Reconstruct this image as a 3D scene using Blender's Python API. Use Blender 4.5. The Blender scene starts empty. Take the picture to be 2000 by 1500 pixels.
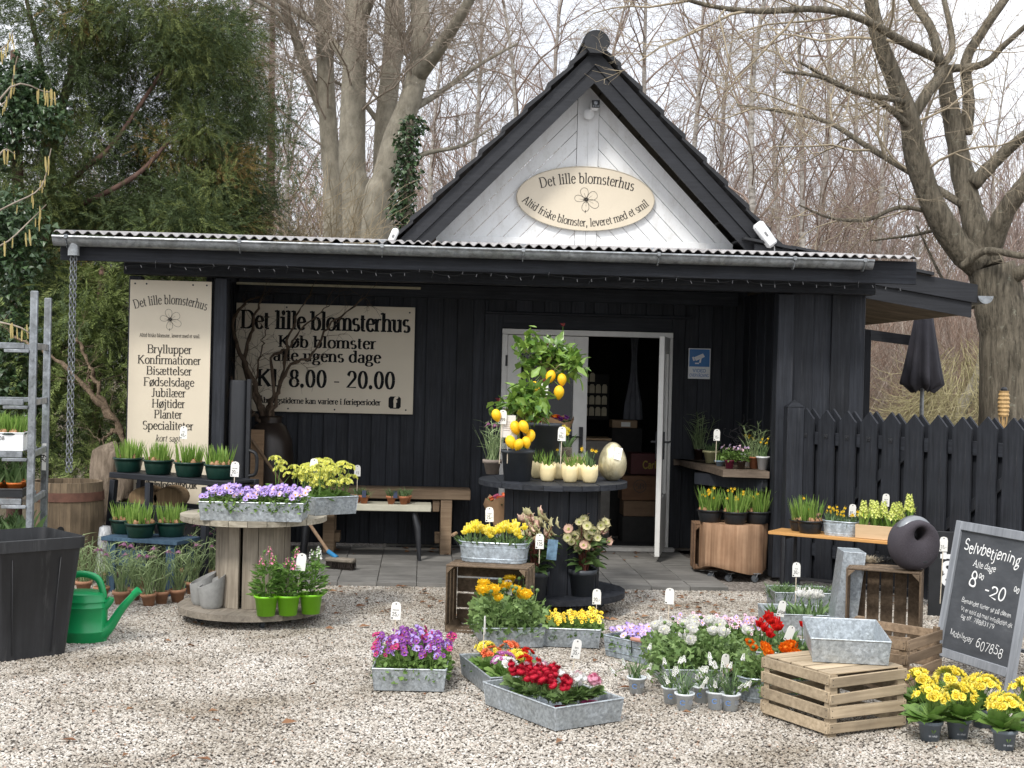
import bpy, math, random
import numpy as np
from mathutils import Matrix, Vector
PI = math.pi
rnd = random.Random(7)
rng = np.random.default_rng(7)
S = bpy.context.scene
COL = S.collection
# ------------------------------------------------------------------ camera
FPX, CH, PITCH, ROLL = 2667.0, 1.64, 0.00825, 0.024
_F = Vector((0, math.cos(PITCH), -math.sin(PITCH)))
_U0 = Vector((0, math.sin(PITCH), math.cos(PITCH)))
_R0 = Vector((1, 0, 0))
_R = _R0 * math.cos(ROLL) + _U0 * math.sin(ROLL)
_U = _U0 * math.cos(ROLL) - _R0 * math.sin(ROLL)
cam = bpy.data.cameras.new('camera')
cam.sensor_width = 36.0
cam.lens = FPX / 2000.0 * 36.0
cam.clip_start, cam.clip_end = 0.1, 600.0
co = bpy.data.objects.new('camera', cam)
COL.objects.link(co)
_B = -_F
co.matrix_world = Matrix(((_R.x, _U.x, _B.x, 0), (_R.y, _U.y, _B.y, 0), (_R.z, _U.z, _B.z, CH), (0, 0, 0, 1)))
S.camera = co
# ------------------------------------------------------------------ world: bright overcast sky
SUN_EL, SUN_ROT = math.radians(48), math.radians(205)
w = bpy.data.worlds.new('World')
S.world = w
w.use_nodes = True
nt = w.node_tree
bg = nt.nodes['Background']
sky = nt.nodes.new('ShaderNodeTexSky')
sky.sky_type = 'NISHITA'
sky.sun_disc = False
sky.sun_elevation, sky.sun_rotation = SUN_EL, SUN_ROT
sky.air_density, sky.dust_density = 1.0, 2.0
tc = nt.nodes.new('ShaderNodeTexCoord')
cn = nt.nodes.new('ShaderNodeTexNoise')
cn.inputs['Scale'].default_value = 2.2
cn.inputs['Detail'].default_value = 5
cr = nt.nodes.new('ShaderNodeValToRGB')
cr.color_ramp.elements[0].position, cr.color_ramp.elements[1].position = 0.3, 0.75
cr.color_ramp.elements[0].color = (9.2, 9.7, 10.6, 1)
cr.color_ramp.elements[1].color = (13.5, 13.6, 13.9, 1)
mx = nt.nodes.new('ShaderNodeMix')
mx.data_type = 'RGBA'
mx.inputs['Factor'].default_value = 0.9
nt.links.new(tc.outputs['Generated'], cn.inputs['Vector'])
nt.links.new(cn.outputs['Fac'], cr.inputs['Fac'])
nt.links.new(sky.outputs['Color'], mx.inputs['A'])
nt.links.new(cr.outputs['Color'], mx.inputs['B'])
# overcast: the zenith is brighter than the horizon
sx_ = nt.nodes.new('ShaderNodeSeparateXYZ'); gr = nt.nodes.new('ShaderNodeMapRange'); gr.inputs['To Min'].default_value = 0.66; gr.inputs['To Max'].default_value = 1.3
nt.links.new(tc.outputs['Generated'], sx_.inputs[0]); nt.links.new(sx_.outputs['Z'], gr.inputs['Value'])
ml = nt.nodes.new('ShaderNodeVectorMath'); ml.operation = 'SCALE'
nt.links.new(mx.outputs['Result'], ml.inputs[0]); nt.links.new(gr.outputs['Result'], ml.inputs['Scale']); nt.links.new(ml.outputs[0], bg.inputs['Color'])
bg.inputs['Strength'].default_value = 0.085
sl = bpy.data.lights.new('sun', 'SUN')
sl.energy, sl.angle, sl.color = 1.5, math.radians(10), (1.0, 0.96, 0.9)
so = bpy.data.objects.new('sun', sl)
COL.objects.link(so)
so.rotation_euler = (PI / 2 - SUN_EL, 0, PI - SUN_ROT)
S.view_settings.view_transform = 'Standard'
S.view_settings.look = 'None'
S.view_settings.exposure = 0.88
S.view_settings.gamma = 1.0
S.cycles.max_bounces = 6
S.cycles.transparent_max_bounces = 8
S.cycles.use_denoising = True
# ------------------------------------------------------------------ pixel rays -> real places
def ray(px, py):
    return _F + _R * ((px - 1000) / FPX) - _U * ((py - 750) / FPX)
def gp(px, py, z=0.0):
    d = ray(px, py); t = (z - CH) / d.z
    return Vector((d.x * t, d.y * t, z))
def wp(px, py, Y):
    d = ray(px, py); t = Y / d.y
    return Vector((d.x * t, Y, CH + d.z * t))
YAW = 0.0663
E_ = Vector((math.cos(YAW), math.sin(YAW), 0)); N_ = Vector((-math.sin(YAW), math.cos(YAW), 0))
def fu(px, py, v):
    d = ray(px, py); t = v / d.dot(N_)
    return t * d.dot(E_), CH + t * d.z
def fw(u, v, z):
    return E_ * u + N_ * v + Vector((0, 0, z))
# ------------------------------------------------------------------ mesh builder
class M:
    def __init__(s): s.v, s.f, s.n = [], [], 0
    def add(s, V, F, mi=0, T=None):
        V = np.asarray(V, float).reshape(-1, 3)
        if T is not None:
            T = np.array(T); V = V @ T[:3, :3].T + T[:3, 3]
        if isinstance(F, np.ndarray): groups = [F]
        else:
            g = {}
            for q in F: g.setdefault(len(q), []).append(q)
            groups = [np.array(x, int) for x in g.values()]
        for g in groups:
            if len(g): s.f.append((g + s.n, mi))
        s.v.append(V); s.n += len(V)
        return s
    def box(s, c, d, R=None, b=0.003, mi=0):
        V, F = cbox(d, b)
        T = Matrix.Translation(c)
        if R is not None: T = T @ (R.to_4x4() if hasattr(R, 'to_4x4') else R)
        return s.add(V, F, mi, T)
    def bar(s, a, b_, wx, wy, up=(0, 0, 1), bv=0.003, mi=0):
        a, b_ = Vector(a), Vector(b_); d = b_ - a; L = d.length; z = d / L
        x = Vector(up).cross(z)
        if x.length < 1e-4: x = Vector((1, 0, 0)).cross(z)
        if x.length < 1e-4: x = Vector((0, 1, 0))
        x.normalize(); y = z.cross(x)
        R = Matrix((x, y, z)).transposed()
        return s.box((a + b_) / 2, (wx, wy, L), R, bv, mi)
    def tube(s, P, r, n=6, mi=0, caps=True):
        V, F = tube_g(P, r, n, caps); return s.add(V, F, mi)
    def lathe(s, prof, n=20, T=None, mi=0, closed=False):
        V, F = lathe_g(prof, n); return s.add(V, F, mi, T)
    def prism(s, poly, h, T=None, mi=0):
        n = len(poly)
        V = [(x, y, 0) for x, y in poly] + [(x, y, h) for x, y in poly]
        F = [tuple(range(n - 1, -1, -1)), tuple(range(n, 2 * n))] + [(i, (i + 1) % n, (i + 1) % n + n, i + n) for i in range(n)]
        return s.add(V, F, mi, T)
    def inst(s, tpl, X, P, mi=0):
        """tpl=(V,F); X (N,3,3) matrices; P (N,3)"""
        V, F = tpl; V = np.asarray(V, float); X = np.asarray(X); P = np.asarray(P)
        N, k = len(P), len(V)
        VV = np.einsum('nij,kj->nki', X, V) + P[:, None, :]
        g = {}
        for q in F: g.setdefault(len(q), []).append(q)
        off = (np.arange(N) * k)[:, None, None]
        for q in g.values():
            q = np.array(q, int)
            s.f.append(((q[None] + off).reshape(-1, q.shape[1]) + s.n, mi))
        s.v.append(VV.reshape(-1, 3)); s.n += N * k
        return s
    def mesh(s, name, mats, smooth=True, ang=40):
        me = bpy.data.meshes.new(name)
        V = np.concatenate(s.v) if s.v else np.zeros((0, 3))
        me.vertices.add(len(V)); me.vertices.foreach_set('co', V.astype(np.float32).ravel())
        li = np.concatenate([f.ravel() for f, _ in s.f]); lt = np.concatenate([np.full(len(f), f.shape[1]) for f, _ in s.f])
        mi = np.concatenate([np.full(len(f), m) for f, m in s.f])
        me.loops.add(len(li)); me.loops.foreach_set('vertex_index', li.astype(np.int32))
        me.polygons.add(len(lt)); ls = np.concatenate([[0], np.cumsum(lt)[:-1]])
        me.polygons.foreach_set('loop_start', ls.astype(np.int32))
        me.polygons.foreach_set('material_index', mi.astype(np.int32))
        me.polygons.foreach_set('use_smooth', np.full(len(lt), bool(smooth)))
        for m in (mats if isinstance(mats, (list, tuple)) else [mats]): me.materials.append(m)
        me.update(calc_edges=True)
        if smooth and ang and len(lt) < 60000: me.set_sharp_from_angle(angle=math.radians(ang))
        return me
    def build(s, name, mats, parent=None, loc=None, rz=0, smooth=True, ang=40, mw=None):
        return link(name, s.mesh(name, mats, smooth, ang), parent, loc, rz, mw)
def link(name, me, parent=None, loc=None, rz=0, mw=None):
    o = bpy.data.objects.new(name, me); COL.objects.link(o)
    if parent is not None: o.parent = parent
    if mw is not None: o.matrix_local = mw
    else:
        if loc is not None: o.location = loc
        o.rotation_euler = (0, 0, rz)
    return o
def tag(o, label, cat, group=None):
    o['label'] = label; o['category'] = cat
    if group: o['group'] = group
    return o
def thing(name, label, cat, loc=(0, 0, 0), rz=0, group=None, mw=None):
    return tag(link(name, None, None, loc, rz, mw), label, cat, group)
_cb = {}
def cbox(d, b):
    b = min(b, min(d) * 0.3)
    h = [x / 2 for x in d]
    V, idx = [], {}
    for sx in (-1, 1):
        for sy in (-1, 1):
            for sz in (-1, 1):
                for a in range(3):
                    p = [sx * h[0], sy * h[1], sz * h[2]]
                    for k, sg in enumerate((sx, sy, sz)):
                        if k != a: p[k] -= sg * b
                    idx[(sx, sy, sz, a)] = len(V); V.append(p)
    if 'F' not in _cb:
        F = []
        def q(*k): F.append(tuple(idx[x] for x in k))
        for a in range(3):
            for sg in (-1, 1):
                o = [x for x in range(3) if x != a]
                ks = []
                for s1, s2 in ((-1, -1), (1, -1), (1, 1), (-1, 1)):
                    k = [0, 0, 0]; k[a] = sg; k[o[0]] = s1; k[o[1]] = s2
                    ks.append((*k, a))
                flip = (sg < 0) ^ (a == 1)
                q(*(ks[::-1] if flip else ks))
        for a in range(3):
            o = [x for x in range(3) if x != a]
            for s1 in (-1, 1):
                for s2 in (-1, 1):
                    def K(t, ax):
                        k = [0, 0, 0]; k[a] = t; k[o[0]] = s1; k[o[1]] = s2; return (*k, ax)
                    ks = [K(-1, o[0]), K(1, o[0]), K(1, o[1]), K(-1, o[1])]
                    P = [np.array(V[idx[k]]) / np.array(h) for k in ks]
                    nrm = np.cross(np.array(V[idx[ks[1]]]) - np.array(V[idx[ks[0]]]), np.array(V[idx[ks[2]]]) - np.array(V[idx[ks[0]]]))
                    q(*(ks if nrm @ sum(P) > 0 else ks[::-1]))
        for sx in (-1, 1):
            for sy in (-1, 1):
                for sz in (-1, 1):
                    ks = [(sx, sy, sz, a) for a in range(3)]
                    q(*(ks if sx * sy * sz > 0 else ks[::-1]))
        _cb['F'] = F
    return V, _cb['F']
def tube_g(P, r, n=6, caps=True):
    P = np.asarray(P, float); k = len(P)
    r = np.full(k, r) if np.isscalar(r) else np.asarray(r, float)
    T = np.gradient(P, axis=0); T /= np.linalg.norm(T, axis=1)[:, None] + 1e-12
    ref = np.array([0, 0, 1.0]) if abs(T[0, 2]) < 0.9 else np.array([1.0, 0, 0])
    x = np.cross(ref, T[0]); x /= np.linalg.norm(x)
    V = []; a = np.arange(n) * 2 * PI / n
    for i in range(k):
        x = x - T[i] * (x @ T[i]); x /= np.linalg.norm(x) + 1e-12
        y = np.cross(T[i], x)
        V.append(P[i] + r[i] * (np.cos(a)[:, None] * x + np.sin(a)[:, None] * y))
    V = np.concatenate(V)
    i = np.arange(k - 1)[:, None] * n; j = np.arange(n)[None]; j2 = (j + 1) % n
    F = np.stack([i + j, i + j2, i + n + j2, i + n + j], -1).reshape(-1, 4)
    F = [tuple(q) for q in F.tolist()]
    if caps: F += [tuple(range(n - 1, -1, -1)), tuple(range((k - 1) * n, k * n))]
    return V, F
def lathe_g(prof, n=20):
    V, F = [], []
    for r, z in prof:
        for i in range(n):
            a = 2 * PI * i / n; V.append((max(r, 1e-5) * math.cos(a), max(r, 1e-5) * math.sin(a), z))
    for k in range(len(prof) - 1):
        for i in range(n):
            j = (i + 1) % n
            F.append((k * n + i, k * n + j, k * n + n + j, k * n + n + i))
    return V, F
def dirmat(D, roll=None, scale=1.0):
    """(N,3,3): columns x,y,z with local +Z along D (vectorised), random roll"""
    D = np.asarray(D, float); D = D / (np.linalg.norm(D, axis=1)[:, None] + 1e-12); N = len(D)
    ref = np.where((np.abs(D[:, 2]) < 0.95)[:, None], np.array([[0, 0, 1.0]]), np.array([[1.0, 0, 0]]))
    x = np.cross(ref, D); x /= np.linalg.norm(x, axis=1)[:, None]; y = np.cross(D, x)
    if roll is not None:
        c, s_ = np.cos(roll)[:, None], np.sin(roll)[:, None]
        x, y = x * c + y * s_, y * c - x * s_
    X = np.stack([x, y, D], -1)
    return X * (np.asarray(scale).reshape(-1, 1, 1) if not np.isscalar(scale) else scale)
def dmat(p, d, roll=0.0, s=1.0):
    X = dirmat(np.array([d]), np.array([roll]), s)[0]
    m = Matrix([list(X[0]) + [p[0]], list(X[1]) + [p[1]], list(X[2]) + [p[2]], [0, 0, 0, 1]])
    return m
def rotz(a): return Matrix.Rotation(a, 4, 'Z')
def TR(loc, rz=0): return Matrix.Translation(loc) @ rotz(rz)
# ------------------------------------------------------------------ materials
MT = {}
class NT:
    def __init__(s, name):
        s.m = bpy.data.materials.new(name); s.m.use_nodes = True
        s.t = s.m.node_tree; s.b = s.t.nodes['Principled BSDF']
    def n(s, typ, **kw):
        x = s.t.nodes.new('ShaderNode' + typ)
        for k, v in kw.items():
            if k in x.inputs: x.inputs[k].default_value = v
            else: setattr(x, k, v)
        return x
    def l(s, a, b): s.t.links.new(a, b)
    def ramp(s, fac, stops):
        r = s.n('ValToRGB'); e = r.color_ramp.elements
        while len(e) < len(stops): e.new(0.5)
        for q, (p, c) in zip(e, stops): q.position = p; q.color = (*c, 1)
        s.l(fac, r.inputs['Fac']); return r.outputs['Color']
    def mix(s, f, a, b, mode='MIX'):
        x = s.n('Mix'); x.data_type = 'RGBA'; x.blend_type = mode
        for sock, v in (('Factor', f), ('A', a), ('B', b)):
            i = [q for q in x.inputs if q.name == sock and (q.type == 'RGBA' or sock == 'Factor')][0]
            if hasattr(v, 'is_output'): s.l(v, i)
            elif sock == 'Factor': i.default_value = v
            else: i.default_value = (*v, 1)
        return [q for q in x.outputs if q.type == 'RGBA'][0]
    def coord(s, sc=(1, 1, 1), kind='Object', loc=(0, 0, 0)):
        c = s.n('TexCoord'); m = s.n('Mapping'); m.inputs['Scale'].default_value = sc; m.inputs['Location'].default_value = loc
        s.l(c.outputs[kind], m.inputs['Vector']); return m.outputs['Vector']
    def noise(s, vec, scale, detail=4, rough=0.6):
        x = s.n('TexNoise'); x.inputs['Scale'].default_value = scale; x.inputs['Detail'].default_value = detail
        x.inputs['Roughness'].default_value = rough
        if vec is not None: s.l(vec, x.inputs['Vector'])
        return x.outputs['Fac']
    def bump(s, h, st=0.3, dist=0.01):
        x = s.n('Bump'); x.inputs['Strength'].default_value = st; x.inputs['Distance'].default_value = dist
        s.l(h, x.inputs['Height']); s.l(x.outputs['Normal'], s.b.inputs['Normal'])
    def rand(s): return s.n('NewGeometry').outputs['Random Per Island']
def rgb(h):
    h = h.lstrip('#'); c = [int(h[i:i + 2], 16) / 255 for i in (0, 2, 4)]
    return tuple(x / 12.92 if x <= 0.04045 else ((x + 0.055) / 1.055) ** 2.4 for x in c)
def plain(name, c, rough=0.6, var=0.15, scale=14, metal=0.0, bump=0.0, spec=0.4, bscale=None):
    if name in MT: return MT[name]
    s = NT(name); v = s.coord()
    f = s.noise(v, scale, 5)
    lo = tuple(x * (1 - var) for x in c); hi = tuple(min(1, x * (1 + var)) for x in c)
    s.l(s.ramp(f, [(0.3, lo), (0.7, hi)]), s.b.inputs['Base Color'])
    s.b.inputs['Roughness'].default_value = rough; s.b.inputs['Metallic'].default_value = metal
    s.b.inputs['Specular IOR Level'].default_value = spec
    if bump: s.bump(s.noise(v, bscale or scale * 4, 4), bump, 0.004)
    MT[name] = s.m; return s.m
def wood(name, c1, c2, axis=2, grain=9.0, rough=0.75, stain=0.35, isl=0.25, bump=0.35, spec=0.25, wear=None):
    """weathered timber: grain drawn out along one object axis, each plank its own tone"""
    if name in MT: return MT[name]
    s = NT(name); sc = [grain * 6] * 3; sc[axis] = grain * 0.28
    r = s.rand(); c = s.n('TexCoord'); off = s.n('VectorMath'); off.operation = 'ADD'
    comb = s.n('CombineXYZ'); mul = s.n('Math'); mul.operation = 'MULTIPLY'; mul.inputs[1].default_value = 7.3
    s.l(r, mul.inputs[0])
    for k in 'XYZ': s.l(mul.outputs[0], comb.inputs[k])
    s.l(c.outputs['Object'], off.inputs[0]); s.l(comb.outputs[0], off.inputs[1])
    m = s.n('Mapping'); m.inputs['Scale'].default_value = sc; s.l(off.outputs[0], m.inputs['Vector'])
    g = s.noise(m.outputs['Vector'], 1.0, 6, 0.65)
    col = s.ramp(g, [(0.25, c1), (0.72, c2)])
    big = s.noise(off.outputs[0], 3.0, 4)
    dk = s.ramp(big, [(0.35, (1 - stain,) * 3), (0.65, (1.0, 1.0, 1.0))])
    col = s.mix(1.0, col, dk, 'MULTIPLY')
    tone = s.ramp(r, [(0.0, (1 - isl,) * 3), (1.0, (1.0 + isl * 0.4,) * 3)])
    col = s.mix(1.0, col, tone, 'MULTIPLY')
    if wear: col = s.mix(s.ramp(s.noise(m.outputs['Vector'], .6, 8, .8), [(.55, (0, 0, 0)), (.75, (.7,) * 3)]), col, wear)
    s.l(col, s.b.inputs['Base Color']); s.b.inputs['Roughness'].default_value = rough
    s.b.inputs['Specular IOR Level'].default_value = spec
    s.bump(g, bump, 0.004); MT[name] = s.m; return s.m
def leafm(name, c1, c2, rough=0.5, trans=0.25, spec=0.3, scale=30):
    """leaves and petals: tone varies leaf by leaf, a little light passes through"""
    if name in MT: return MT[name]
    s = NT(name); r = s.rand()
    n = s.noise(s.coord(), scale, 3)
    col = s.ramp(r, [(0.0, c1), (1.0, c2)])
    k = s.ramp(n, [(0.3, (0.82,) * 3), (0.7, (1.12,) * 3)])
    col = s.mix(1.0, col, k, 'MULTIPLY')
    s.l(col, s.b.inputs['Base Color']); s.b.inputs['Roughness'].default_value = rough
    s.b.inputs['Specular IOR Level'].default_value = spec
    if trans:
        t = s.n('BsdfTranslucent'); s.l(col, t.inputs['Color']); a = s.n('MixShader'); a.inputs['Fac'].default_value = trans
        o = s.t.nodes['Material Output']
        s.l(s.b.outputs[0], a.inputs[1]); s.l(t.outputs[0], a.inputs[2]); s.l(a.outputs[0], o.inputs['Surface'])
    MT[name] = s.m; return s.m
def zinc(name, c=(0.42, 0.46, 0.49), scale=70, metal=0.45, rough=0.42):
    if name in MT: return MT[name]
    s = NT(name); v = s.coord()
    vo = s.n('TexVoronoi'); vo.inputs['Scale'].default_value = scale; s.l(v, vo.inputs['Vector'])
    sep = s.n('SeparateColor'); s.l(vo.outputs['Color'], sep.inputs[0])
    f = s.noise(v, scale * 0.9, 6, 0.75)
    a = s.ramp(sep.outputs[0], [(0, tuple(x * 0.8 for x in c)), (1, tuple(x * 1.18 for x in c))])
    b = s.ramp(f, [(0.38, (0.72,) * 3), (0.6, (1.12,) * 3)])
    d = s.ramp(s.noise(v, 5, 5), [(0.35, (0.8, 0.79, 0.76)), (0.6, (1, 1, 1))])
    col = s.mix(1.0, s.mix(1.0, a, b, 'MULTIPLY'), d, 'MULTIPLY')
    oi = s.n('ObjectInfo'); col = s.mix(1.0, col, s.ramp(oi.outputs['Random'], [(0, (.84, .85, .86)), (1, (1.14, 1.13, 1.12))]), 'MULTIPLY')
    col = s.mix(s.ramp(s.noise(v, 9, 7, .75), [(.6, (0, 0, 0)), (.78, (.6,) * 3)]), col, (.2, .18, .15))
    s.l(col, s.b.inputs['Base Color']); s.b.inputs['Metallic'].default_value = metal
    s.l(s.ramp(sep.outputs[1], [(0, (rough - 0.08,) * 3), (1, (rough + 0.14,) * 3)]), s.b.inputs['Roughness'])
    MT[name] = s.m; return s.m
def bark(name, c1, c2, zs=0.35, scale=14, spots=None, bump=0.6):
    if name in MT: return MT[name]
    s = NT(name); v = s.coord((1, 1, zs))
    f = s.noise(v, scale, 7, 0.7); col = s.ramp(f, [(0.3, c1), (0.68, c2)])
    if spots:
        g = s.noise(s.coord((1, 1, 1)), 15, 5, 0.7); k = s.ramp(g, [(0.6, (0, 0, 0)), (0.72, (.7,) * 3)])
        col = s.mix(k, col, spots)
    s.l(col, s.b.inputs['Base Color']); s.b.inputs['Roughness'].default_value = 0.9; s.b.inputs['Specular IOR Level'].default_value = 0.15
    s.bump(f, bump, 0.03); MT[name] = s.m; return s.m
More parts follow.
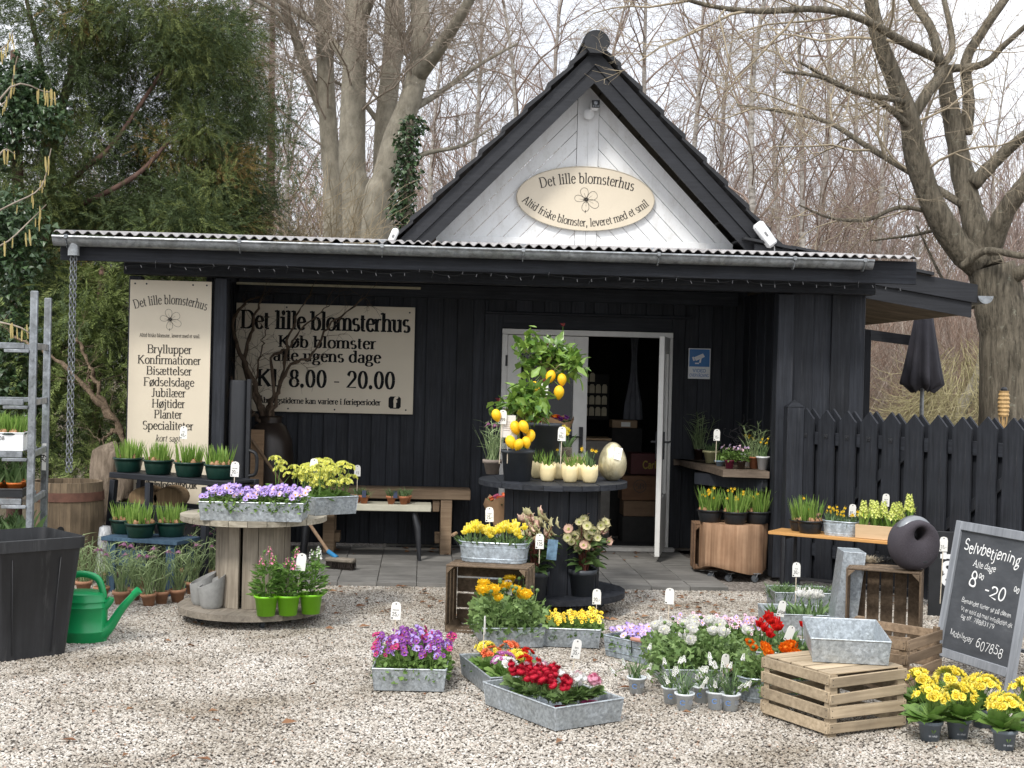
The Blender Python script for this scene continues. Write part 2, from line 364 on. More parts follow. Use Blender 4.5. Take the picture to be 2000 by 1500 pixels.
# ------------------------------------------------------------------ lettering drawn as pen strokes
def _arc(cx, cy, rx, ry, a0, a1, n=10):
    return [(cx + rx * math.cos(math.radians(a0 + (a1 - a0) * i / n)), cy + ry * math.sin(math.radians(a0 + (a1 - a0) * i / n))) for i in range(n + 1)]
def _v(x, y0, y1, s=''): return ([(x, y0), (x, y1)], s)
def _c(*a): return (_arc(*a), '')
def _l(*p): return (list(p), '')
X_, C_, D_ = 0.45, 0.66, -0.21
def _stemarch(x): return [_v(.09, 0, X_, 'bt'), ([(.09, .32)] + _arc(.245, .3, .14, .145, 150, 0) + [(.385, 0)], 'e')]
GL = {
 'a': (.42, [([(.07, .37)] + _arc(.2, .33, .12, .115, 130, 0) + [(.32, .06)] + _arc(.38, .06, .06, .055, 180, 300, 4), ''), (_arc(.19, .12, .135, .125, 60, 320, 12) + [(.32, .1)], ''), _l((.32, .25), (.22, .24))]),
 'b': (.48, [_v(.09, 0, .68, 't'), (_arc(.25, .22, .17, .23, 150, -150, 14), '')]),
 'c': (.41, [(_arc(.24, .225, .18, .23, 40, 325, 14), '')]),
 'd': (.49, [(_arc(.22, .225, .17, .23, 40, 320, 14), ''), _v(.38, 0, .68, 't'), _l((.38, .015), (.46, .02))]),
 'e': (.42, [([(.06, .26), (.37, .26)] + _arc(.22, .225, .16, .23, 12, 325, 14)[0:], '')]),
 'f': (.3, [([(.13, 0)] + [(.13, .5)] + _arc(.25, .54, .12, .14, 180, 50, 6), 'b'), _l((.03, X_ - .02), (.28, X_ - .02))]),
 'g': (.46, [(_arc(.21, .28, .13, .165, 0, 360, 14), ''), ([(.13, .12)] + _arc(.16, .06, .07, .05, 130, 250, 5) + [(.3, .02)] + _arc(.22, -.09, .18, .11, 50, -230, 12), ''), _l((.31, .4), (.44, .42))]),
 'h': (.5, [_v(.09, 0, .68, 'bt'), ([(.09, .32)] + _arc(.245, .3, .14, .145, 150, 0) + [(.385, 0)], 'e')]),
 'i': (.26, [_v(.13, 0, X_, 'bt'), ('dot', (.13, .6))]),
 'j': (.26, [([(.14, X_)] + [(.14, -.08)] + _arc(.04, -.09, .1, .11, 0, -130, 6), 't'), ('dot', (.14, .6))]),
 'k': (.49, [_v(.09, 0, .68, 'bt'), _l((.1, .2), (.36, .43)), _l((.19, .28), (.43, 0)), _l((.29, X_ - .02), (.46, X_ - .02)), _l((.33, .01), (.49, .01))]),
 'l': (.26, [_v(.13, 0, .68, 'bt')]),
 'm': (.76, _stemarch(0) + [([(.385, .32)] + _arc(.525, .3, .13, .145, 150, 0) + [(.655, 0)], 'e')]),
 'n': (.5, _stemarch(0)),
 'o': (.48, [(_arc(.24, .225, .185, .23, 0, 360, 18), '')]),
 'p': (.49, [_v(.09, D_, X_, 'bt'), (_arc(.25, .225, .17, .23, 150, -150, 14), '')]),
 'r': (.34, [_v(.09, 0, X_, 'bt'), ([(.09, .3)] + _arc(.24, .3, .13, .14, 150, 60, 6), '')]),
 's': (.37, [(_arc(.18, .335, .115, .115, 35, 250, 9) + _arc(.19, .115, .125, .118, 80, -150, 9), '')]),
 't': (.29, [([(.12, .58), (.12, .08)] + _arc(.2, .08, .08, .075, 180, 310, 5), ''), _l((.02, X_ - .02), (.26, X_ - .02))]),
 'u': (.5, [([(.1, X_)] + _arc(.23, .14, .13, .14, 180, 330, 8), 't'), _v(.38, 0, X_, 't'), _l((.38, .015), (.47, .02))]),
 'v': (.48, [_l((.06, X_), (.24, 0)), _l((.24, 0), (.42, X_)), _l((0, X_), (.14, X_)), _l((.34, X_), (.48, X_))]),
 'y': (.48, [_l((.06, X_), (.25, 0)), _l((.43, X_), (.2, -.15), (.12, -.21), (.05, -.18)), _l((0, X_), (.14, X_)), _l((.34, X_), (.49, X_))]),
 'æ': (.64, [([(.07, .37)] + _arc(.19, .33, .12, .115, 130, 0) + [(.31, .1)], ''), (_arc(.18, .12, .13, .125, 60, 320, 12), ''), ([(.31, .26), (.58, .26)] + _arc(.455, .225, .14, .23, 12, 325, 14), '')]),
 'ø': (.48, [(_arc(.24, .225, .185, .23, 0, 360, 18), ''), _l((.06, -.06), (.42, .52))]),
 'å': (.42, None),
 'A': (.68, [_l((.08, 0), (.33, C_)), ([(.33, C_), (.6, 0)], 'W'), _l((.17, .23), (.48, .23)), _l((0, .01), (.18, .01)), _l((.48, .01), (.7, .01))]),
 'B': (.6, [_v(.12, 0, C_, 'BT'), ([(.12, C_ - .01)] + _arc(.34, .5, .15, .155, 90, -90, 8) + [(.12, .345)], ''), ([(.12, .345)] + _arc(.36, .175, .18, .17, 90, -90, 8) + [(.12, .01)], '')]),
 'D': (.68, [_v(.12, 0, C_, 'BT'), ([(.12, C_ - .01), (.28, C_ - .01)] + _arc(.3, .33, .3, .325, 90, -90, 14) + [(.12, .01)], '')]),
 'E': (.58, [_v(.12, 0, C_, 'BT'), _l((.12, C_ - .01), (.5, C_ - .01), (.52, .54)), _l((.12, .34), (.4, .34)), _l((.12, .01), (.52, .01), (.55, .14))]),
 'F': (.54, [_v(.12, 0, C_, 'BT'), _l((.12, C_ - .01), (.5, C_ - .01), (.52, .54)), _l((.12, .34), (.4, .34))]),
 'G': (.68, [(_arc(.36, .33, .29, .335, 45, 330, 16), ''), _v(.6, .02, .27, 'T')]),
 'H': (.7, [_v(.13, 0, C_, 'BT'), _v(.57, 0, C_, 'BT'), _l((.13, .34), (.57, .34))]),
 'I': (.32, [_v(.16, 0, C_, 'BT')]),
 'J': (.38, [([(.23, C_), (.23, .1)] + _arc(.12, .1, .11, .11, 0, -150, 6), 'T')]),
 'K': (.68, [_v(.12, 0, C_, 'BT'), _l((.14, .3), (.54, C_)), ([(.24, .39), (.58, 0)], 'W'), _l((.44, C_ - .01), (.64, C_ - .01)), _l((.48, .01), (.68, .01))]),
 'M': (.84, [_v(.12, 0, C_, 'B'), _l((.05, C_ - .01), (.14, C_ - .01)), ([(.12, C_), (.4, .06)], 'W'), _l((.4, .06), (.68, C_)), _v(.7, 0, C_, 'BT')]),
 'N': (.7, [_v(.13, 0, C_, 'B'), ([(.1, C_), (.57, 0)], 'W'), _v(.57, 0, C_, 'T')]),
 'O': (.7, [(_arc(.35, .33, .29, .335, 0, 360, 20), '')]),
 'P': (.54, [_v(.12, 0, C_, 'BT'), ([(.12, C_ - .01), (.28, C_ - .01)] + _arc(.3, .48, .18, .175, 90, -90, 8) + [(.12, .3)], '')]),
 'R': (.64, [_v(.12, 0, C_, 'BT'), ([(.12, C_ - .01), (.28, C_ - .01)] + _arc(.3, .49, .17, .165, 90, -90, 8) + [(.12, .32)], ''), ([(.3, .32), (.56, 0)], 'W')]),
 'S': (.52, [(_arc(.26, .49, .17, .17, 35, 250, 10) + _arc(.27, .17, .18, .175, 80, -150, 10), '')]),
 'T': (.58, [_v(.29, 0, C_, 'B'), _l((.02, .54), (.04, C_ - .01), (.54, C_ - .01), (.56, .54))]),
 'C': (.64, [(_arc(.36, .33, .29, .335, 45, 320, 16), '')]),
 'L': (.56, [_v(.12, 0, C_, 'BT'), _l((.12, .01), (.5, .01), (.53, .14))]),
 'V': (.68, [([(.08, C_), (.35, 0)], 'W'), _l((.35, 0), (.6, C_)), _l((0, C_ - .01), (.2, C_ - .01)), _l((.5, C_ - .01), (.68, C_ - .01))]),
 'Å': (.68, None),
 '0': (.5, [(_arc(.25, .33, .17, .335, 0, 360, 18), '')]),
 '1': (.5, [_v(.26, 0, C_, 'B'), _l((.14, .55), (.26, C_))]),
 '2': (.5, [([(.08, .48)] + _arc(.25, .47, .16, .19, 170, -30, 10) + [(.06, .02), (.46, .02)], '')]),
 '3': (.5, [(_arc(.22, .5, .15, .16, 150, -80, 9) + _arc(.22, .18, .18, .18, 80, -150, 10), '')]),
 '4': (.5, [_l((.34, C_), (.04, .2), (.46, .2)), _v(.34, 0, C_)]),
 '5': (.5, [([(.42, C_), (.16, C_), (.13, .38)] + _arc(.23, .2, .19, .2, 110, -150, 12), '')]),
 '6': (.5, [(_arc(.36, .3, .28, .36, 80, 180, 8) + _arc(.25, .2, .17, .2, 180, 540, 16), '')]),
 '7': (.5, [_l((.06, C_ - .02), (.45, C_ - .02), (.2, 0))]),
 '8': (.5, [(_arc(.25, .5, .14, .16, 0, 360, 16), ''), (_arc(.25, .17, .18, .175, 0, 360, 16), '')]),
 '9': (.5, [(_arc(.25, .46, .17, .2, 0, 360, 16), ''), (_arc(.14, .36, .28, .36, 0, -80, 8), '')]),
 '.': (.22, [('dot', (.1, .04))]), ',': (.22, [('dot', (.1, .04)), _l((.12, .04), (.07, -.12))]),
 ':': (.26, [('dot', (.12, .06)), ('dot', (.12, .38))]),
 '-': (.34, [_l((.05, .22), (.29, .22))]), ' ': (.25, []),
 '@': (.86, [(_arc(.43, .24, .36, .4, -50, 290, 20), ''), (_arc(.4, .23, .13, .17, 0, 360, 12), ''), ([(.54, .4), (.53, .12)] + _arc(.62, .16, .09, .1, 220, 330, 5), '')]),
}
GL['å'] = (.42, GL['a'][1] + [(_arc(.2, .6, .075, .075, 0, 360, 10), '')])
GL['Å'] = (.68, GL['A'][1] + [(_arc(.33, .76, .07, .07, 0, 360, 10), '')])
def text_w(t, sp=0.0): return sum(GL[c][0] + sp for c in t)
def fit(t, h, W, sp=0.0): return W / (text_w(t, sp) * h)
def text(m, t, h, place, thick=.085, thin=.03, serif=True, sp=0.0, align='c', sx=1.0, dz=0.00012, slant=0.0, mi=0):
    """pen-stroke lettering; place(x,y)->3D point on the surface, z raised stroke by stroke"""
    W = text_w(t, sp) * sx
    x0 = {'c': -W / 2, 'l': 0, 'r': -W}[align]
    k = 0
    def strip(P, wide=False):
        nonlocal k
        if len(P) < 2: return
        P = np.array(P, float); D = np.gradient(P, axis=0); D /= np.linalg.norm(D, axis=1)[:, None] + 1e-9
        Nn = np.stack([-D[:, 1], D[:, 0]], 1)
        wd = np.full(len(P), thick) if wide else thin + (thick - thin) * np.abs(D[:, 1]) ** 1.3
        if not serif: wd = np.full(len(P), thick)
        A, B = P + Nn * wd[:, None] / 2, P - Nn * wd[:, None] / 2
        V = []
        for a, b in zip(A, B):
            for q in (a, b):
                V.append(place((x0 + (q[0] + slant * q[1]) * sx) * h, q[1] * h, k * dz))
        n = len(P)
        m.add(V, [(2 * i, 2 * i + 1, 2 * i + 3, 2 * i + 2) for i in range(n - 1)], mi)
        k = (k + 1) % 9
    for c in t:
        adv, st = GL[c]
        for stt in st:
            if stt[0] == 'dot':
                cx, cy = stt[1]; r = thick * .62
                V = [place((x0 + (cx + r * math.cos(a) + slant * cy) * sx) * h, (cy + r * math.sin(a)) * h, 0) for a in [i * PI / 4 for i in range(8)]]
                m.add(V, [tuple(range(8))], mi); continue
            P, fl = stt
            if fl == 'W': strip(P, True)
            else: strip(P)
            if serif:
                sw = thick * .5 + .055
                lo = min(P, key=lambda q: q[1]); x = P[0][0]
                y0, y1 = min(P[0][1], P[-1][1]), max(P[0][1], P[-1][1])
                if 'b' in fl or 'B' in fl: strip([(x - sw, P[0][1] + .012 if P[0][1] < P[-1][1] or len(P) > 2 else y0 + .012), (x + sw, y0 + .012)])
                if 'e' in fl: strip([(P[-1][0] - sw, .012), (P[-1][0] + sw, .012)])
                if 'T' in fl: strip([(x - sw, y1 - .012), (x + sw, y1 - .012)])
                if 't' in fl: strip([(x - sw - .02, y1 - .035), (x, y1 - .008)])
        x0 += (adv + sp) * sx
    return m
def flower_logo(m, place, s, thick=.018):
    """the line-drawn five-petalled flower of the shop signs"""
    def line(P, w=thick):
        P = np.array(P, float); D = np.gradient(P, axis=0); D /= np.linalg.norm(D, axis=1)[:, None] + 1e-9
        N = np.stack([-D[:, 1], D[:, 0]], 1) * w / 2
        V = [place(q[0] * s, q[1] * s, 0.0002) for a, b in zip(P + N, P - N) for q in (a, b)]
        m.add(V, [(2 * i, 2 * i + 1, 2 * i + 3, 2 * i + 2) for i in range(len(P) - 1)])
    for ang, L, wd in ((105, .62, .24), (32, .62, .26), (-28, .72, .24), (-95, .6, .22), (172, .6, .2)):
        a = math.radians(ang); c, sn = math.cos(a), math.sin(a)
        P = []
        for i in range(19):
            t = 2 * PI * i / 18; x = .1 + L * (1 - math.cos(t)) / 2; y = wd * math.sin(t) * (0.6 + .5 * (x / L))
            P.append((x * c - y * sn, x * sn + y * c))
        line(P)
        line([(.12 * c, .12 * sn), ((.1 + L * .5) * c - .03 * sn, (.1 + L * .5) * sn + .03 * c)], thick * .6)
    for i in range(22):
        a = i * 2.4; r = .1 + .12 * ((i * 7) % 5) / 5
        line([(.02 * math.cos(a), .02 * math.sin(a)), (r * math.cos(a), r * math.sin(a))], thick * 1.1)
    line(_arc(0, 0, .06, .06, 0, 360), .05)
    line([(-.02, -.62), (-.05, -.78)], thick * 2)
# ------------------------------------------------------------------ shared materials
BLK = wood('black_stained_wood', (0.009, 0.0105, 0.0145), (0.037, 0.041, 0.051), 2, 9, 0.62, 0.35, 0.4, 0.6, 0.3, (.075, .075, .08))
BLKH = wood('black_stained_rail', (0.009, 0.0105, 0.0145), (0.037, 0.041, 0.051), 0, 9, 0.62, 0.35, 0.3, 0.6, 0.3, (.075, .075, .08))
BLKP = wood('black_bargeboard_paint', (0.014, 0.015, 0.018), (0.03, 0.032, 0.038), 0, 8, 0.55, 0.2, 0.2, 0.5, 0.35)
ROOFM = plain('black_roof_tile', (0.022, 0.023, 0.026), 0.6, 0.3, 12, bump=0.3)
WHT = wood('white_painted_board', (0.6, 0.61, 0.61), (0.74, 0.75, 0.75), 2, 8, 0.6, 0.1, 0.06, 0.15)
WPAINT = plain('white_door_paint', (0.66, 0.65, 0.62), 0.4, 0.08, 6)
GALV = zinc('galvanised_gutter', (0.33, 0.35, 0.37), 25, 0.55, 0.38)
ZINC = zinc('zinc_spangle')
ZINC2 = zinc('zinc_blue_tub', (0.44, 0.50, 0.55), 45, 0.35, 0.4)
SIGNC = plain('cream_sign_board', (0.66, 0.58, 0.45), 0.4, 0.03, 4, spec=0.5)
INK = plain('brown_black_ink', (0.022, 0.018, 0.014), 0.5, 0.1)
STEEL = plain('black_steel', (0.02, 0.021, 0.024), 0.45, 0.2, 20)
BLKPL = plain('black_plastic', (0.018, 0.019, 0.021), 0.42, 0.25, 9, bump=0.1)
WPL = plain('white_plastic', (0.72, 0.73, 0.73), 0.35, 0.05)
WOODN = wood('fresh_brown_wood', (0.24, 0.15, 0.085), (0.45, 0.3, 0.185), 0, 8, 0.7, 0.25, 0.2)
CRATE = wood('crate_pale_wood', (0.29, 0.22, 0.14), (0.6, 0.48, 0.33), 0, 7, 0.8, 0.35, 0.3)
CRATED = wood('crate_brown_wood', (0.10, 0.068, 0.042), (0.27, 0.195, 0.13), 2, 8, 0.8, 0.4, 0.3)
GREYW = wood('grey_weathered_wood', (0.2, 0.165, 0.125), (0.46, 0.4, 0.32), 2, 8, 0.85, 0.35, 0.25)
GREYWH = wood('grey_weathered_deck', (0.17, 0.145, 0.115), (0.4, 0.35, 0.285), 0, 8, 0.85, 0.4, 0.25)
TERRA = plain('terracotta', (0.40, 0.155, 0.075), 0.85, 0.22, 12, bump=0.15)
TERRAW = plain('weathered_terracotta', (0.42, 0.22, 0.13), 0.9, 0.3, 10, bump=0.15)
SOIL = plain('potting_soil', (0.035, 0.025, 0.018), 0.95, 0.5, 60, bump=0.8)
BULB = plain('bulb_skin', (0.33, 0.18, 0.09), 0.6, 0.4, 40)
CARD = plain('price_card', (0.78, 0.77, 0.72), 0.6, 0.05)
STICK = plain('pale_stick', (0.6, 0.52, 0.4), 0.7, 0.1)
KRAFT = plain('kraft_paper', (0.36, 0.22, 0.12), 0.8, 0.15, 20)
def glassm():
    s = NT('window_glass'); s.b.inputs['Base Color'].default_value = (0.012, 0.014, 0.015, 1)
    s.b.inputs['Roughness'].default_value = 0.03; s.b.inputs['Specular IOR Level'].default_value = 0.7
    s.b.inputs['Alpha'].default_value = 0.45
    return s.m
GLASS = glassm()
# ------------------------------------------------------------------ the flower shop (local axes: u along the front, v into depth, z up)
VW, VP, VG = 12.46, 10.94, 10.35          # wall, posts, gutter
shop = thing('flower_shop', 'small black timber flower shop with steep white gable and corrugated porch roof', 'shop', (0, 0, 0), YAW)
def cladding(m, u0, u1, z0, z1, v, bw=0.125):
    u, k = u0, 0
    while u < u1 - 0.02:
        b = min(bw * rnd.uniform(0.8, 1.2), u1 - u)
        off = 0.0 if k % 2 else -0.022
        m.box((u + b / 2, v + off, (z0 + z1) / 2), (b + (0.0 if k % 2 else 0.018), 0.024, z1 - z0), None, 0.004)
        u += b; k += 1
def UV(px, py, v): return fu(px, py, v)
uL = UV(453, 800, VW)[0]; uR = UV(1528, 800, VP)[0]
dl, dr = UV(977, 800, VW)[0], UV(1309, 800, VW)[0]
dtop = UV(1140, 646, VW)[1]; trimz = UV(1140, 616, VW)[1]
m = M()
cladding(m, uL - 0.1, dl - 0.004, 0.06, 2.62, VW)
cladding(m, dr + 0.004, uR + 0.05, 0.06, 2.62, VW)
cladding(m, dl - .12, dr + .1, trimz + 0.012, 2.6, VW - 0.03)
m.build('wall_cladding', BLK, shop)
m = M(); m.box(((dl + dr) / 2, VW - 0.012, (dtop + trimz) / 2), (dr - dl + 0.24, 0.03, trimz - dtop - 0.012))
m.box(((dl + dr) / 2, VW - .06, trimz), (dr - dl + .32, 0.07, 0.02)); m.build('door_header', BLKH, shop)
# the recess end walls and the boarded front at the right
m = M()
u0, u1 = UV(1544, 700, VP + .03)[0], UV(1689, 700, VP + .03)[0]
cladding(m, u0, u1, 0.03, 2.37, VP + 0.05, 0.155)
m.build('front_cladding', BLK, shop)
for (uu, va, vb) in ((uR + 0.02, VP + 0.12, VW - 0.03), (u1 - .03, VP + 0.09, VW + 3), (uL - 0.02, VP + 0.1, VW - 0.04)):
    v, k = va, 0; m = M()
    while v < vb:
        b = min(0.14, vb - v); m.box((uu + (0.012 if k % 2 else 0), v + b / 2, 1.21), (0.022, b - 0.003, 2.36)); v += b; k += 1
    m.build('end_wall', BLK, shop)
m = M(); ub = UV(1700, 700, VW + 2.2)[0]; m.box((ub - .25, VW + 2.2, 1.1), (0.5, 0.03, 2.2)); m.build('rear_wall', BLK, shop)
# interior shell
FLOORIN = plain('shop_floor', (0.3, 0.28, 0.25), 0.5, 0.1)
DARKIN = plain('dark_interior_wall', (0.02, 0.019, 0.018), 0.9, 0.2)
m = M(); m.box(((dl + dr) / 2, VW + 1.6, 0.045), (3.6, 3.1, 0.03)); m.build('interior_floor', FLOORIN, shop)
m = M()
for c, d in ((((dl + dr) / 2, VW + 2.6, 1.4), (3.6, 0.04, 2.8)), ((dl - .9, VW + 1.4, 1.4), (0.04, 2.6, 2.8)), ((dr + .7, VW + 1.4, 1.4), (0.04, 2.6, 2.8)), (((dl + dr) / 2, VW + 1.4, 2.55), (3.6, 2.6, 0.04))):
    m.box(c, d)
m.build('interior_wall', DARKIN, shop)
m = M(); m.box(((dl + dr) / 2, VW - .03, 0.05), (dr - dl + .1, 0.16, 0.035)); m.build('threshold', plain('threshold_stone', (0.4, 0.39, 0.37), 0.7), shop)
# door: white frame, left leaf shut and glazed, right leaf swung out
m = M(); fz = dtop
for u in (dl + 0.025, dr - 0.025): m.box((u, VW - 0.02, (0.07 + fz - .051) / 2), (0.05, 0.09, fz - 0.121))
m.box(((dl + dr) / 2, VW - 0.02, fz - 0.025), (dr - dl, 0.09, 0.05))
m.build('door_frame', WPAINT, shop)
def door_leaf(name, wd, T, handle_u):
    d = M(); h0, h1 = 0.08, fz - 0.055
    st = 0.13
    d.box((st / 2, 0, (h0 + h1) / 2), (st, 0.045, h1 - h0)); d.box((wd - st / 2, 0, (h0 + h1) / 2), (st, 0.045, h1 - h0))
    d.box((wd / 2, 0, h1 - 0.07), (wd - 2 * st, 0.043, 0.14)); d.box((wd / 2, 0, h0 + 0.25), (wd - 2 * st, 0.043, 0.5))
    d.box((wd / 2, -.01, h0 + 0.27), (wd - 2 * st - .1, 0.043, 0.3), None, .012)
    o = d.build(name, WPAINT, shop, mw=T)
    g = M(); g.box((wd / 2, 0, (h0 + .5 + h1 - .14) / 2), (wd - 2 * st + .01, 0.012, h1 - h0 - .64), None, 0.001); g.build('pane', GLASS, o)
    e = M(); e.box((handle_u, -.032, 1.04), (0.035, 0.014, 0.24)); e.box((handle_u, .032, 1.04), (0.035, 0.014, 0.24))
    for sg in (-1, 1): e.tube([(handle_u, sg * .03, 1.07), (handle_u, sg * .075, 1.07), (handle_u - .11 * (1 if handle_u > .3 else -1), sg * .08, 1.07)], 0.009, 8)
    e.build('handle', STEEL, o)
    if True:
        for z in (0.35, 1.05, 1.75): hh = M(); hh.tube([(-.008, -.03, z - .05), (-.008, -.03, z + .05)], 0.011, 8); hh.build('hinge', STEEL, o)
mid = UV(1145, 800, VW)[0]
door_leaf('door', mid - dl - 0.05, TR((dl + 0.05, VW - 0.03, 0)), mid - dl - .1)
door_leaf('door', 0.74, Matrix.Translation((dr - 0.052, VW - 0.075, 0)) @ rotz(math.radians(-104)), 0.68)
# posts, beams, porch roof
m = M()
for (a, b) in ((416, 441), (1511, 1543)):
    x0, x1 = UV(a, 800, VP)[0], UV(b, 800, VP)[0]
    p = M(); p.box(((x0 + x1) / 2, VP, 1.18), (x1 - x0, 0.13, 2.3), None, 0.006); p.build('post', BLK, shop)
bl, br = UV(246, 540, VP)[0], UV(1704, 560, VP)[0]
p = M(); p.box((UV(262, 800, VP)[0], VP, 1.18), (0.1, 0.1, 2.3), None, 0.006); p.build('post', BLK, shop)
m = M(); m.box(((bl + br) / 2, VP - 0.02, 2.425), (br - bl, 0.14, 0.17), None, 0.006); m.build('beam', BLKH, shop)
m = M(); m.box(((uL + uR) / 2, VW - 0.07, 2.36), (uR - uL - .1, 0.05, 0.12)); 
a0, a1 = UV(462, 558, VW - .09)[0], UV(822, 560, VW - .09)[0]
m.build('wall_rail', BLKH, shop)
m = M(); m.box(((a0 + a1) / 2, VW - 0.10, UV(640, 558, VW - .1)[1]), (a1 - a0, 0.012, 0.022)); m.build('pale_batten', plain('pale_batten_wood', (0.5, 0.45, 0.32), 0.8), shop)  # cream strip painted in for daylight showing through the gap above the boards
rl, rr = UV(110, 455, VG)[0], UV(1797, 505, VG)[0]
ztop = (UV(160, 449, VG - .06)[1] + UV(1500, 498, VG - .06)[1]) / 2
per, n = 0.076, 6
K = int((rr - rl) / per) * n
V, F = [], []
v0, v1, dz = VG - 0.07, VW + .5, 0.26
for i in range(K + 1):
    u = rl + i * per / n; ph = 2 * PI * i / n
    h = 0.011 * max(-0.75, min(0.75, math.sin(ph))) / 0.75
    for v, zz in ((v0, ztop), (v1, ztop + dz)):
        V += [(u, v, zz + h), (u, v, zz + h - 0.006)]
for i in range(K):
    a, b = i * 4, i * 4 + 4
    F += [(a, b, b + 2, a + 2), (a + 1, a + 3, b + 3, b + 1), (a, a + 1, b + 1, b), (a + 2, b + 2, b + 3, a + 3)]
m = M(); m.add(V, F); m.build('corrugated_roof', plain('grey_fibre_sheet', (0.33, 0.315, 0.31), 0.55, 0.35, 7), shop, ang=60)
m = M(); ang = math.atan2(dz, v1 - v0)
m.box(((rl + rr) / 2, (VG + .1 + VW) / 2, ztop - 0.07 + dz * .42), (rr - rl - .1, VW - VG - .15, 0.02), Matrix.Rotation(ang, 3, 'X')); m.build('porch_ceiling', BLKH, shop)
fl, fr = UV(118, 480, VG + .09)[0], UV(1790, 520, VG + .09)[0]
zb = (UV(465, 522, VG + .08)[1] + UV(1690, 549, VG + .08)[1]) / 2
m = M(); m.box(((fl + fr) / 2, VG + 0.10, (ztop - 0.02 + zb) / 2), (fr - fl, 0.03, ztop - 0.02 - zb), None, 0.004); m.build('fascia', BLKH, shop)
for u in np.arange(fl + .1, fr, .62): m = M(); m.bar((u, VG + .12, ztop - .08), (u, VW - .05, ztop - .08 + dz * .85), .05, .1); m.build('rafter', BLKH, shop)
# gutter with brackets, bead, end cap and spout
gl_, gr_ = UV(105, 480, VG)[0], UV(1703, 520, VG)[0]
gz = (UV(105, 465, VG)[1] + UV(1703, 508, VG)[1]) / 2 
gr0 = 0.058
m = M(); V, F = [], []
nn = 10
for u in (gl_, gr_):
    for i in range(nn + 1):
        a = PI + PI * i / nn; V.append((u, VG + gr0 * math.cos(a), gz + gr0 * math.sin(a) * 1.15))
    for i in range(nn + 1):
        a = PI + PI * i / nn; V.append((u, VG + (gr0 - .004) * math.cos(a), gz + (gr0 - .004) * math.sin(a) * 1.15))
q = 2 * (nn + 1)
for i in range(nn):
    F += [(i, i + 1, q + i + 1, q + i), (nn + 1 + i, q + nn + 1 + i, q + nn + 2 + i, nn + 2 + i)]
F += [tuple(range(nn + 1)), tuple(q + i for i in range(nn, -1, -1))]
m.add(V, F); m.tube([(gl_, VG - gr0, gz), (gr_, VG - gr0, gz)], 0.011, 8)
gut = m.build('gutter', GALV, shop)
for px in (128, 467, 746, 1022, 1287, 1553, 1690):
    u = UV(px, 490, VG - .06)[0]; b = M()
    P = [(u, VG + (gr0 + .004) * math.cos(PI + PI * i / 8), gz + (gr0 + .004) * 1.15 * math.sin(PI + PI * i / 8)) for i in range(9)]
    for a_, b_ in zip(P[:-1], P[1:]): b.bar(a_, b_, 0.004, 0.028, (0, 1, 0), 0.001)
    b.box((u, VG - gr0 - .012, gz), (0.028, 0.012, 0.03)); b.box((u, VG + .075, gz + .04), (0.075, 0.008, 0.04)); b.bar((u, VG - gr0, gz + .012), (u, VG + .08, gz + .03), .022, .004, (0, 0, 1), .001)
    b.build('bracket', GALV, gut)
us = UV(144, 490, VG)[0]
m = M(); m.lathe([(0.0, -.03), (.042, -.03), (.042, -.04), (.042, -.135), (.038, -.135), (.038, -.04)], 18, Matrix.Translation((us, VG, gz))); m.build('spout', GALV, gut)
# gable house behind the porch
VGB = 12.0
uA, zA = UV(1163, 95, VGB); ulb, zlb = UV(797, 462, VGB); urb, zrb = UV(1528, 488, VGB)
half = ((uA - ulb) + (urb - uA)) / 2; zbot = (zlb + zrb) / 2; sl_ = (zA - zbot) / half
vt = abs(UV(1163, 128, VGB)[1] - zA)
def slope_poly(sg, off0, off1, zb_):
    """board parallel to the slope between two vertical offsets below the apex line"""
    def u_at(off, z): return (zA - off - z) / sl_
    return [(uA, zA - off0), (uA + sg * u_at(off0, zb_), zb_), (uA + sg * u_at(off1, zb_), zb_), (uA, zA - off1)]
def vprism(m, poly, v, th, mi=0):
    n = len(poly)
    V = [(u, v, z) for u, z in poly] + [(u, v + th, z) for u, z in poly]
    F = [tuple(range(n)), tuple(range(2 * n - 1, n - 1, -1))] + [(i, i + n, (i + 1) % n + n, (i + 1) % n) for i in range(n)]
    m.add(V, F, mi)
zz = 2.55
for sg in (-1, 1):
    m = M(); vprism(m, slope_poly(sg, 0.0, vt - .003, zz)[::sg], VGB, 0.03); vprism(m, slope_poly(sg, vt, 2 * vt, zz)[::sg], VGB + 0.02, 0.03)
    m.build('bargeboard', BLKP, shop)
m = M(); L = math.hypot(1, sl_)
for sg in (-1, 1):
    nT = 9; step = half * 1.06 / nT
    for k in range(nT):
        ua, ub_ = k * step, (k + 1) * step + .03
        za, zb_ = zA + 0.055 - ua * sl_, zA + 0.035 - (ub_) * sl_ + 0.03
        P = [(ua, za - .03), (ub_, zb_ - .012), (ub_, zb_ + .04), (ua, za)]
        vprism(m, [(uA + sg * a, z) for a, z in P][::sg], VGB - 0.05, 4.6)
roof = m.build('roof', ROOFM, shop, ang=20)
m = M()
V, F = [], []
rz_ = zA + .03; nn = 12; R0 = .105
rdg = M(); rr0 = [(R0 * math.cos(PI * i / nn), R0 * math.sin(PI * i / nn)) for i in range(nn + 1)]
poly = [(uA + a, rz_ + b) for a, b in rr0] + [(uA - R0, rz_ - .03), (uA - R0 * .55, rz_ - .09), (uA + R0 * .55, rz_ - .09), (uA + R0, rz_ - .03)]
vprism(rdg, poly, VGB - .1, 4.7)
poly2 = [(uA + (u - uA) * 1.16, rz_ + (z - rz_) * 1.16) for u, z in poly[:nn + 1]] + [(uA + (u - uA) * 1.02, rz_ + (z - rz_) * 1.02) for u, z in poly[:nn + 1]][::-1]
vprism(rdg, poly2, VGB - .06, 4.6)
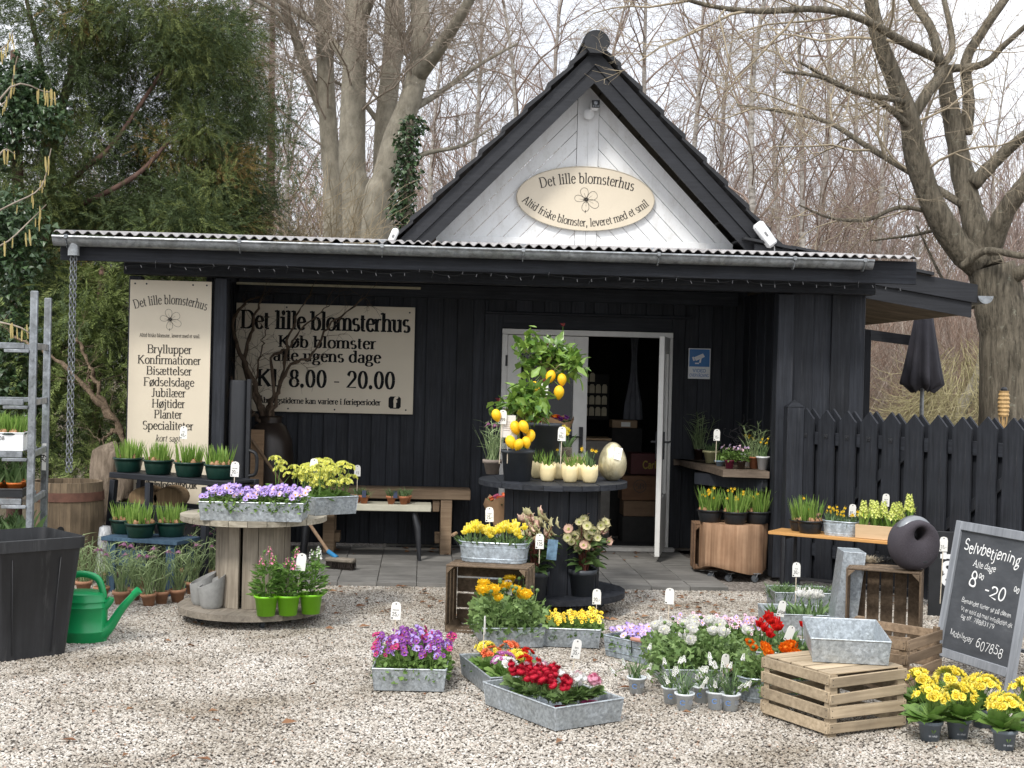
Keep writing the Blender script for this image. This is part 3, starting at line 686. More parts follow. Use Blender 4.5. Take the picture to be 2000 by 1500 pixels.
rdg.build('ridge_cap', ROOFM, shop, ang=35)
# white herringbone gable
VWG = VGB + 0.42
off = 2 * vt + 0.01
m = M(); zgb = UV(1150, 470, VWG)[1]; ctr = 0.1
bwv = 0.155
k = 0; apex = zA - off + .06
while True:
    o0, o1 = k * bwv, (k + 1) * bwv - 0.007
    if apex - o0 - ctr * sl_ < zgb + .02: break
    for sg in (-1, 1):
        def ua(o, z): return (apex - o - z) / sl_
        zt0, zt1 = apex - o0 - ctr * sl_, max(zgb, apex - o1 - ctr * sl_)
        P = [(ctr, zt0), (ua(o0, zgb), zgb), (max(ctr, ua(o1, zgb)), zgb), (ctr, zt1)]
        vprism(m, [(uA + sg * a, z) for a, z in P][::sg], VWG, 0.02)
    k += 1
ztc = apex - 0.0
vprism(m, [(uA - ctr + .004, zgb - .2), (uA - ctr + .004, apex - ctr * sl_), (uA, apex), (uA - .002, zgb - .2)], VWG - .012, 0.03)
vprism(m, [(uA + .002, zgb - .2), (uA, apex), (uA + ctr - .004, apex - ctr * sl_), (uA + ctr - .004, zgb - .2)][::1], VWG - .014, 0.03)
wb = (apex - zgb) / sl_
for sg in (-1, 1): m.box((uA + sg * (ctr + wb) / 2, VWG - .016, zgb - .1), (wb - ctr, 0.02, 0.22))
def dirty_white():
    s = NT('weathered_white_boarding'); v = s.coord()
    f = s.noise(s.coord((3, 3, 1.2)), 3.2, 7, 0.7); g = s.noise(v, 40, 4, 0.7)
    a = s.ramp(f, [(0.5, (0.8, 0.81, 0.81)), (0.85, (0.56, 0.55, 0.52))]); b = s.ramp(g, [(0.58, (1, 1, 1)), (0.8, (0.78, 0.76, 0.72))])
    s.l(s.mix(1.0, a, b, 'MULTIPLY'), s.b.inputs['Base Color']); s.b.inputs['Roughness'].default_value = 0.6
    s.bump(g, .15, .003); return s.m
m.build('gable_boarding', dirty_white(), shop, smooth=False)
m = M()
for sg in (-1, 1):
    for k in range(24):
        t = (k + .5) / 24 * half
        m.box((uA + sg * t, VGB + .28, zA - .06 - t * sl_), (half / 24 * .9, 0.4, 0.03), Matrix.Rotation(math.atan(sl_) * sg, 3, 'Y'))
m.build('soffit', ROOFM, shop)
# body of the house under the steep roof, rear
m = M(); m.box((uA, VW + 2.6, 1.3), (half * 1.7, 3.8, 2.6)); 
# shallow roof wing on the right with boarded soffit
VR = 11.95
ua_, za_ = UV(1560, 492, VR); ub_, zb_ = UV(1910, 556, VR); _, zl_ = UV(1900, 620, VR)
th = zb_ - zl_
sR = (za_ - zb_) / (ub_ - ua_)
m = M(); vprism(m, [(ua_ - .4, za_ + .4 * sR), (ub_, zb_), (ub_, zb_ - th * .56), (ua_ - .4, za_ + .4 * sR - th * .56)][::-1], VR, 0.03)
vprism(m, [(ua_ - .4, za_ + .4 * sR - th * .5), (ub_ - .04, zb_ - th * .5), (ub_ - .04, zb_ - th), (ua_ - .4, za_ + .4 * sR - th)][::-1], VR + .031, 0.03)
m.build('bargeboard', BLKP, shop)
m = M()
for k in range(4):
    a_, b_ = ua_ - .5 + k * .42, ua_ - .5 + k * .42 + .46
    b_ = min(b_, ub_ + .04)
    vprism(m, [(a_, za_ - (a_ - ua_) * sR + .02), (b_, za_ - (b_ - ua_) * sR + .006), (b_, za_ - (b_ - ua_) * sR + .034), (a_, za_ - (a_ - ua_) * sR + .04)][::-1], VR - .05, 3.4)
m.build('side_roof', ROOFM, shop)
m = M(); R = Matrix.Rotation(math.atan(sR), 3, 'Y')
for k in range(16):
    v = VR + .16 + k * .2
    m.box(((ua_ - .2 + ub_ - .06) / 2, v, za_ - ((ua_ - .2 + ub_) / 2 - ua_) * sR - th + .03), ((ub_ - ua_ + .14) / math.cos(math.atan(sR)), 0.19, 0.018), R, .004)
m.build('soffit', wood('soffit_boards', (0.2, 0.16, 0.11), (0.38, 0.31, 0.23), 0, 7, .8), shop)
m = M(); m.lathe([(0, 0), (.001, 0)], 4)
m = M(); gx, gzz = UV(1922, 583, VR + .02)
poly = [(gx + .07 * math.cos(PI + PI * i / 10), gzz + .02 + .07 * math.sin(PI + PI * i / 10)) for i in range(11)]
vprism(m, poly, VR - .02, 3.4); m.build('side_gutter', GALV, shop)
# low rear eaves seen below the wing
VQ = VW + 2.4
a_, z1_ = UV(1690, 640, VQ); b_, z2_ = UV(1782, 652, VQ)
m = M(); vprism(m, [(a_ - .3, z1_ + .02), (b_, z2_ - .02), (b_, z2_ - .13), (a_ - .3, z1_ - .1)][::-1], VQ, .04); m.build('rear_bargeboard', BLKP, shop)
m = M(); m.box(((a_ - .3 + b_) / 2, VQ + .6, z2_ - .02), (b_ - a_ + .3, 1.1, .03)); m.build('rear_soffit', MT['soffit_boards'], shop)
# ------------------------------------------------------------------ signs and fittings on the shop
def placer(o_, ex, ez, nrm):
    o_, ex, ez, nrm = map(Vector, (o_, ex, ez, nrm))
    return lambda x, y, dz: tuple(o_ + ex * x + ez * y + nrm * (0.0025 + dz))
# tall panel
VPn = VP - 0.07
pa, pz1 = UV(255, 546, VPn); pb, _ = UV(414, 550, VPn); pz0 = UV(330, 985, VPn)[1]
pc = (pa + pb) / 2; pw = pb - pa; ph = pz1 - pz0
t = thing('sign_panel', 'tall cream sign panel listing Bryllupper, Konfirmationer and other occasions', 'sign', fw(pc, VPn, pz0), YAW)
m = M(); m.box((0, 0, ph / 2), (pw, 0.012, ph), None, .002); m.build('board', SIGNC, t)
for x in (-.44, -.3, .27, .44): m = M(); m.tube([(x * pw, -.006, ph - .03), (x * pw, -.010, ph - .03)], .007, 8); m.build('screw', STEEL, t)
m = M(); pl = placer((0, -.006, 0), (1, 0, 0), (0, 0, 1), (0, -1, 0))
def yz(py): return UV(330, py, VPn)[1] - pz0
sc = pw / 160.0
def arc_text(m, t_, h, pl, cx, cy, R, up=True, sx=1.0, **k):
    W = text_w(t_) * h * sx; x = -W / 2
    for c in t_:
        wd = GL[c][0] * h * sx; mid_ = x + wd / 2
        a = mid_ / R
        if up: ox, oy, ca, sa = cx + R * math.sin(a), cy + R * math.cos(a), math.cos(-a), math.sin(-a)
        else: ox, oy, ca, sa = cx + R * math.sin(a), cy - R * math.cos(a), math.cos(a), math.sin(a)
        text(m, c, h, lambda X, Y, dz, ox=ox, oy=oy, ca=ca, sa=sa: pl(ox + X * ca - Y * sa, oy + X * sa + Y * ca, dz), sx=sx, **k)
        x += wd
arc_text(m, 'Det lille blomsterhus', 27 * sc, pl, 0, yz(590) - 225 * sc - 4 * sc, 225 * sc, True, sx=fit('Det lille blomsterhus', 27, 143), thick=.1, thin=.035)
flower_logo(m, lambda x, y, dz: pl(x, yz(624) + y, dz), 29 * sc)
text(m, 'Altid friske blomster, leveret med et smil.', 11 * sc, lambda x, y, dz: pl(x, yz(659) + y, dz), thick=.1, thin=.05, sx=fit('Altid friske blomster, leveret med et smil.', 11, 119))
for wd, py, ww in (('Bryllupper', 690, 88), ('Konfirmationer', 711, 125), ('Bisættelser', 732, 90), ('Fødselsdage', 754, 100), ('Jubilæer', 775, 68), ('Højtider', 796, 66), ('Planter', 817, 56), ('Specialiteter', 839, 101)):
    text(m, wd, 25 * sc, lambda x, y, dz, py=py: pl(x, yz(py) + y, dz), thick=.1, thin=.035, sx=fit(wd, 25, ww))
text(m, 'kort sagt', 19 * sc, lambda x, y, dz: pl(0.0 + x, yz(862) + y, dz), thick=.08, slant=.25, sx=fit('kort sagt', 19, 48))
text(m, 'mail: info@dlbh.dk', 20 * sc, lambda x, y, dz: pl(.0 + x, yz(953) + y, dz), thick=.15, thin=.05, sx=fit('mail: info@dlbh.dk', 20, 120))
m.build('lettering', INK, t)
# big sign
VS = VW - 0.075
sa, sz1 = UV(462, 590, VS); sb, _ = UV(811, 602, VS); sz0 = UV(640, 806, VS)[1]; sz1 = UV(640, 596, VS)[1]
scx, swd, sht = (sa + sb) / 2, sb - sa, sz1 - sz0
t = thing('shop_sign', 'large cream sign with opening hours Kl. 8.00 - 20.00 on the black wall', 'sign', fw(scx, VS, sz0), YAW)
m = M(); m.box((0, 0, sht / 2), (swd, 0.012, sht), None, .002); m.build('board', SIGNC, t)
for x, z in ((-.46, .97), (.47, .95), (-.2, .03), (.06, .03), (.46, .04), (-.22, .97)): m = M(); m.tube([(x * swd, -.006, z * sht), (x * swd, -.010, z * sht)], .008, 8); m.build('screw', STEEL, t)
m = M(); pl = placer((0, -.006, 0), (1, 0, 0), (0, 0, 1), (0, -1, 0)); sc = swd / 348.0; BK = plain('black_print', (0.008, 0.008, 0.009), 0.6, 0.1, spec=.15)
text(m, 'Det lille blomsterhus', 53 * sc, lambda x, y, dz: pl(x + 0 * sc, sht - 49 * sc + y, dz), thick=.16, thin=.05, sx=fit('Det lille blomsterhus', 53, 330))
text(m, 'Køb blomster', 34 * sc, lambda x, y, dz: pl(x + 5 * sc, sht - 84 * sc + y, dz), thick=.15, thin=.045, sp=.03, sx=fit('Køb blomster', 34, 192, .03))
text(m, 'alle ugens dage', 34 * sc, lambda x, y, dz: pl(x + 5 * sc, sht - 111 * sc + y, dz), thick=.15, thin=.045, sp=.02, sx=fit('alle ugens dage', 34, 210, .02))
text(m, 'Kl. 8.00 - 20.00', 49 * sc, lambda x, y, dz: pl(x + 4 * sc, sht - 161 * sc + y, dz), thick=.15, thin=.045, sp=.02, sx=fit('Kl. 8.00 - 20.00', 49, 270, .02))
text(m, 'Åbningstiderne kan variere i ferieperioder', 16.5 * sc, lambda x, y, dz: pl(x - 8 * sc, sht - 194 * sc + y, dz), thick=.15, thin=.06, sx=fit('Åbningstiderne kan variere i ferieperioder', 16.5, 238))
q = 12 * sc; m.add([pl(138 * sc + a * q, sht - 188 * sc + b * q, 0) for a, b in ((-1, -.7), (-.7, -1), (.7, -1), (1, -.7), (1, .7), (.7, 1), (-.7, 1), (-1, .7))], [tuple(range(8))])
m.build('lettering', BK, t)
m = M(); text(m, 'f', 29 * sc, lambda x, y, dz: pl(x + 139 * sc, sht - 198 * sc + y, dz + .001), thick=.17, serif=False); m.build('emblem', SIGNC, t)
# oval gable sign
VO = VWG - .04
oc, oz = UV(1144, 388, VO); rx_ = (UV(1279, 388, VO)[0] - UV(1008, 388, VO)[0]) / 2; rz2 = (UV(1144, 325, VO)[1] - UV(1144, 451, VO)[1]) / 2
t = thing('oval_sign', 'oval cream sign Det lille blomsterhus on the white gable', 'sign', fw(oc, VO, oz), YAW)
m = M(); vprism(m, [(rx_ * math.cos(2 * PI * i / 64), rz2 * math.sin(2 * PI * i / 64)) for i in range(64)], 0, .018); m.build('board', SIGNC, t)
m = M()
m.tube([(rx_ * .99 * math.cos(2 * PI * i / 64), 0, rz2 * .99 * math.sin(2 * PI * i / 64)) for i in range(65)], .005, 5); m.build('rim', plain('sign_rim', (0.5, 0.45, 0.36), .5), t)
m = M(); pl = placer((0, 0, 0), (1, 0, 0), (0, 0, 1), (0, -1, 0)); sc = rx_ / 136
arc_text(m, 'Det lille blomsterhus', 30 * sc, pl, 2 * sc, 30 * sc - 340 * sc, 340 * sc, True, sx=fit('Det lille blomsterhus', 30, 184), thick=.1, thin=.035)
arc_text(m, 'Altid friske blomster, leveret med et smil', 23 * sc, pl, 0, -54 * sc + 196 * sc, 196 * sc, False, sx=fit('Altid friske blomster, leveret med et smil', 23, 272), thick=.1, thin=.035)
flower_logo(m, lambda x, y, dz: pl(x + 1 * sc, -2 * sc + y, dz), 33 * sc)
m.build('lettering', INK, t)
# CCTV notice
VC = VW - .05
ca_, cz1 = UV(1345, 680, VC); cb_, _ = UV(1388, 680, VC); cz0 = UV(1366, 740, VC)[1]
cw, chh = cb_ - ca_, cz1 - cz0
t = thing('camera_notice', 'blue and white video surveillance notice right of the door', 'sign', fw((ca_ + cb_) / 2, VC, cz0), YAW)
m = M(); m.box((0, 0, chh / 2), (cw, .006, chh), None, .001); m.build('board', WPL, t)
m = M(); pl = placer((0, -.003, 0), (1, 0, 0), (0, 0, 1), (0, -1, 0)); BLUE = plain('notice_blue', (0.03, 0.16, 0.42), 0.4, 0.05)
x_, y0_, y1_ = cw * .46, chh * .4, chh * .97
m.add([pl(-x_, y0_, 0), pl(x_, y0_, 0), pl(x_, y1_, 0), pl(-x_, y1_, 0)], [(0, 1, 2, 3)])
text(m, 'VIDEO', chh * .15, lambda x, y, dz: pl(x, chh * .22 + y, dz), thick=.1, serif=False)
text(m, 'OVERVÅGNING', chh * .14, lambda x, y, dz: pl(x, chh * .07 + y, dz), thick=.1, serif=False, sx=fit('OVERVÅGNING', chh * .14, cw * .88))
m.build('print', BLUE, t)
m = M(); P = lambda L: m.add([pl(a * cw, chh * .69 + b * cw, .0015) for a, b in L], [tuple(range(len(L)))])
P([(-.25, .02), (.15, .2), (.24, .05), (-.16, -.14)]); P([(.02, -.03), (.1, .01), (.06, -.22), (-.02, -.22)]); P([(-.2, -.22), (-.02, -.22), (-.02, -.28), (-.2, -.28)]); P([(-.34, .02), (-.27, .05), (-.2, -.12), (-.28, -.15)])
m.build('pictogram', WPL, t)
# security camera in the gable
VSC = VWG - .02
cu, cz = UV(1162, 206, VSC - .1)
t = thing('security_camera', 'small white security camera at the top of the gable', 'camera', fw(cu, VSC - .1, cz), YAW)
m = M(); m.box((0, 0, 0), (.085, .12, .085), None, .02); m.lathe([(0, 0), (.045, 0), (.05, .02), (.03, .03), (0, .03)], 16, Matrix.Translation((-.05, .06, -.07)) @ Matrix.Rotation(PI / 2, 4, 'X')); m.tube([(-.05, .05, -.06), (-.02, .03, -.02)], .016, 8); m.build('housing', WPL, t)
m = M(); m.box((0, -.062, .002), (.07, .006, .07), None, .003); m.build('face', BLKPL, t)
m = M()
for dx, dzz in ((-.02, -.018), (0.0, -.018), (.02, -.018)): m.lathe([(0, 0), (.007, 0), (.007, .002)], 10, Matrix.Translation((dx, -.066, dzz)) @ Matrix.Rotation(PI / 2, 4, 'X'))
m.lathe([(0, 0), (.018, 0), (.018, .003), (0, .004)], 14, Matrix.Translation((0, -.067, .012)) @ Matrix.Rotation(PI / 2, 4, 'X')); m.build('lens', plain('lens_glass', (.25, .27, .3), .1, .3, spec=.8), t)
# floodlights
def flood(px, py, v, tilt, lab, sz):
    u, z = UV(px, py, v)
    t = thing('floodlight', lab, 'floodlight', mw=Matrix.Translation(fw(u, v, z)) @ rotz(YAW) @ Matrix.Rotation(tilt, 4, 'Y'))
    m = M(); m.box((0, 0, 0), (sz * .42, .07, sz), None, .02); m.box((.0, -.03, 0), (sz * .36, .03, sz * .9), None, .012); m.build('housing', WPL, t)
    m = M(); m.box((0, -.047, 0), (.018, .006, sz * .18), None, .002); m.build('sensor', plain('grey_sensor', (.2, .2, .2), .4), t)
    m = M(); m.tube([(0, .03, -sz * .45), (.01, .02, -sz * .55), (-.02, .03, -sz * .75)], .006, 6); m.build('cable', WPL, t)
flood(1494, 458, VGB - .08, math.radians(-38), 'white floodlight at the right foot of the gable', .25)
flood(768, 462, VGB - .1, math.radians(22), 'white floodlight seen edge-on at the left foot of the gable', .15)
# fairy lights along the porch edge
m = M(); u = fl + .1; zf = zb - .02; k = 0; cyc = M(); pts = []
while u < fr - .1:
    pts.append((u, VG + .075 + rnd.uniform(0, .01), zf + .012 * math.sin(k * .7) + rnd.uniform(-.006, .006))); u += .055; k += 1
m.tube(pts, .0022, 4)
for i, p in enumerate(pts):
    if i % 2: m.tube([p, (p[0] + rnd.uniform(-.02, .02), p[1], p[2] - rnd.uniform(-.03, .04))], .002, 4)
o = m.build('string_lights', BLKPL, shop)
o.parent = None; o.matrix_world = rotz(YAW); tag(o, 'dark wire of small fairy lights strung under the porch fascia', 'string lights')
m = M(); m.tube([(0, 0, 0), (.003, -.004, -.022)], .0032, 5); LB = m.mesh('bulb', [plain('tiny_lamp_plastic', (.1, .1, .105), .4)])
for p in pts[1::2]: link('bulb', LB, o, mw=Matrix.Translation(p) @ Matrix.Rotation(rnd.choice((0, 0, 0, PI)) + rnd.uniform(-.5, .5), 4, 'Y'))
# rain chain
m = M(); p0 = Vector(fw(us, VG, gz - .13)); zz0 = .80
nlk = int((p0.z - zz0) / .034)
for sdx in (-.014, .014):
    for i in range(nlk):
        z = p0.z - i * .034; P = []
        for k in range(9):
            a = 2 * PI * k / 8; x, y = .011 * math.cos(a), .022 * math.sin(a)
            P.append((p0.x + sdx + (x if i % 2 else x * .25), p0.y + (0 if i % 2 else x), z + y))
        m.tube(P, .0042, 5, caps=False)
o = m.build('rain_chain', plain('grey_chain_steel', (.2, .21, .22), .4, .3, 30, metal=.6)); tag(o, 'double steel rain chain hanging from the gutter spout into the barrel', 'rain chain')
# ------------------------------------------------------------------ ground, gravel, paving
def soilm():
    s = NT('leaf_litter_ground'); v = s.coord()
    col = s.ramp(s.noise(v, 1.6, 8, 0.7), [(0.3, (0.045, 0.034, 0.022)), (0.55, (0.11, 0.085, 0.05)), (0.75, (0.08, 0.085, 0.035))])
    s.l(col, s.b.inputs['Base Color']); s.b.inputs['Roughness'].default_value = 0.95; s.bump(s.noise(v, 22, 6), .6, .05); return s.m
m = M(); m.add([(-250, -10, -.035), (250, -10, -.035), (250, 400, -.035), (-250, 400, -.035)], [(0, 1, 2, 3)])
g = m.build('ground', soilm()); g['kind'] = 'structure'
PATC = 5.1
gx = [(-7, 4.2), (7, 4.2), (7, 11.2)] ; fr0 = fw(-8, VG + .03, 0); fr1 = fw(3.2, VG + .03, 0)
def gravbase():
    s = NT('gravel_bed'); v = s.coord(); vo = s.n('TexVoronoi'); vo.inputs['Scale'].default_value = 62; s.l(v, vo.inputs['Vector'])
    sp = s.n('SeparateColor'); s.l(vo.outputs['Color'], sp.inputs[0])
    col = s.ramp(sp.outputs[0], [(0, (.08, .065, .055)), (.5, (.2, .175, .15)), (1, (.36, .33, .3))])
    s.l(col, s.b.inputs['Base Color']); s.b.inputs['Roughness'].default_value = 0.9; s.bump(vo.outputs['Distance'], .8, .012); return s.m
m = M(); m.add([(-8, 3, -.004), (8, 3, -.004), (8, 13.2, -.004), (-8, 13.2, -.004)], [(0, 1, 2, 3)])
g = m.build('gravel_bed', gravbase()); g['kind'] = 'structure'
# loose pebbles: geometry-node scatter on the gravel yard
def pebm():
    s = NT('pebble'); a = s.n('Attribute'); a.attribute_type = 'INSTANCER'; a.attribute_name = 'tone'
    col = s.ramp(a.outputs['Fac'], [(0, (.15, .135, .12)), (.12, (.26, .23, .195)), (.34, (.36, .325, .28)), (.58, (.45, .41, .355)), (.8, (.53, .495, .44)), (.95, (.61, .59, .55)), (1, (.34, .22, .15))])
    k = s.ramp(s.noise(s.coord(), 2.2, 5), [(.3, (.78,) * 3), (.7, (1.1,) * 3)])
    g = s.n('NewGeometry'); d = s.ramp(s.noise(g.outputs['Position'], 1.1, 6, .7), [(.34, (.58, .54, .48)), (.58, (1.06,) * 3)])
    s.l(s.mix(1.0, s.mix(1.0, col, k, 'MULTIPLY'), d, 'MULTIPLY'), s.b.inputs['Base Color']); s.b.inputs['Roughness'].default_value = .75; s.b.inputs['Specular IOR Level'].default_value = .3
    return s.m
PEB = pebm()
def gravel_nodes(density, size, seed):
    ng = bpy.data.node_groups.new('pebble_scatter', 'GeometryNodeTree')
    ng.interface.new_socket('Geometry', in_out='INPUT', socket_type='NodeSocketGeometry'); ng.interface.new_socket('Geometry', in_out='OUTPUT', socket_type='NodeSocketGeometry')
    N = lambda t: ng.nodes.new(t); L = ng.links.new
    gi, go = N('NodeGroupInput'), N('NodeGroupOutput')
    ds = N('GeometryNodeDistributePointsOnFaces'); ds.inputs['Density'].default_value = density; ds.inputs['Seed'].default_value = seed
    ico = N('GeometryNodeMeshIcoSphere'); ico.inputs['Radius'].default_value = 1.0; ico.inputs['Subdivisions'].default_value = 2
    sp = N('GeometryNodeSetPosition'); nz = N('ShaderNodeTexNoise'); nz.inputs['Scale'].default_value = .9; nz.inputs['Detail'].default_value = 1
    sub = N('ShaderNodeVectorMath'); sub.operation = 'SUBTRACT'; sub.inputs[1].default_value = (.5, .5, .5)
    sc = N('ShaderNodeVectorMath'); sc.operation = 'SCALE'; sc.inputs['Scale'].default_value = 1.1
    L(nz.outputs['Color'], sub.inputs[0]); L(sub.outputs[0], sc.inputs[0]); L(ico.outputs['Mesh'], sp.inputs['Geometry']); L(sc.outputs[0], sp.inputs['Offset'])
    ss = N('GeometryNodeSetShadeSmooth'); L(sp.outputs[0], ss.inputs[0])
    sm = N('GeometryNodeSetMaterial'); sm.inputs['Material'].default_value = PEB; L(ss.outputs[0], sm.inputs[0])
    inst = N('GeometryNodeInstanceOnPoints'); L(gi.outputs[0], ds.inputs['Mesh']); L(ds.outputs['Points'], inst.inputs['Points']); L(sm.outputs[0], inst.inputs['Instance'])
    rv = N('FunctionNodeRandomValue'); rv.data_type = 'FLOAT_VECTOR'; rv.inputs[0].default_value = (size * .55, size * .5, size * .35); rv.inputs[1].default_value = (size * 1.35, size * 1.1, size * .75)
    rr_ = N('FunctionNodeRandomValue'); rr_.data_type = 'FLOAT_VECTOR'; rr_.inputs[0].default_value = (-.5, -.5, 0); rr_.inputs[1].default_value = (.5, .5, 6.28); rr_.inputs['Seed'].default_value = 3
    L(rv.outputs[0], inst.inputs['Scale']); L(rr_.outputs[0], inst.inputs['Rotation'])
    st = N('GeometryNodeStoreNamedAttribute'); st.data_type = 'FLOAT'; st.domain = 'INSTANCE'; st.inputs['Name'].default_value = 'tone'
    rc = N('FunctionNodeRandomValue'); rc.data_type = 'FLOAT'; rc.inputs['Seed'].default_value = 5
    L(inst.outputs[0], st.inputs['Geometry']); vs = [i for i in st.inputs if i.name == 'Value' and i.type == 'VALUE'][0]; L([o for o in rc.outputs if o.type == 'VALUE'][0], vs)
    L(st.outputs[0], go.inputs[0]); return ng
p00, p01 = Vector((-1.98, 5.0, .003)), Vector((2.15, 5.0, .003))
m = M()
fl0, fl1 = fw(-4.6, VG - .02, .003), fw(4.4, VG - .02, .003)
ymid = 7.6
q = [(-2.2, 5.1, .003), (2.3, 5.1, .003), (3.1, ymid, .003), (-3.1, ymid, .003)]
m.add(q, [(0, 1, 2, 3)])
m.add([(-3.1, ymid, .003), (3.1, ymid, .003), tuple(fw(4.4, VG - .02, .003)), tuple(fw(-4.6, VG - .02, .003))], [(0, 1, 2, 3)])
o = m.build('gravel', PEB); o['kind'] = 'stuff'
md = o.modifiers.new('pebbles', 'NODES'); md.node_group = gravel_nodes(8600, .0072, 1)
# paving slabs
PAV = wood('grey_paving_slab', (0.15, 0.145, 0.135), (0.28, 0.27, 0.25), 0, 5, .85, .35, .16, .2)
m = M(); v = VG + .02; k = 0
while v < VW - .05:
    u = -4.2 - (0 if k % 2 else 0)
    while u < 2.35:
        m.box((u + .15, v + .15, .0), (.296, .296, .06), Matrix.Rotation(rnd.uniform(-.004, .004), 3, 'X'), .003); u += .3
    v += .3; k += 1
o = m.build('patio_paving', PAV, None, rz=YAW); o['kind'] = 'structure'
m = M()
DRY = leafm('dry_leaf', (.16, .07, .035), (.3, .17, .09), .8, .1)
for i in range(330):
    if i < 240: x, y = rnd.gauss(.9, 1.5), rnd.uniform(9.0, 10.35)
    elif i < 285: p = fw(rnd.uniform(-2.6, 2), VW - .1 - abs(rnd.gauss(0, .25)), 0); x, y = p.x, p.y
    else: x, y = rnd.uniform(-2, 2.4), rnd.uniform(5.6, 9)
    z = .015 if y < 10.35 else .034; s_ = rnd.uniform(.018, .042)
    T = TR((x, y, z), rnd.uniform(0, 6.3)) @ Matrix.Rotation(rnd.uniform(-.4, .4), 4, 'X')
    m.add([(-s_, 0, 0), (-s_ * .3, -s_ * .45, .008), (s_, 0, .002), (-s_ * .3, s_ * .45, .012)], [(0, 1, 2), (0, 2, 3)], 0, T)
o = m.build('fallen_leaves', DRY); o['kind'] = 'stuff'
# ------------------------------------------------------------------ trees
def spline(P, n=24):
    P = np.array(P, float); k = len(P); out = []
    Q = np.vstack([2 * P[0] - P[1], P, 2 * P[-1] - P[-2]])
    per_ = max(2, n // (k - 1))
    for i in range(k - 1):
        for j in range(per_):
            t = j / per_; a, b, c, d = Q[i], Q[i + 1], Q[i + 2], Q[i + 3]
            out.append(.5 * ((2 * b) + (c - a) * t + (2 * a - 5 * b + 4 * c - d) * t * t + (3 * b - a - 3 * c + d) * t ** 3))
    out.append(P[-1]); return np.array(out)
def twig_tpl(L=1.0, r=.006, side=5, droop=0.0, seed=1, n=3, ang=(.5, .9), sl=.45):
    R = np.random.default_rng(seed); m = M()
    t = np.linspace(0, 1, 6)
    def curve(p, d, L, dr):
        P = [np.array(p)]; d = np.array(d, float)
        for i in range(5):
            d = d + R.normal(0, .13, 3) + np.array([0, 0, -dr * .25]); d /= np.linalg.norm(d); P.append(P[-1] + d * L / 5)
        return np.array(P)
    P = curve((0, 0, 0), (0, 0, 1), L, droop); m.tube(P, np.linspace(r, r * .35, 6), n, caps=False)
    for i in range(side):
        k = R.integers(1, 6); a = R.uniform(0, 6.28); th = R.uniform(*ang)
        T = P[k] - P[k - 1]; T /= np.linalg.norm(T)
        X = dirmat(T[None], np.array([a]))[0]; d = X @ np.array([math.sin(th), 0, math.cos(th)])
        Q = curve(P[k], d, L * sl * R.uniform(.6, 1.2), droop); m.tube(Q[::1], np.linspace(r * .55, r * .25, 6), n, caps=False)
    return np.concatenate(m.v), [tuple(q) for f, _ in m.f for q in f.tolist()]
def grow(m, tw, p, d, L, r, lv, cfg, R):
    n = 7 if lv == 0 else 6 if r > .02 else 5
    d = np.array(d, float); d /= np.linalg.norm(d); P = [np.array(p, float)]
    for i in range(n):
        d = d + R.normal(0, cfg['wob'], 3) + np.array([0, 0, cfg['up'] * (1 if lv < 2 else .5) - cfg.get('droop', 0) * lv * .05]); d /= np.linalg.norm(d)
        P.append(P[-1] + d * L / n)
    P = np.array(P); rr = np.linspace(r, r * cfg.get('tap', .45), n + 1)
    m.tube(P, rr, 8 if r > .05 else 5 if r > .015 else 4, caps=False)
    sides(m, tw, P, rr, L, lv, cfg, R)
def sides(m, tw, P, rr, L, lv, cfg, R, t0=.3, k=None):
    n = len(P) - 1
    k = k if k is not None else cfg['kids'][min(lv, len(cfg['kids']) - 1)]
    for j in range(k):
        t = t0 + (1 - t0) * (j + R.uniform(0, 1)) / k; i = min(n - 1, int(t * n)); q = P[i] + (P[i + 1] - P[i]) * (t * n - i)
        T = P[i + 1] - P[i]; T /= np.linalg.norm(T)
        th = R.uniform(*cfg['ang']); X = dirmat(T[None], R.uniform(0, 6.28, 1))[0]
        dd = X @ np.array([math.sin(th), 0, math.cos(th)])
        LL = L * R.uniform(*cfg['ratio']) * (1.15 - .5 * t); r2 = min(rr[i] * .6, max(.004, LL * cfg.get('thick', .018)))
        if lv + 1 >= cfg['max'] or LL < cfg['minL']: tw.append((q, dd, LL))
        else: grow(m, tw, q, dd, LL, r2, lv + 1, cfg, R)
    if lv > 0: tw.append((P[-1], P[-1] - P[-2], L * .5))
def add_twigs(m, tw, tpls, R, sc=(.8, 1.3), mi=0):
    if not tw: return
    for k, tpl in enumerate(tpls):
        sel = tw[k::len(tpls)]
        if not sel: continue
        P = np.array([a for a, _, _ in sel]); D = np.array([b for _, b, _ in sel]); Ls = np.array([c for _, _, c in sel]) * R.uniform(*sc, len(sel))
        m.inst(tpl, dirmat(D, R.uniform(0, 6.28, len(sel)), Ls), P, mi)
BEECH = bark('grey_beech_bark', (.145, .13, .1), (.32, .29, .23), .5, 9, (.34, .325, .28), .5)
BEECHT = plain('beech_twig', (.29, .24, .19), .85, .2)
BIRCHM = bark('birch_bark', (.1, .085, .07), (.5, .47, .43), 2.2, 6, (.62, .6, .56), .2)
PURPT = plain('birch_twig', (.25, .185, .15), .9, .25, 3)
OAKB = bark('lichen_furrowed_bark', (.045, .04, .03), (.26, .225, .17), .14, 30, (.36, .36, .28), 1.4)
OAKT = plain('lichen_twig', (.32, .265, .185), .9, .3, 6)
TANT = plain('tan_stem', (.36, .285, .18), .9, .25, 4)
tplA = [twig_tpl(1, .011, 6, .15, s) for s in (1, 2, 3)]
tplH = [twig_tpl(1, .0055, 8, .75, s, ang=(.3, .7)) for s in (4, 5, 6)]
tplF = [twig_tpl(1, .007, 9, .3, s, ang=(.3, .8), sl=.6) for s in (7, 8, 9)]
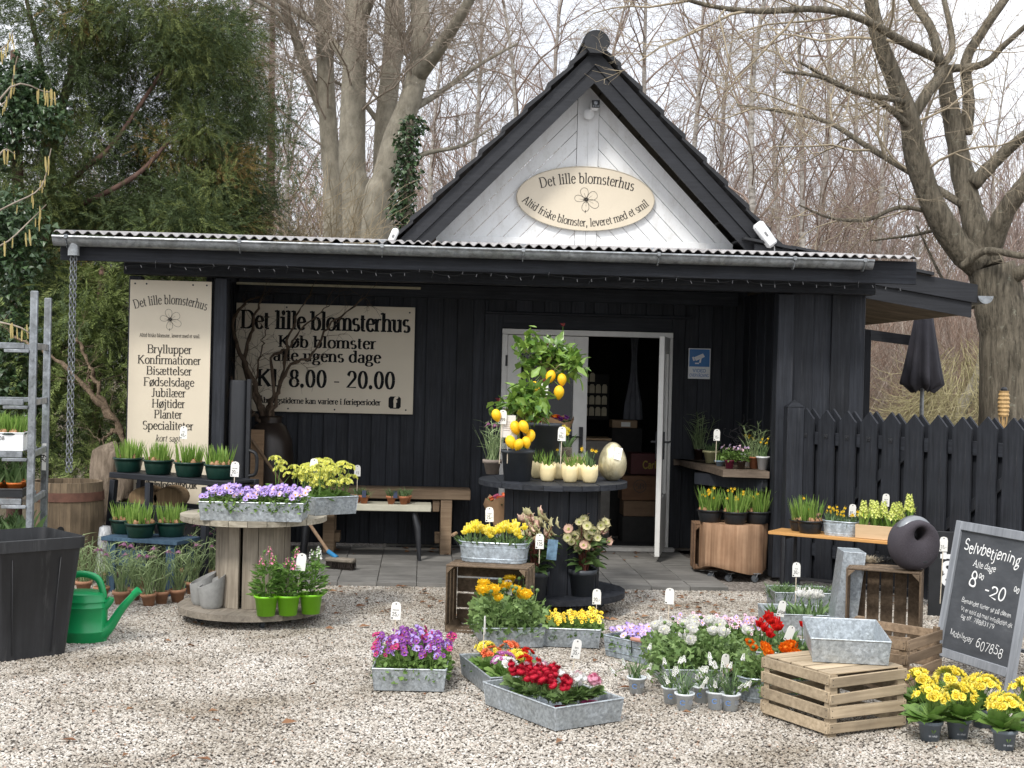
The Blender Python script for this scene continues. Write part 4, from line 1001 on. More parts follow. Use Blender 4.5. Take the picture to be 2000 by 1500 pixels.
# the beech clump behind the left half of the porch: trunks led along what the photo shows, twigs grown from them
def beech(label, pts, Y, r0, r1, limbs, seed, kids=13):
    R = np.random.default_rng(seed)
    P = np.array([wp(x, y, Y + dy) for x, y, dy in pts]); P = np.vstack([[P[0][0], P[0][1], -.1], P]) if P[0][2] > 0 else P
    t = thing('beech_tree', label, 'tree', tuple(P[0]), 0, 'beech trunks behind the porch')
    o_ = np.array(P[0])
    S_ = spline(P - o_, 30); m = M(); rr = np.linspace(r0, r1, len(S_)); rr[:2] *= 1.25; m.tube(S_, rr, 14)
    m2, tw = M(), []
    cfg = dict(wob=.15, up=.02, kids=[9, 7, 6], ang=(.45, 1.05), ratio=(.45, .75), max=3, minL=.4, thick=.012)
    for lp, la, lb in limbs:
        Q = spline(np.array([wp(x, y, Y + dy) for x, y, dy in lp]) - o_, 20); r_ = np.linspace(la, lb, len(Q)); m.tube(Q, r_, 9)
        sides(m2, tw, Q, r_, np.linalg.norm(Q[-1] - Q[0]) * .6, 0, cfg, R, .25, kids)
    sides(m2, tw, S_, rr, 2.6, 0, cfg, R, .5, kids)
    m.build('trunk', BEECH, t, ang=0)
    add_twigs(m2, tw, tplA, R); m2.build('crown', BEECHT, t, ang=0)
beech('tall straight grey beech trunk, thickest of the clump', [(697, 430, 0), (688, 330, 0), (690, 200, 0), (695, 60, 0), (700, -260, .3)], 19.5, .225, .15, [([(700, 60, 0), (740, -40, -.4), (800, -160, -.9)], .08, .04), ([(690, 150, 0), (640, 70, .4), (560, 10, .8), (470, -40, 1)], .07, .03)], 11)
beech('leaning beech trunk with knobs that bends to the right behind the gable', [(733, 440, 0), (752, 350, 0), (772, 270, 0), (806, 180, 0), (822, 60, .1), (800, -200, .3)], 19.0, .215, .12, [([(815, 150, 0), (860, 90, -.4), (905, 20, -.7), (960, -80, -1)], .12, .05), ([(812, 210, 0), (860, 180, .5), (930, 130, 1), (1010, 85, 1.4)], .05, .02), ([(770, 330, 0), (830, 300, .3), (900, 285, .5), (960, 250, .7)], .045, .015)], 12)
beech('slimmer mottled beech trunk at the left of the clump', [(652, 430, 0), (645, 300, 0), (636, 150, 0), (628, -100, .1)], 20.5, .16, .12, [([(640, 240, 0), (596, 130, 0), (566, 40, 0), (520, -60, 0)], .09, .05), ([(620, 200, 0), (570, 60, -.3), (500, 0, -.5), (420, -30, -.8)], .05, .02)], 13)
beech('hidden beech trunk filling the gap behind the two front trunks', [(748, 430, 0), (752, 250, 0), (768, 80, 0), (775, -200, 0)], 21.5, .19, .14, [([(760, 150, 0), (800, 60, .3), (850, -40, .6)], .07, .03), ([(755, 260, 0), (700, 190, 0), (640, 150, 0)], .05, .02)], 14)
# bare tree with lichen at the right, behind the fence
def right_tree():
    R = np.random.default_rng(21); Y = 13.6
    W = lambda L: [wp(x, y, Y + dy) for x, y, dy in L]
    base = Vector(wp(1968, 800, Y)); base.z = -.05; o_ = np.array(base)
    t = thing('lichen_tree', 'old bare tree with lichen on its furrowed trunk, arms spreading over the fence', 'tree', tuple(base))
    m, m2, tw = M(), M(), []
    cfg = dict(wob=.2, up=.0, kids=[6, 5, 4], ang=(.5, 1.1), ratio=(.45, .75), max=3, minL=.35, thick=.013, droop=0)
    def L(pts, a, b, kids=7, n=10, t0=.35):
        a, b = a * .86, b * .86; Q = spline(np.array([list(q) for q in W(pts)]) - o_, 26); r_ = np.linspace(a, b, len(Q)) * (1 + R.normal(0, .03, len(Q))); m.tube(Q, r_, n)
        if kids: sides(m2, tw, Q, r_, min(1.9, np.linalg.norm(Q[-1] - Q[0]) * .6), 0, cfg, R, t0, kids)
    bz = wp(1970, 800, Y)
    T0 = np.array([[0, 0, 0]] + [list(Vector(q) - base) for q in W([(1965, 760, 0), (1963, 660, 0), (1950, 580, 0), (1935, 520, 0)])])
    Q = spline(T0, 24); m.tube(Q, np.linspace(.27, .23, len(Q)) * (1 + R.normal(0, .02, len(Q))), 16)
    L([(1915, 520, 0), (1870, 480, 0), (1822, 400, -.1), (1787, 300, -.2), (1777, 235, -.3), (1745, 150, -.4), (1712, 60, -.5), (1690, -80, -.6)], .17, .07, 9)
    L([(1777, 238, -.3), (1812, 180, -.3), (1836, 140, -.2), (1820, 60, -.1), (1782, 0, 0), (1740, -90, 0)], .07, .045, 6)
    L([(1830, 140, -.2), (1860, 90, .1), (1840, -20, .2)], .05, .03, 4)
    L([(1935, 520, 0), (1905, 440, .1), (1880, 340, .2), (1866, 262, .2), (1850, 180, .2), (1845, 130, .2)], .16, .08, 4)
    L([(1885, 262, .2), (1892, 200, .2), (1887, 120, .2), (1920, 60, .2), (1990, -40, .2)], .08, .045, 5)
    L([(1850, 135, .2), (1920, 125, .1), (1965, 85, 0), (2060, 0, -.3)], .05, .025, 5)
    L([(1930, 500, 0), (1960, 420, -.2), (2010, 350, -.4), (2090, 250, -.5)], .13, .08, 4)
    L([(1900, 360, .1), (1960, 300, 0), (2030, 240, -.3)], .09, .05, 4)
    L([(1960, 560, 0), (2000, 530, -.2), (2080, 520, -.3)], .1, .07, 2)
    L([(1880, 520, -.1), (1925, 490, -.3), (2000, 500, -.5), (2050, 490, -.6)], .05, .03, 4)
    L([(1840, 120, -.2), (1770, 85, -.6), (1690, 40, -.9), (1600, 18, -1.2), (1480, 22, -1.5), (1380, 10, -1.7), (1290, -20, -1.9)], .055, .018, 12, 8, .1)
    L([(1775, 200, -.3), (1735, 192, -.7), (1670, 180, -1.1), (1600, 150, -1.4), (1530, 140, -1.6)], .04, .014, 9, 8, .1)
    L([(1780, 250, -.3), (1720, 200, -.6), (1640, 165, -.9), (1560, 120, -1.2)], .04, .014, 9, 8, .1)
    L([(1880, 400, .1), (1800, 350, .5), (1700, 290, .9), (1620, 240, 1.2), (1540, 220, 1.5), (1440, 205, 1.8)], .05, .016, 11, 8, .1)
    L([(1840, 420, .1), (1760, 405, -.2), (1690, 430, -.4), (1620, 425, -.6), (1560, 400, -.8)], .03, .01, 9, 8, .1)
    L([(1905, 490, .1), (1850, 450, .4), (1780, 460, .6), (1700, 470, .8)], .03, .012, 9, 8, .1)
    L([(1900, 600, 0), (1850, 560, .3), (1790, 440, .6)], .03, .012, 6)
    m.build('trunk', OAKB, t, ang=0)
    add_twigs(m2, tw, tplA, R, (.7, 1.1)); m2.build('crown', OAKT, t, ang=0)
right_tree()
# slim birches in the wood behind, and the wood itself
def birch_mesh(seed, H, hang=True):
    R = np.random.default_rng(seed); m, m2, tw = M(), M(), []
    P = spline([(0, 0, 0), (R.normal(0, .15), R.normal(0, .15), H * .3), (R.normal(0, .3), R.normal(0, .3), H * .65), (R.normal(0, .4), R.normal(0, .4), H)], 24)
    rr = np.linspace(.0095 * H, .012, len(P)); m.tube(P, rr, 9)
    cfg = dict(wob=.12, up=.05, kids=[6, 5], ang=(.5, 1.0), ratio=(.35, .6), max=3, minL=.35, thick=.011, droop=.5)
    sides(m2, tw, P, rr, H * .36, 0, cfg, R, .28, 40)
    add_twigs(m2, tw, tplH if hang else tplF, R, (.9, 1.6))
    return m.mesh('birch_trunk', BIRCHM, ang=0), m2.mesh('birch_crown', PURPT, ang=0)
BM = [birch_mesh(31, 12), birch_mesh(32, 13), birch_mesh(33, 11, False)]
def put_birch(px, Y, k, s, lab, rz=0):
    p = wp(px, 700, Y)
    t = thing('birch_tree', lab, 'tree', mw=Matrix.Translation((p.x, Y, -.05)) @ rotz(rz) @ Matrix.Scale(s, 4), group='bare birches behind the shop')
    link('trunk', BM[k][0], t); link('crown', BM[k][1], t)
for i, (px, Y, k, s) in enumerate([(1332, 30, 0, 1.0), (1478, 27, 1, .95), (1560, 28, 0, .9), (1590, 33, 1, 1.1), (1410, 38, 0, 1.1), (1250, 36, 1, 1.15), (1640, 40, 0, 1.2), (1720, 36, 1, 1.0), (1100, 34, 0, 1.1), (980, 30, 1, .95), (900, 38, 0, 1.2), (1800, 44, 1, 1.1), (840, 33, 1, .9), (1950, 42, 0, 1.0), (560, 34, 0, 1.0), (480, 38, 1, 1.1), (1180, 45, 1, 1.25), (1520, 46, 0, 1.2), (620, 44, 1, 1.2)]):
    lab = {0: 'dark slim birch rising just right of the gable peak', 1: 'white-stemmed birch over the right slope of the gable', 2: 'pale forked-looking birch trunk right of the gable roof'}.get(i, 'bare birch with hanging brown twigs in the wood behind the shop')
    put_birch(px, Y, k, s, lab, i * 1.3)
def wood_mass(name, x0, x1, Y0, Y1, h0, h1, n, mats, tpls, seed, r=.9):
    R = np.random.default_rng(seed); m = M()
    for k, tpl in enumerate(tpls):
        N = n // len(tpls); X = R.uniform(0, 1, N); Y = R.uniform(Y0, Y1, N); P = np.stack([(x0 + (x1 - x0) * X) * Y / Y0, Y, R.uniform(-.1, .3, N) * h0], 1)
        D = np.stack([R.normal(0, .18, N), R.normal(0, .18, N), np.ones(N)], 1); Ls = R.uniform(h0, h1, N)
        m.inst(tpl, dirmat(D, R.uniform(0, 6.28, N), Ls), P, int(k % len(mats)))
    o = m.build(name, mats, ang=0); o['kind'] = 'stuff'; return o
tplW = [twig_tpl(1, .003, 34, .1, s, ang=(.2, .75), sl=.33) for s in (41, 42, 43, 44)]
BRN = plain('far_purple_twigs', (.25, .185, .16), .95, .2, 1); BRN2 = plain('far_grey_twigs', (.32, .265, .22), .95, .2, 1); RED = plain('red_brown_brush', (.24, .165, .125), .95, .25, 1)
wood_mass('far_woodland', -30, 30, 52, 75, 4.5, 10.5, 1500, [BRN, BRN2], tplW, 51)
wood_mass('woodland_thicket', 4, 22, 34, 48, 2.2, 5.2, 600, [BRN, BRN2], tplW, 53)
wood_mass('brush_undergrowth', 3.5, 10.5, 21, 33, 1.2, 3.0, 1500, [RED, BRN2], tplW, 52)
# tan coppice stems left of the gable
R = np.random.default_rng(61); m = M(); c0 = wp(540, 450, 16.5)
t = thing('coppice_shrub', 'tan thicket of dry upright stems above the left of the porch roof', 'shrub', (c0.x, 16.5, 0))
N = 420; P = np.stack([R.uniform(-.95, 1.0, N), R.uniform(-.9, .9, N), R.uniform(1.2, 2.4, N)], 1); D = np.stack([P[:, 0] * .2 + R.normal(0, .3, N), R.normal(0, .3, N), np.ones(N)], 1)
for k, tp in enumerate([twig_tpl(1, .0045, 5, .1, s, ang=(.25, .6)) for s in (1, 2, 3)]): m.inst(tp, dirmat(D[k::3], R.uniform(0, 6, len(D[k::3])), R.uniform(.9, 1.7, len(D[k::3]))), P[k::3])
m.build('stems', TANT, t, ang=0)
# yellow-green weeping willow shrub behind the fence
WIL = leafm('willow_twig', (.3, .265, .13), (.44, .385, .22), .7, .1)
def weeper(px, Y, top, rad, n, lab, seed):
    R = np.random.default_rng(seed); p = wp(px, 700, Y); m = M(); t = thing('weeping_willow', lab, 'tree', (p.x, Y, 0), 0, 'willows behind the fence')
    tr = M(); Q = spline([(-.3, 0, -.05), (-.1, 0, top * .45), (.25, .1, top * .75), (.3, 0, top)], 16); tr.tube(Q, np.linspace(.13, .05, len(Q)), 9); tr.build('trunk', BEECH, t, ang=0)
    A = R.uniform(0, 6.28, n); rr = rad * np.sqrt(R.uniform(0, 1, n)); P = np.stack([rr * np.cos(A), rr * np.sin(A), top * (1 - .35 * (rr / rad) ** 2) * R.uniform(.75, 1, n)], 1)
    D = np.stack([np.cos(A) * .5, np.sin(A) * .5, -np.ones(n) * .6], 1)
    for k, tp in enumerate(tplH): m.inst(tp, dirmat(D[k::3], R.uniform(0, 6, len(D[k::3])), R.uniform(.6, 1.3, len(D[k::3]))), P[k::3])
    m.build('crown', WIL, t, ang=0)
weeper(1880, 19, 2.3, .6, 300, 'low yellow-green weeping willow between parasol and lichen tree', 71)
weeper(2010, 24, 3.0, .9, 260, 'yellow weeping willow just behind the lichen tree trunk', 72)
# ------------------------------------------------------------------ evergreens at the left
YEW = leafm('yew_needle', (.032, .05, .02), (.1, .14, .048), .6, .15)
YEWL = leafm('yew_tip', (.095, .125, .036), (.2, .23, .07), .6, .2)
YEWO = leafm('yew_bronze', (.2, .135, .045), (.32, .22, .075), .65, .2)
THU = leafm('thuja_frond', (.09, .13, .035), (.26, .32, .1), .6, .2)
IVY = leafm('ivy_leaf', (.02, .045, .018), (.07, .12, .045), .35, .1, .5)
YBARK = bark('yew_bark', (.06, .035, .028), (.19, .12, .095), .3, 14)
def spray(n=13, w=.026, ln=.2, droop=.12, seed=0):
    R = np.random.default_rng(seed); V, F = [], []
    def q(p, d, L, w):
        nrm = np.cross(d, [0, 0, 1.0]); nrm /= np.linalg.norm(nrm) + 1e-9; k = len(V); e = p + d * L
        V.extend([p - nrm * w * .35, p + d * L * .5 - nrm * w * .6 + [0, 0, R.normal(0, .012)], e, p + d * L * .5 + nrm * w * .6 + [0, 0, R.normal(0, .012)]]); F.append((k, k + 1, k + 2, k + 3))
    for i in range(n):
        t = (i + .5) / n; p = np.array([t, 0, -droop * t * t])
        for sg in (-1, 1):
            a = R.uniform(.55, .95) * sg; d = np.array([math.cos(a), math.sin(a), R.normal(-.05, .18)]); d /= np.linalg.norm(d); q(p, d, ln * (1.1 - .6 * t) * R.uniform(.8, 1.2), w)
    q(np.array([.75, 0, -droop * .6]), np.array([1, 0, -.2]), ln, w); 
    return np.array(V, float), F
SPR = [spray(seed=s) for s in (1, 2, 3)]
SPRT = [spray(14, .036, .24, .25, seed=s) for s in (4, 5)]
def leafy(m, C, rad, n, tpl, size, R, mi=0, out=.6, down=-.15, squash=.7):
    """foliage clumps: sprays round each centre, heading outward"""
    C = np.asarray(C); N = len(C) * n
    d = R.normal(0, 1, (N, 3)); d /= np.linalg.norm(d, axis=1)[:, None]; c = np.repeat(C, n, 0)
    p = c + d * rad * (R.uniform(.15, 1, N) ** .6)[:, None] * [1, 1, squash]
    D = d * out + R.normal(0, .35, (N, 3)) + [0, 0, down]; D /= np.linalg.norm(D, axis=1)[:, None]
    up = np.array([[0, 0, 1.0]]) + R.normal(0, .5, (N, 3)); y = np.cross(up, D); y /= np.linalg.norm(y, axis=1)[:, None]; z = np.cross(D, y)
    X = np.stack([D, y, z], -1) * (R.uniform(.7, 1.3, N) * size)[:, None, None]
    m.inst(tpl, X, p, mi)
def evergreen(name, lab, cat, base, boxes, n, rad, spr, size, mats, wts, trunks, seed, per=92, group=None):
    R = np.random.default_rng(seed); b = np.array(base)
    t = thing(name, lab, cat, tuple(b), 0, group); m = M()
    for (lo, hi, k) in boxes:
        C = R.uniform(lo, hi, (k, 3)) - b
        mi = R.choice(len(mats), k, p=wts)
        for q in range(len(mats)):
            for s_, sp in enumerate(spr):
                c = C[mi == q][s_::len(spr)]
                if len(c): leafy(m, c, rad, per, sp, size, R, q)
    m.build('crown', mats, t, smooth=False)
    mt = M()
    for pts, a, c in trunks:
        Q = spline(np.array(pts) - b, 16); mt.tube(Q, np.linspace(a, c, len(Q)), 8)
    mt.build('trunk', YBARK, t, ang=0)
def bx3(px0, px1, py0, py1, Y0, Y1):
    a, b = wp(px0, py1, (Y0 + Y1) / 2), wp(px1, py0, (Y0 + Y1) / 2)
    return np.array([a.x, Y0, max(.05, a.z)]), np.array([b.x, Y1, b.z])
def BX(*L): return [(*bx3(*q[:6]), q[6]) for q in L]
def W_(px, py, Y): return list(wp(px, py, Y))
evergreen('yew_tree', 'big dark yew with bronze tips and leaning bare limbs at top left', 'tree', (W_(95, 800, 14)[0], 14, 0),
    BX((140, 470, -120, 120, 13.2, 15.2, 70), (130, 250, 60, 450, 13.2, 15.4, 52), (300, 465, 40, 190, 13.4, 15.4, 44), (370, 500, 190, 440, 13.6, 15.6, 56), (240, 470, 360, 460, 13.2, 15, 34), (250, 360, 120, 350, 13.6, 15.2, 16), (90, 240, 400, 560, 13.4, 15, 26)),
    0, .3, SPR, .17, [YEW, YEWL, YEWO], [.58, .34, .08],
    [([[W_(95, 900, 14)[0], 14, 0], W_(95, 400, 14), W_(110, 250, 13.8), W_(150, 110, 13.7), W_(180, 0, 13.7), W_(190, -120, 13.7)], .06, .035), ([W_(95, 400, 14), W_(165, 330, 13.5), W_(225, 275, 13.6), W_(330, 120, 14)], .03, .018), ([W_(110, 420, 13.8), W_(200, 380, 13.5), W_(275, 335, 13.5), W_(330, 275, 13.6)], .032, .02), ([W_(85, 350, 14), W_(83, 150, 13.7), W_(40, -50, 13.6)], .035, .02)], 81)
evergreen('ivy_thicket', 'ivy-clad dark evergreen filling the far left edge', 'tree', (W_(20, 800, 13)[0], 13.2, 0),
    BX((-60, 150, -100, 330, 13.0, 14.6, 60), (-60, 140, 330, 620, 12.6, 14.4, 56), (-60, 160, 600, 900, 12.4, 14, 46)),
    0, .3, SPR, .18, [YEW, YEWL], [.8, .2], [([[W_(30, 900, 13.3)[0], 13.3, 0], W_(35, 500, 13.3), W_(30, 100, 13.3)], .08, .05)], 82, 36)
R = np.random.default_rng(83); ivt = (np.array([(0, 0, 0), (.1, -.55, .03), (.5, -.3, .06), (1.05, 0, -.1), (.5, .3, .06), (.1, .55, .03)]), [(0, 1, 2), (0, 2, 3, 4), (0, 4, 5)])
m = M(); b0 = np.array([W_(20, 800, 12.6)[0], 12.6, 0])
t = thing('ivy_curtain', 'glossy dark ivy leaves hanging at the far left behind the trolley', 'ivy', tuple(b0))
C = []
for q in BX((-40, 110, 120, 300, 12.8, 13.4, 20), (-40, 90, 620, 900, 11.9, 12.5, 22), (-40, 70, 350, 600, 12.2, 12.8, 16)): C.append(R.uniform(q[0], q[1], (q[2], 3)) - b0)
leafy(m, np.concatenate(C), .3, 150, ivt, .05, R, 0, .5, -.5); m.build('leaves', IVY, t, smooth=False)
m = M(); p = wp(790, 440, 18.2); t = thing('ivy_column', 'slim ivy-covered trunk between the leaning beech and the gable', 'ivy', (p.x, 18.2, 0))
leafy(m, np.array([(R.normal(0, .05), 0, z) for z in np.linspace(1.2, 4.9, 20)]), .2, 170, ivt, .055, R, 0, .5, -.4); m.build('leaves', IVY, t, smooth=False)
mt = M(); mt.tube([(0, 0, -.05), (0, 0, 2.5), (.05, 0, 5)], [.09, .08, .05], 8); mt.build('trunk', OAKB, t, ang=0)
evergreen('thuja_hedge', 'light green thuja with drooping fronds behind the chain and barrel', 'hedge', (W_(180, 850, 12.4)[0], 12.4, 0),
    BX((125, 262, 520, 700, 11.9, 12.8, 24), (130, 262, 690, 930, 11.8, 12.6, 26), (60, 140, 600, 900, 12.0, 12.8, 16), (270, 470, 440, 520, 12.9, 14, 16)),
    0, .26, SPRT, .2, [THU, YEW, YEWL], [.62, .25, .13], [([[W_(190, 880, 12.5)[0], 12.5, 0], W_(190, 700, 12.5), W_(200, 520, 12.6)], .05, .03)], 84, 30)
# dark backing growth so no daylight shows through low down
evergreen('dark_hedge', 'dense dark hedge closing the gap behind yew and thuja', 'hedge', (W_(180, 800, 16)[0], 16.4, 0),
    BX((-80, 330, 330, 900, 15.6, 17, 110), (300, 480, 380, 560, 15.8, 17, 34)), 0, .42, SPR, .3, [YEW], [1.0], [([[W_(180, 800, 16.3)[0], 16.3, 0], [W_(180, 800, 16.3)[0], 16.3, 2]], .08, .05)], 85, 40)
# slim spruce between yew and beeches
R = np.random.default_rng(86); p = wp(520, 500, 27); t = thing('spruce_tree', 'thin ragged spruce showing between the yew and the beeches', 'tree', (p.x, 27, 0)); mt = M(); mt.tube([(0, 0, 0), (.05, 0, 5), (0, 0, 11)], [.13, .09, .02], 8); mt.build('trunk', YBARK, t, ang=0)
m = M(); C = []
for z in np.arange(2.4, 11, .42):
    for k in range(5):
        a = R.uniform(0, 6.28); L_ = (11.5 - z) * .17 * R.uniform(.5, 1.2)
        for f in (.5, 1.0): C.append((math.cos(a) * L_ * f, math.sin(a) * L_ * f, z - .25 * f * L_))
leafy(m, np.array(C), .3, 11, SPR[0], .3, R, 0, .6, -.2, .5); m.build('crown', YEW, t, smooth=False)
# hazel catkins reaching in from the left
CAT = leafm('catkin', (.42, .33, .1), (.55, .45, .2), .7, .2)
m, mc = M(), []; R = np.random.default_rng(87); hb = np.array([W_(-160, 900, 9.6)[0], 9.6, 0])
t = thing('hazel_bush', 'hazel twigs with hanging yellow catkins at the left edge', 'shrub', tuple(hb))
for (y0, pts) in ((120, [(-60, 130), (10, 90), (25, 60)]), (200, [(-60, 210), (10, 200), (34, 110)]), (320, [(-60, 300), (20, 170), (90, 180), (100, 172)]), (500, [(-60, 420), (0, 300), (30, 300)]), (540, [(-60, 440), (20, 400), (80, 365), (100, 290)]), (640, [(-60, 620), (40, 640), (80, 680)]), (470, [(-60, 470), (0, 480), (60, 430), (90, 400)])):
    Q = spline([W_(x, y, 9.6 + R.uniform(-.3, .3)) for x, y in pts], 12) - hb; m.tube(Q, np.linspace(.008, .003, len(Q)), 5)
    for i in range(5, len(Q), 2):
        for k in range(R.integers(1, 4)):
            q = Q[i] + R.normal(0, .02, 3); mc.append((q, R.uniform(.06, .115)))
m.tube([(0, 0, 0), (.1, 0, 1.2), (.1, .1, 3.4)], [.04, .03, .02], 7)
m.build('stems', BEECHT, t, ang=0); c_ = M(); c_.tube([(0, 0, 0), (.04, 0, -.5), (.1, 0, -1)], [.04, .075, .04], 6); CK = c_.mesh('catkin', [CAT])
for q, L_ in mc: link('catkin', CK, t, mw=TR(q, R.uniform(0, 6)) @ Matrix.Scale(L_, 4))
# ------------------------------------------------------------------ flowers and plants
def petal(L, W, cup=.25, n=5, tip=.55, base=.25, ruf=0.0, lift=0.0, seed=0):
    """petal lying along +X from the origin, cupped towards +Z"""
    R = np.random.default_rng(seed); V, F = [], []
    for i in range(n + 1):
        t = i / n; wv = W * (base + (1 - base) * math.sin(PI * min(1, t / (2 * tip))) if t < tip else W * math.cos(PI / 2 * ((t - tip) / (1 - tip)) ** 1.6) if i < n else W * .12)
        for j in (-1, 0, 1):
            V.append((t * L - (.06 * L if j and i == n else 0), j * wv * .5, cup * L * (t * t * .5) + (.12 * W if j else 0) + lift * t * L + (R.normal(0, ruf) * L if i > 1 else 0)))
    for i in range(n):
        for j in range(2): a = i * 3 + j; F.append((a, a + 3, a + 4, a + 1))
    return np.array(V), F
def ring(m, pt, k, pitch, r0=0.0, z0=0.0, mi=0, ph=0.0, sc=1.0, jit=.0, R=None):
    for i in range(k):
        a = ph + 2 * PI * i / k + (R.normal(0, jit) if R is not None else 0)
        T = Matrix.Translation((0, 0, z0)) @ rotz(a) @ Matrix.Translation((r0, 0, 0)) @ Matrix.Rotation(-pitch, 4, 'Y') @ Matrix.Scale(sc, 4)
        m.add(pt[0], pt[1], mi, T)
def ball(r, n=8, k=5, sq=1.0): return [(r * math.sin(PI * i / k), -r * sq * math.cos(PI * i / k)) for i in range(k + 1)]
PET = {}
def pm(name, a, b, tr=.2): 
    if name not in PET: PET[name] = leafm('petal_' + name, rgb(a), rgb(b), .5, tr, .25, 60)
    return PET[name]
GREENS = {
 'viola': leafm('viola_leaf', (.09, .17, .035), (.24, .37, .1)), 'prim': leafm('primrose_leaf', (.1, .2, .04), (.25, .38, .1)),
 'ranu': leafm('ranunculus_leaf', (.1, .175, .05), (.25, .36, .13)), 'bulb': leafm('bulb_leaf', (.13, .26, .04), (.34, .48, .12), .4, .35),
 'tulip': leafm('tulip_leaf', (.11, .2, .07), (.25, .36, .15), .45, .25), 'lemon': leafm('lemon_leaf', (.06, .15, .022), (.28, .42, .08), .3, .25, .5),
 'frit': leafm('fritillaria_leaf', (.19, .27, .12), (.42, .52, .26), .5, .25), 'snap': leafm('snapdragon_leaf', (.09, .2, .04), (.26, .42, .11), .4, .25),
 'hell': leafm('hellebore_leaf', (.04, .08, .025), (.15, .23, .08), .35, .1), 'dark': leafm('dark_grassy_leaf', (.07, .13, .05), (.2, .3, .12), .5, .2)}
YEL = pm('yellow', 'fbe326', 'fff384'); GOLD = pm('gold', 'fbd01c', 'ffe75a'); PALEY = pm('pale_yellow', 'e9ec5c', 'f7f7a4'); ORG = pm('orange', 'e86a08', 'ff9a2a')
LIL = pm('lilac', '9a78cf', 'd2bdf0'); PUR = pm('purple', '5a1c66', 'a45cb4'); MAG = pm('magenta', '9c1850', 'c84a86'); PALEL = pm('pale_lilac', 'c3a2dd', 'ecdcf5'); WHITE = pm('white', 'f6f4ec', 'ffffff', .38); RED = pm('red', 'b00c14', 'e0281c'); CRIM = pm('crimson', '8a0a1e', 'c21a34'); PINK = pm('pink', 'e66a96', 'f7b4cc'); SALM = pm('salmon', 'e8683c', 'f79a6c'); PINKP = pm('pale_pink', 'e2b0c4', 'f6dde4'); HELP = pm('hellebore', 'a9a878', 'd8cfa6'); HELP2 = pm('hellebore_pink', 'c79c90', 'e0c0ac'); FRI = pm('fritillaria', '7c4468', 'b98aa2'); HYA = pm('hyacinth', 'ccd65e', 'e9ec9c'); LEM = plain('lemon_peel', rgb('f7c020'), .45, .12, 40, bump=.25, bscale=220); EYE = plain('flower_eye', rgb('2a1030'), .7); POLL = plain('pollen', rgb('e8a010'), .8)
FM = {}
def fmesh(key, build, mats):
    if key not in FM:
        m = M(); build(m); FM[key] = m.mesh(key.split('|')[0], mats, ang=0)
    return FM[key]
def viola(col, r=.02):
    def b(m):
        pt = petal(r, r * 1.25, .1, 4, .6, .3)
        for a, s_ in ((55, 1.05), (125, 1.05), (175, .95), (5, .95), (-90, 1.15)):
            m.add(pt[0], pt[1], 0, rotz(math.radians(a)) @ Matrix.Translation((0, 0, .0015 * ((a // 10) % 3))) @ Matrix.Rotation(-.15, 4, 'Y') @ Matrix.Scale(s_, 4))
        m.add([(.25 * r * math.cos(i * 1.2566), .3 * r * math.sin(i * 1.2566) - .12 * r, .006) for i in range(5)], [(0, 1, 2, 3, 4)], 1)
        m.add([(.12 * r * math.cos(i * 1.57), .12 * r * math.sin(i * 1.57) - .05 * r, .0075) for i in range(4)], [(0, 1, 2, 3)], 2)
    return fmesh('blossom|viola' + col.name + str(r), b, [col, EYE if col not in (PALEL,) else POLL, POLL])
def prim(col, r=.017):
    def b(m):
        ring(m, petal(r, r * 1.1, .25, 4, .65, .35, .02), 5, .25); ring(m, petal(r * .7, r * .9, .4, 3, .65, .4, .03), 5, .6, z0=.002, ph=.6)
        m.add([(.2 * r * math.cos(i * 1.2566), .2 * r * math.sin(i * 1.2566), .004) for i in range(5)], [(0, 1, 2, 3, 4)], 1)
    return fmesh('blossom|prim' + col.name + str(r), b, [col, POLL])
def ranun(col, r=.031):
    def b(m):
        R = np.random.default_rng(3)
        for k in range(6):
            f = k / 5; pt = petal(r * (1 - .62 * f), r * (1.35 - .75 * f), .55, 5, .7, .4, .015, seed=k); ring(m, pt, 9 - k, .3 + 1.0 * f, r * .08, .003 + .008 * f, 0, k * .5, 1, .12, R)
        m.lathe(ball(r * .22, 8, 5), 8, Matrix.Translation((0, 0, r * .5)), 1); m.lathe(ball(r * .66, 12, 7, .75), 12, Matrix.Translation((0, 0, r * .18)))
    return fmesh('blossom|ranun' + col.name + str(r), b, [col, col if col != WHITE else HYA])
def pompon(col, r=.026):
    def b(m):
        R = np.random.default_rng(4)
        for k in range(7): ring(m, petal(r * (1 - .09 * k), r * .3, .35, 3, .6, .5), 18 - 2 * k, -.2 + .25 * k, r * .08, .0035 * k, 0, k * .3, 1, .1, R)
        m.lathe(ball(r * .16, 8, 4), 8, Matrix.Translation((0, 0, r * .5)), 1); m.lathe(ball(r * .72, 10, 6, .7), 10, Matrix.Translation((0, 0, r * .1)))
    return fmesh('blossom|pom' + col.name + str(r), b, [col, col if col != WHITE else GOLD])
def tulip(col, r=.022, op=.3):
    def b(m):
        for k in range(2): ring(m, petal(r * 2.1, r * 2.5, .55 if op < .5 else .3, 6, .6, .5), 3, 1.14 - (.15 if op >= .5 else 0) - .04 * k, r * .12 + .002 * k, 0, 0, k * 1.05)
    return fmesh('blossom|tulip' + col.name + str(r) + str(op), b, [col])
def daff(r=.022):
    def b(m):
        ring(m, petal(r, r * .6, .05, 4, .5, .35), 6, .1); V, F = lathe_g([(r * .2, 0), (r * .28, r * .3), (r * .36, r * .55), (r * .3, r * .5), (r * .18, .0)], 9); m.add(V, F, 1)
    return fmesh('blossom|daff' + str(r), b, [YEL, GOLD])
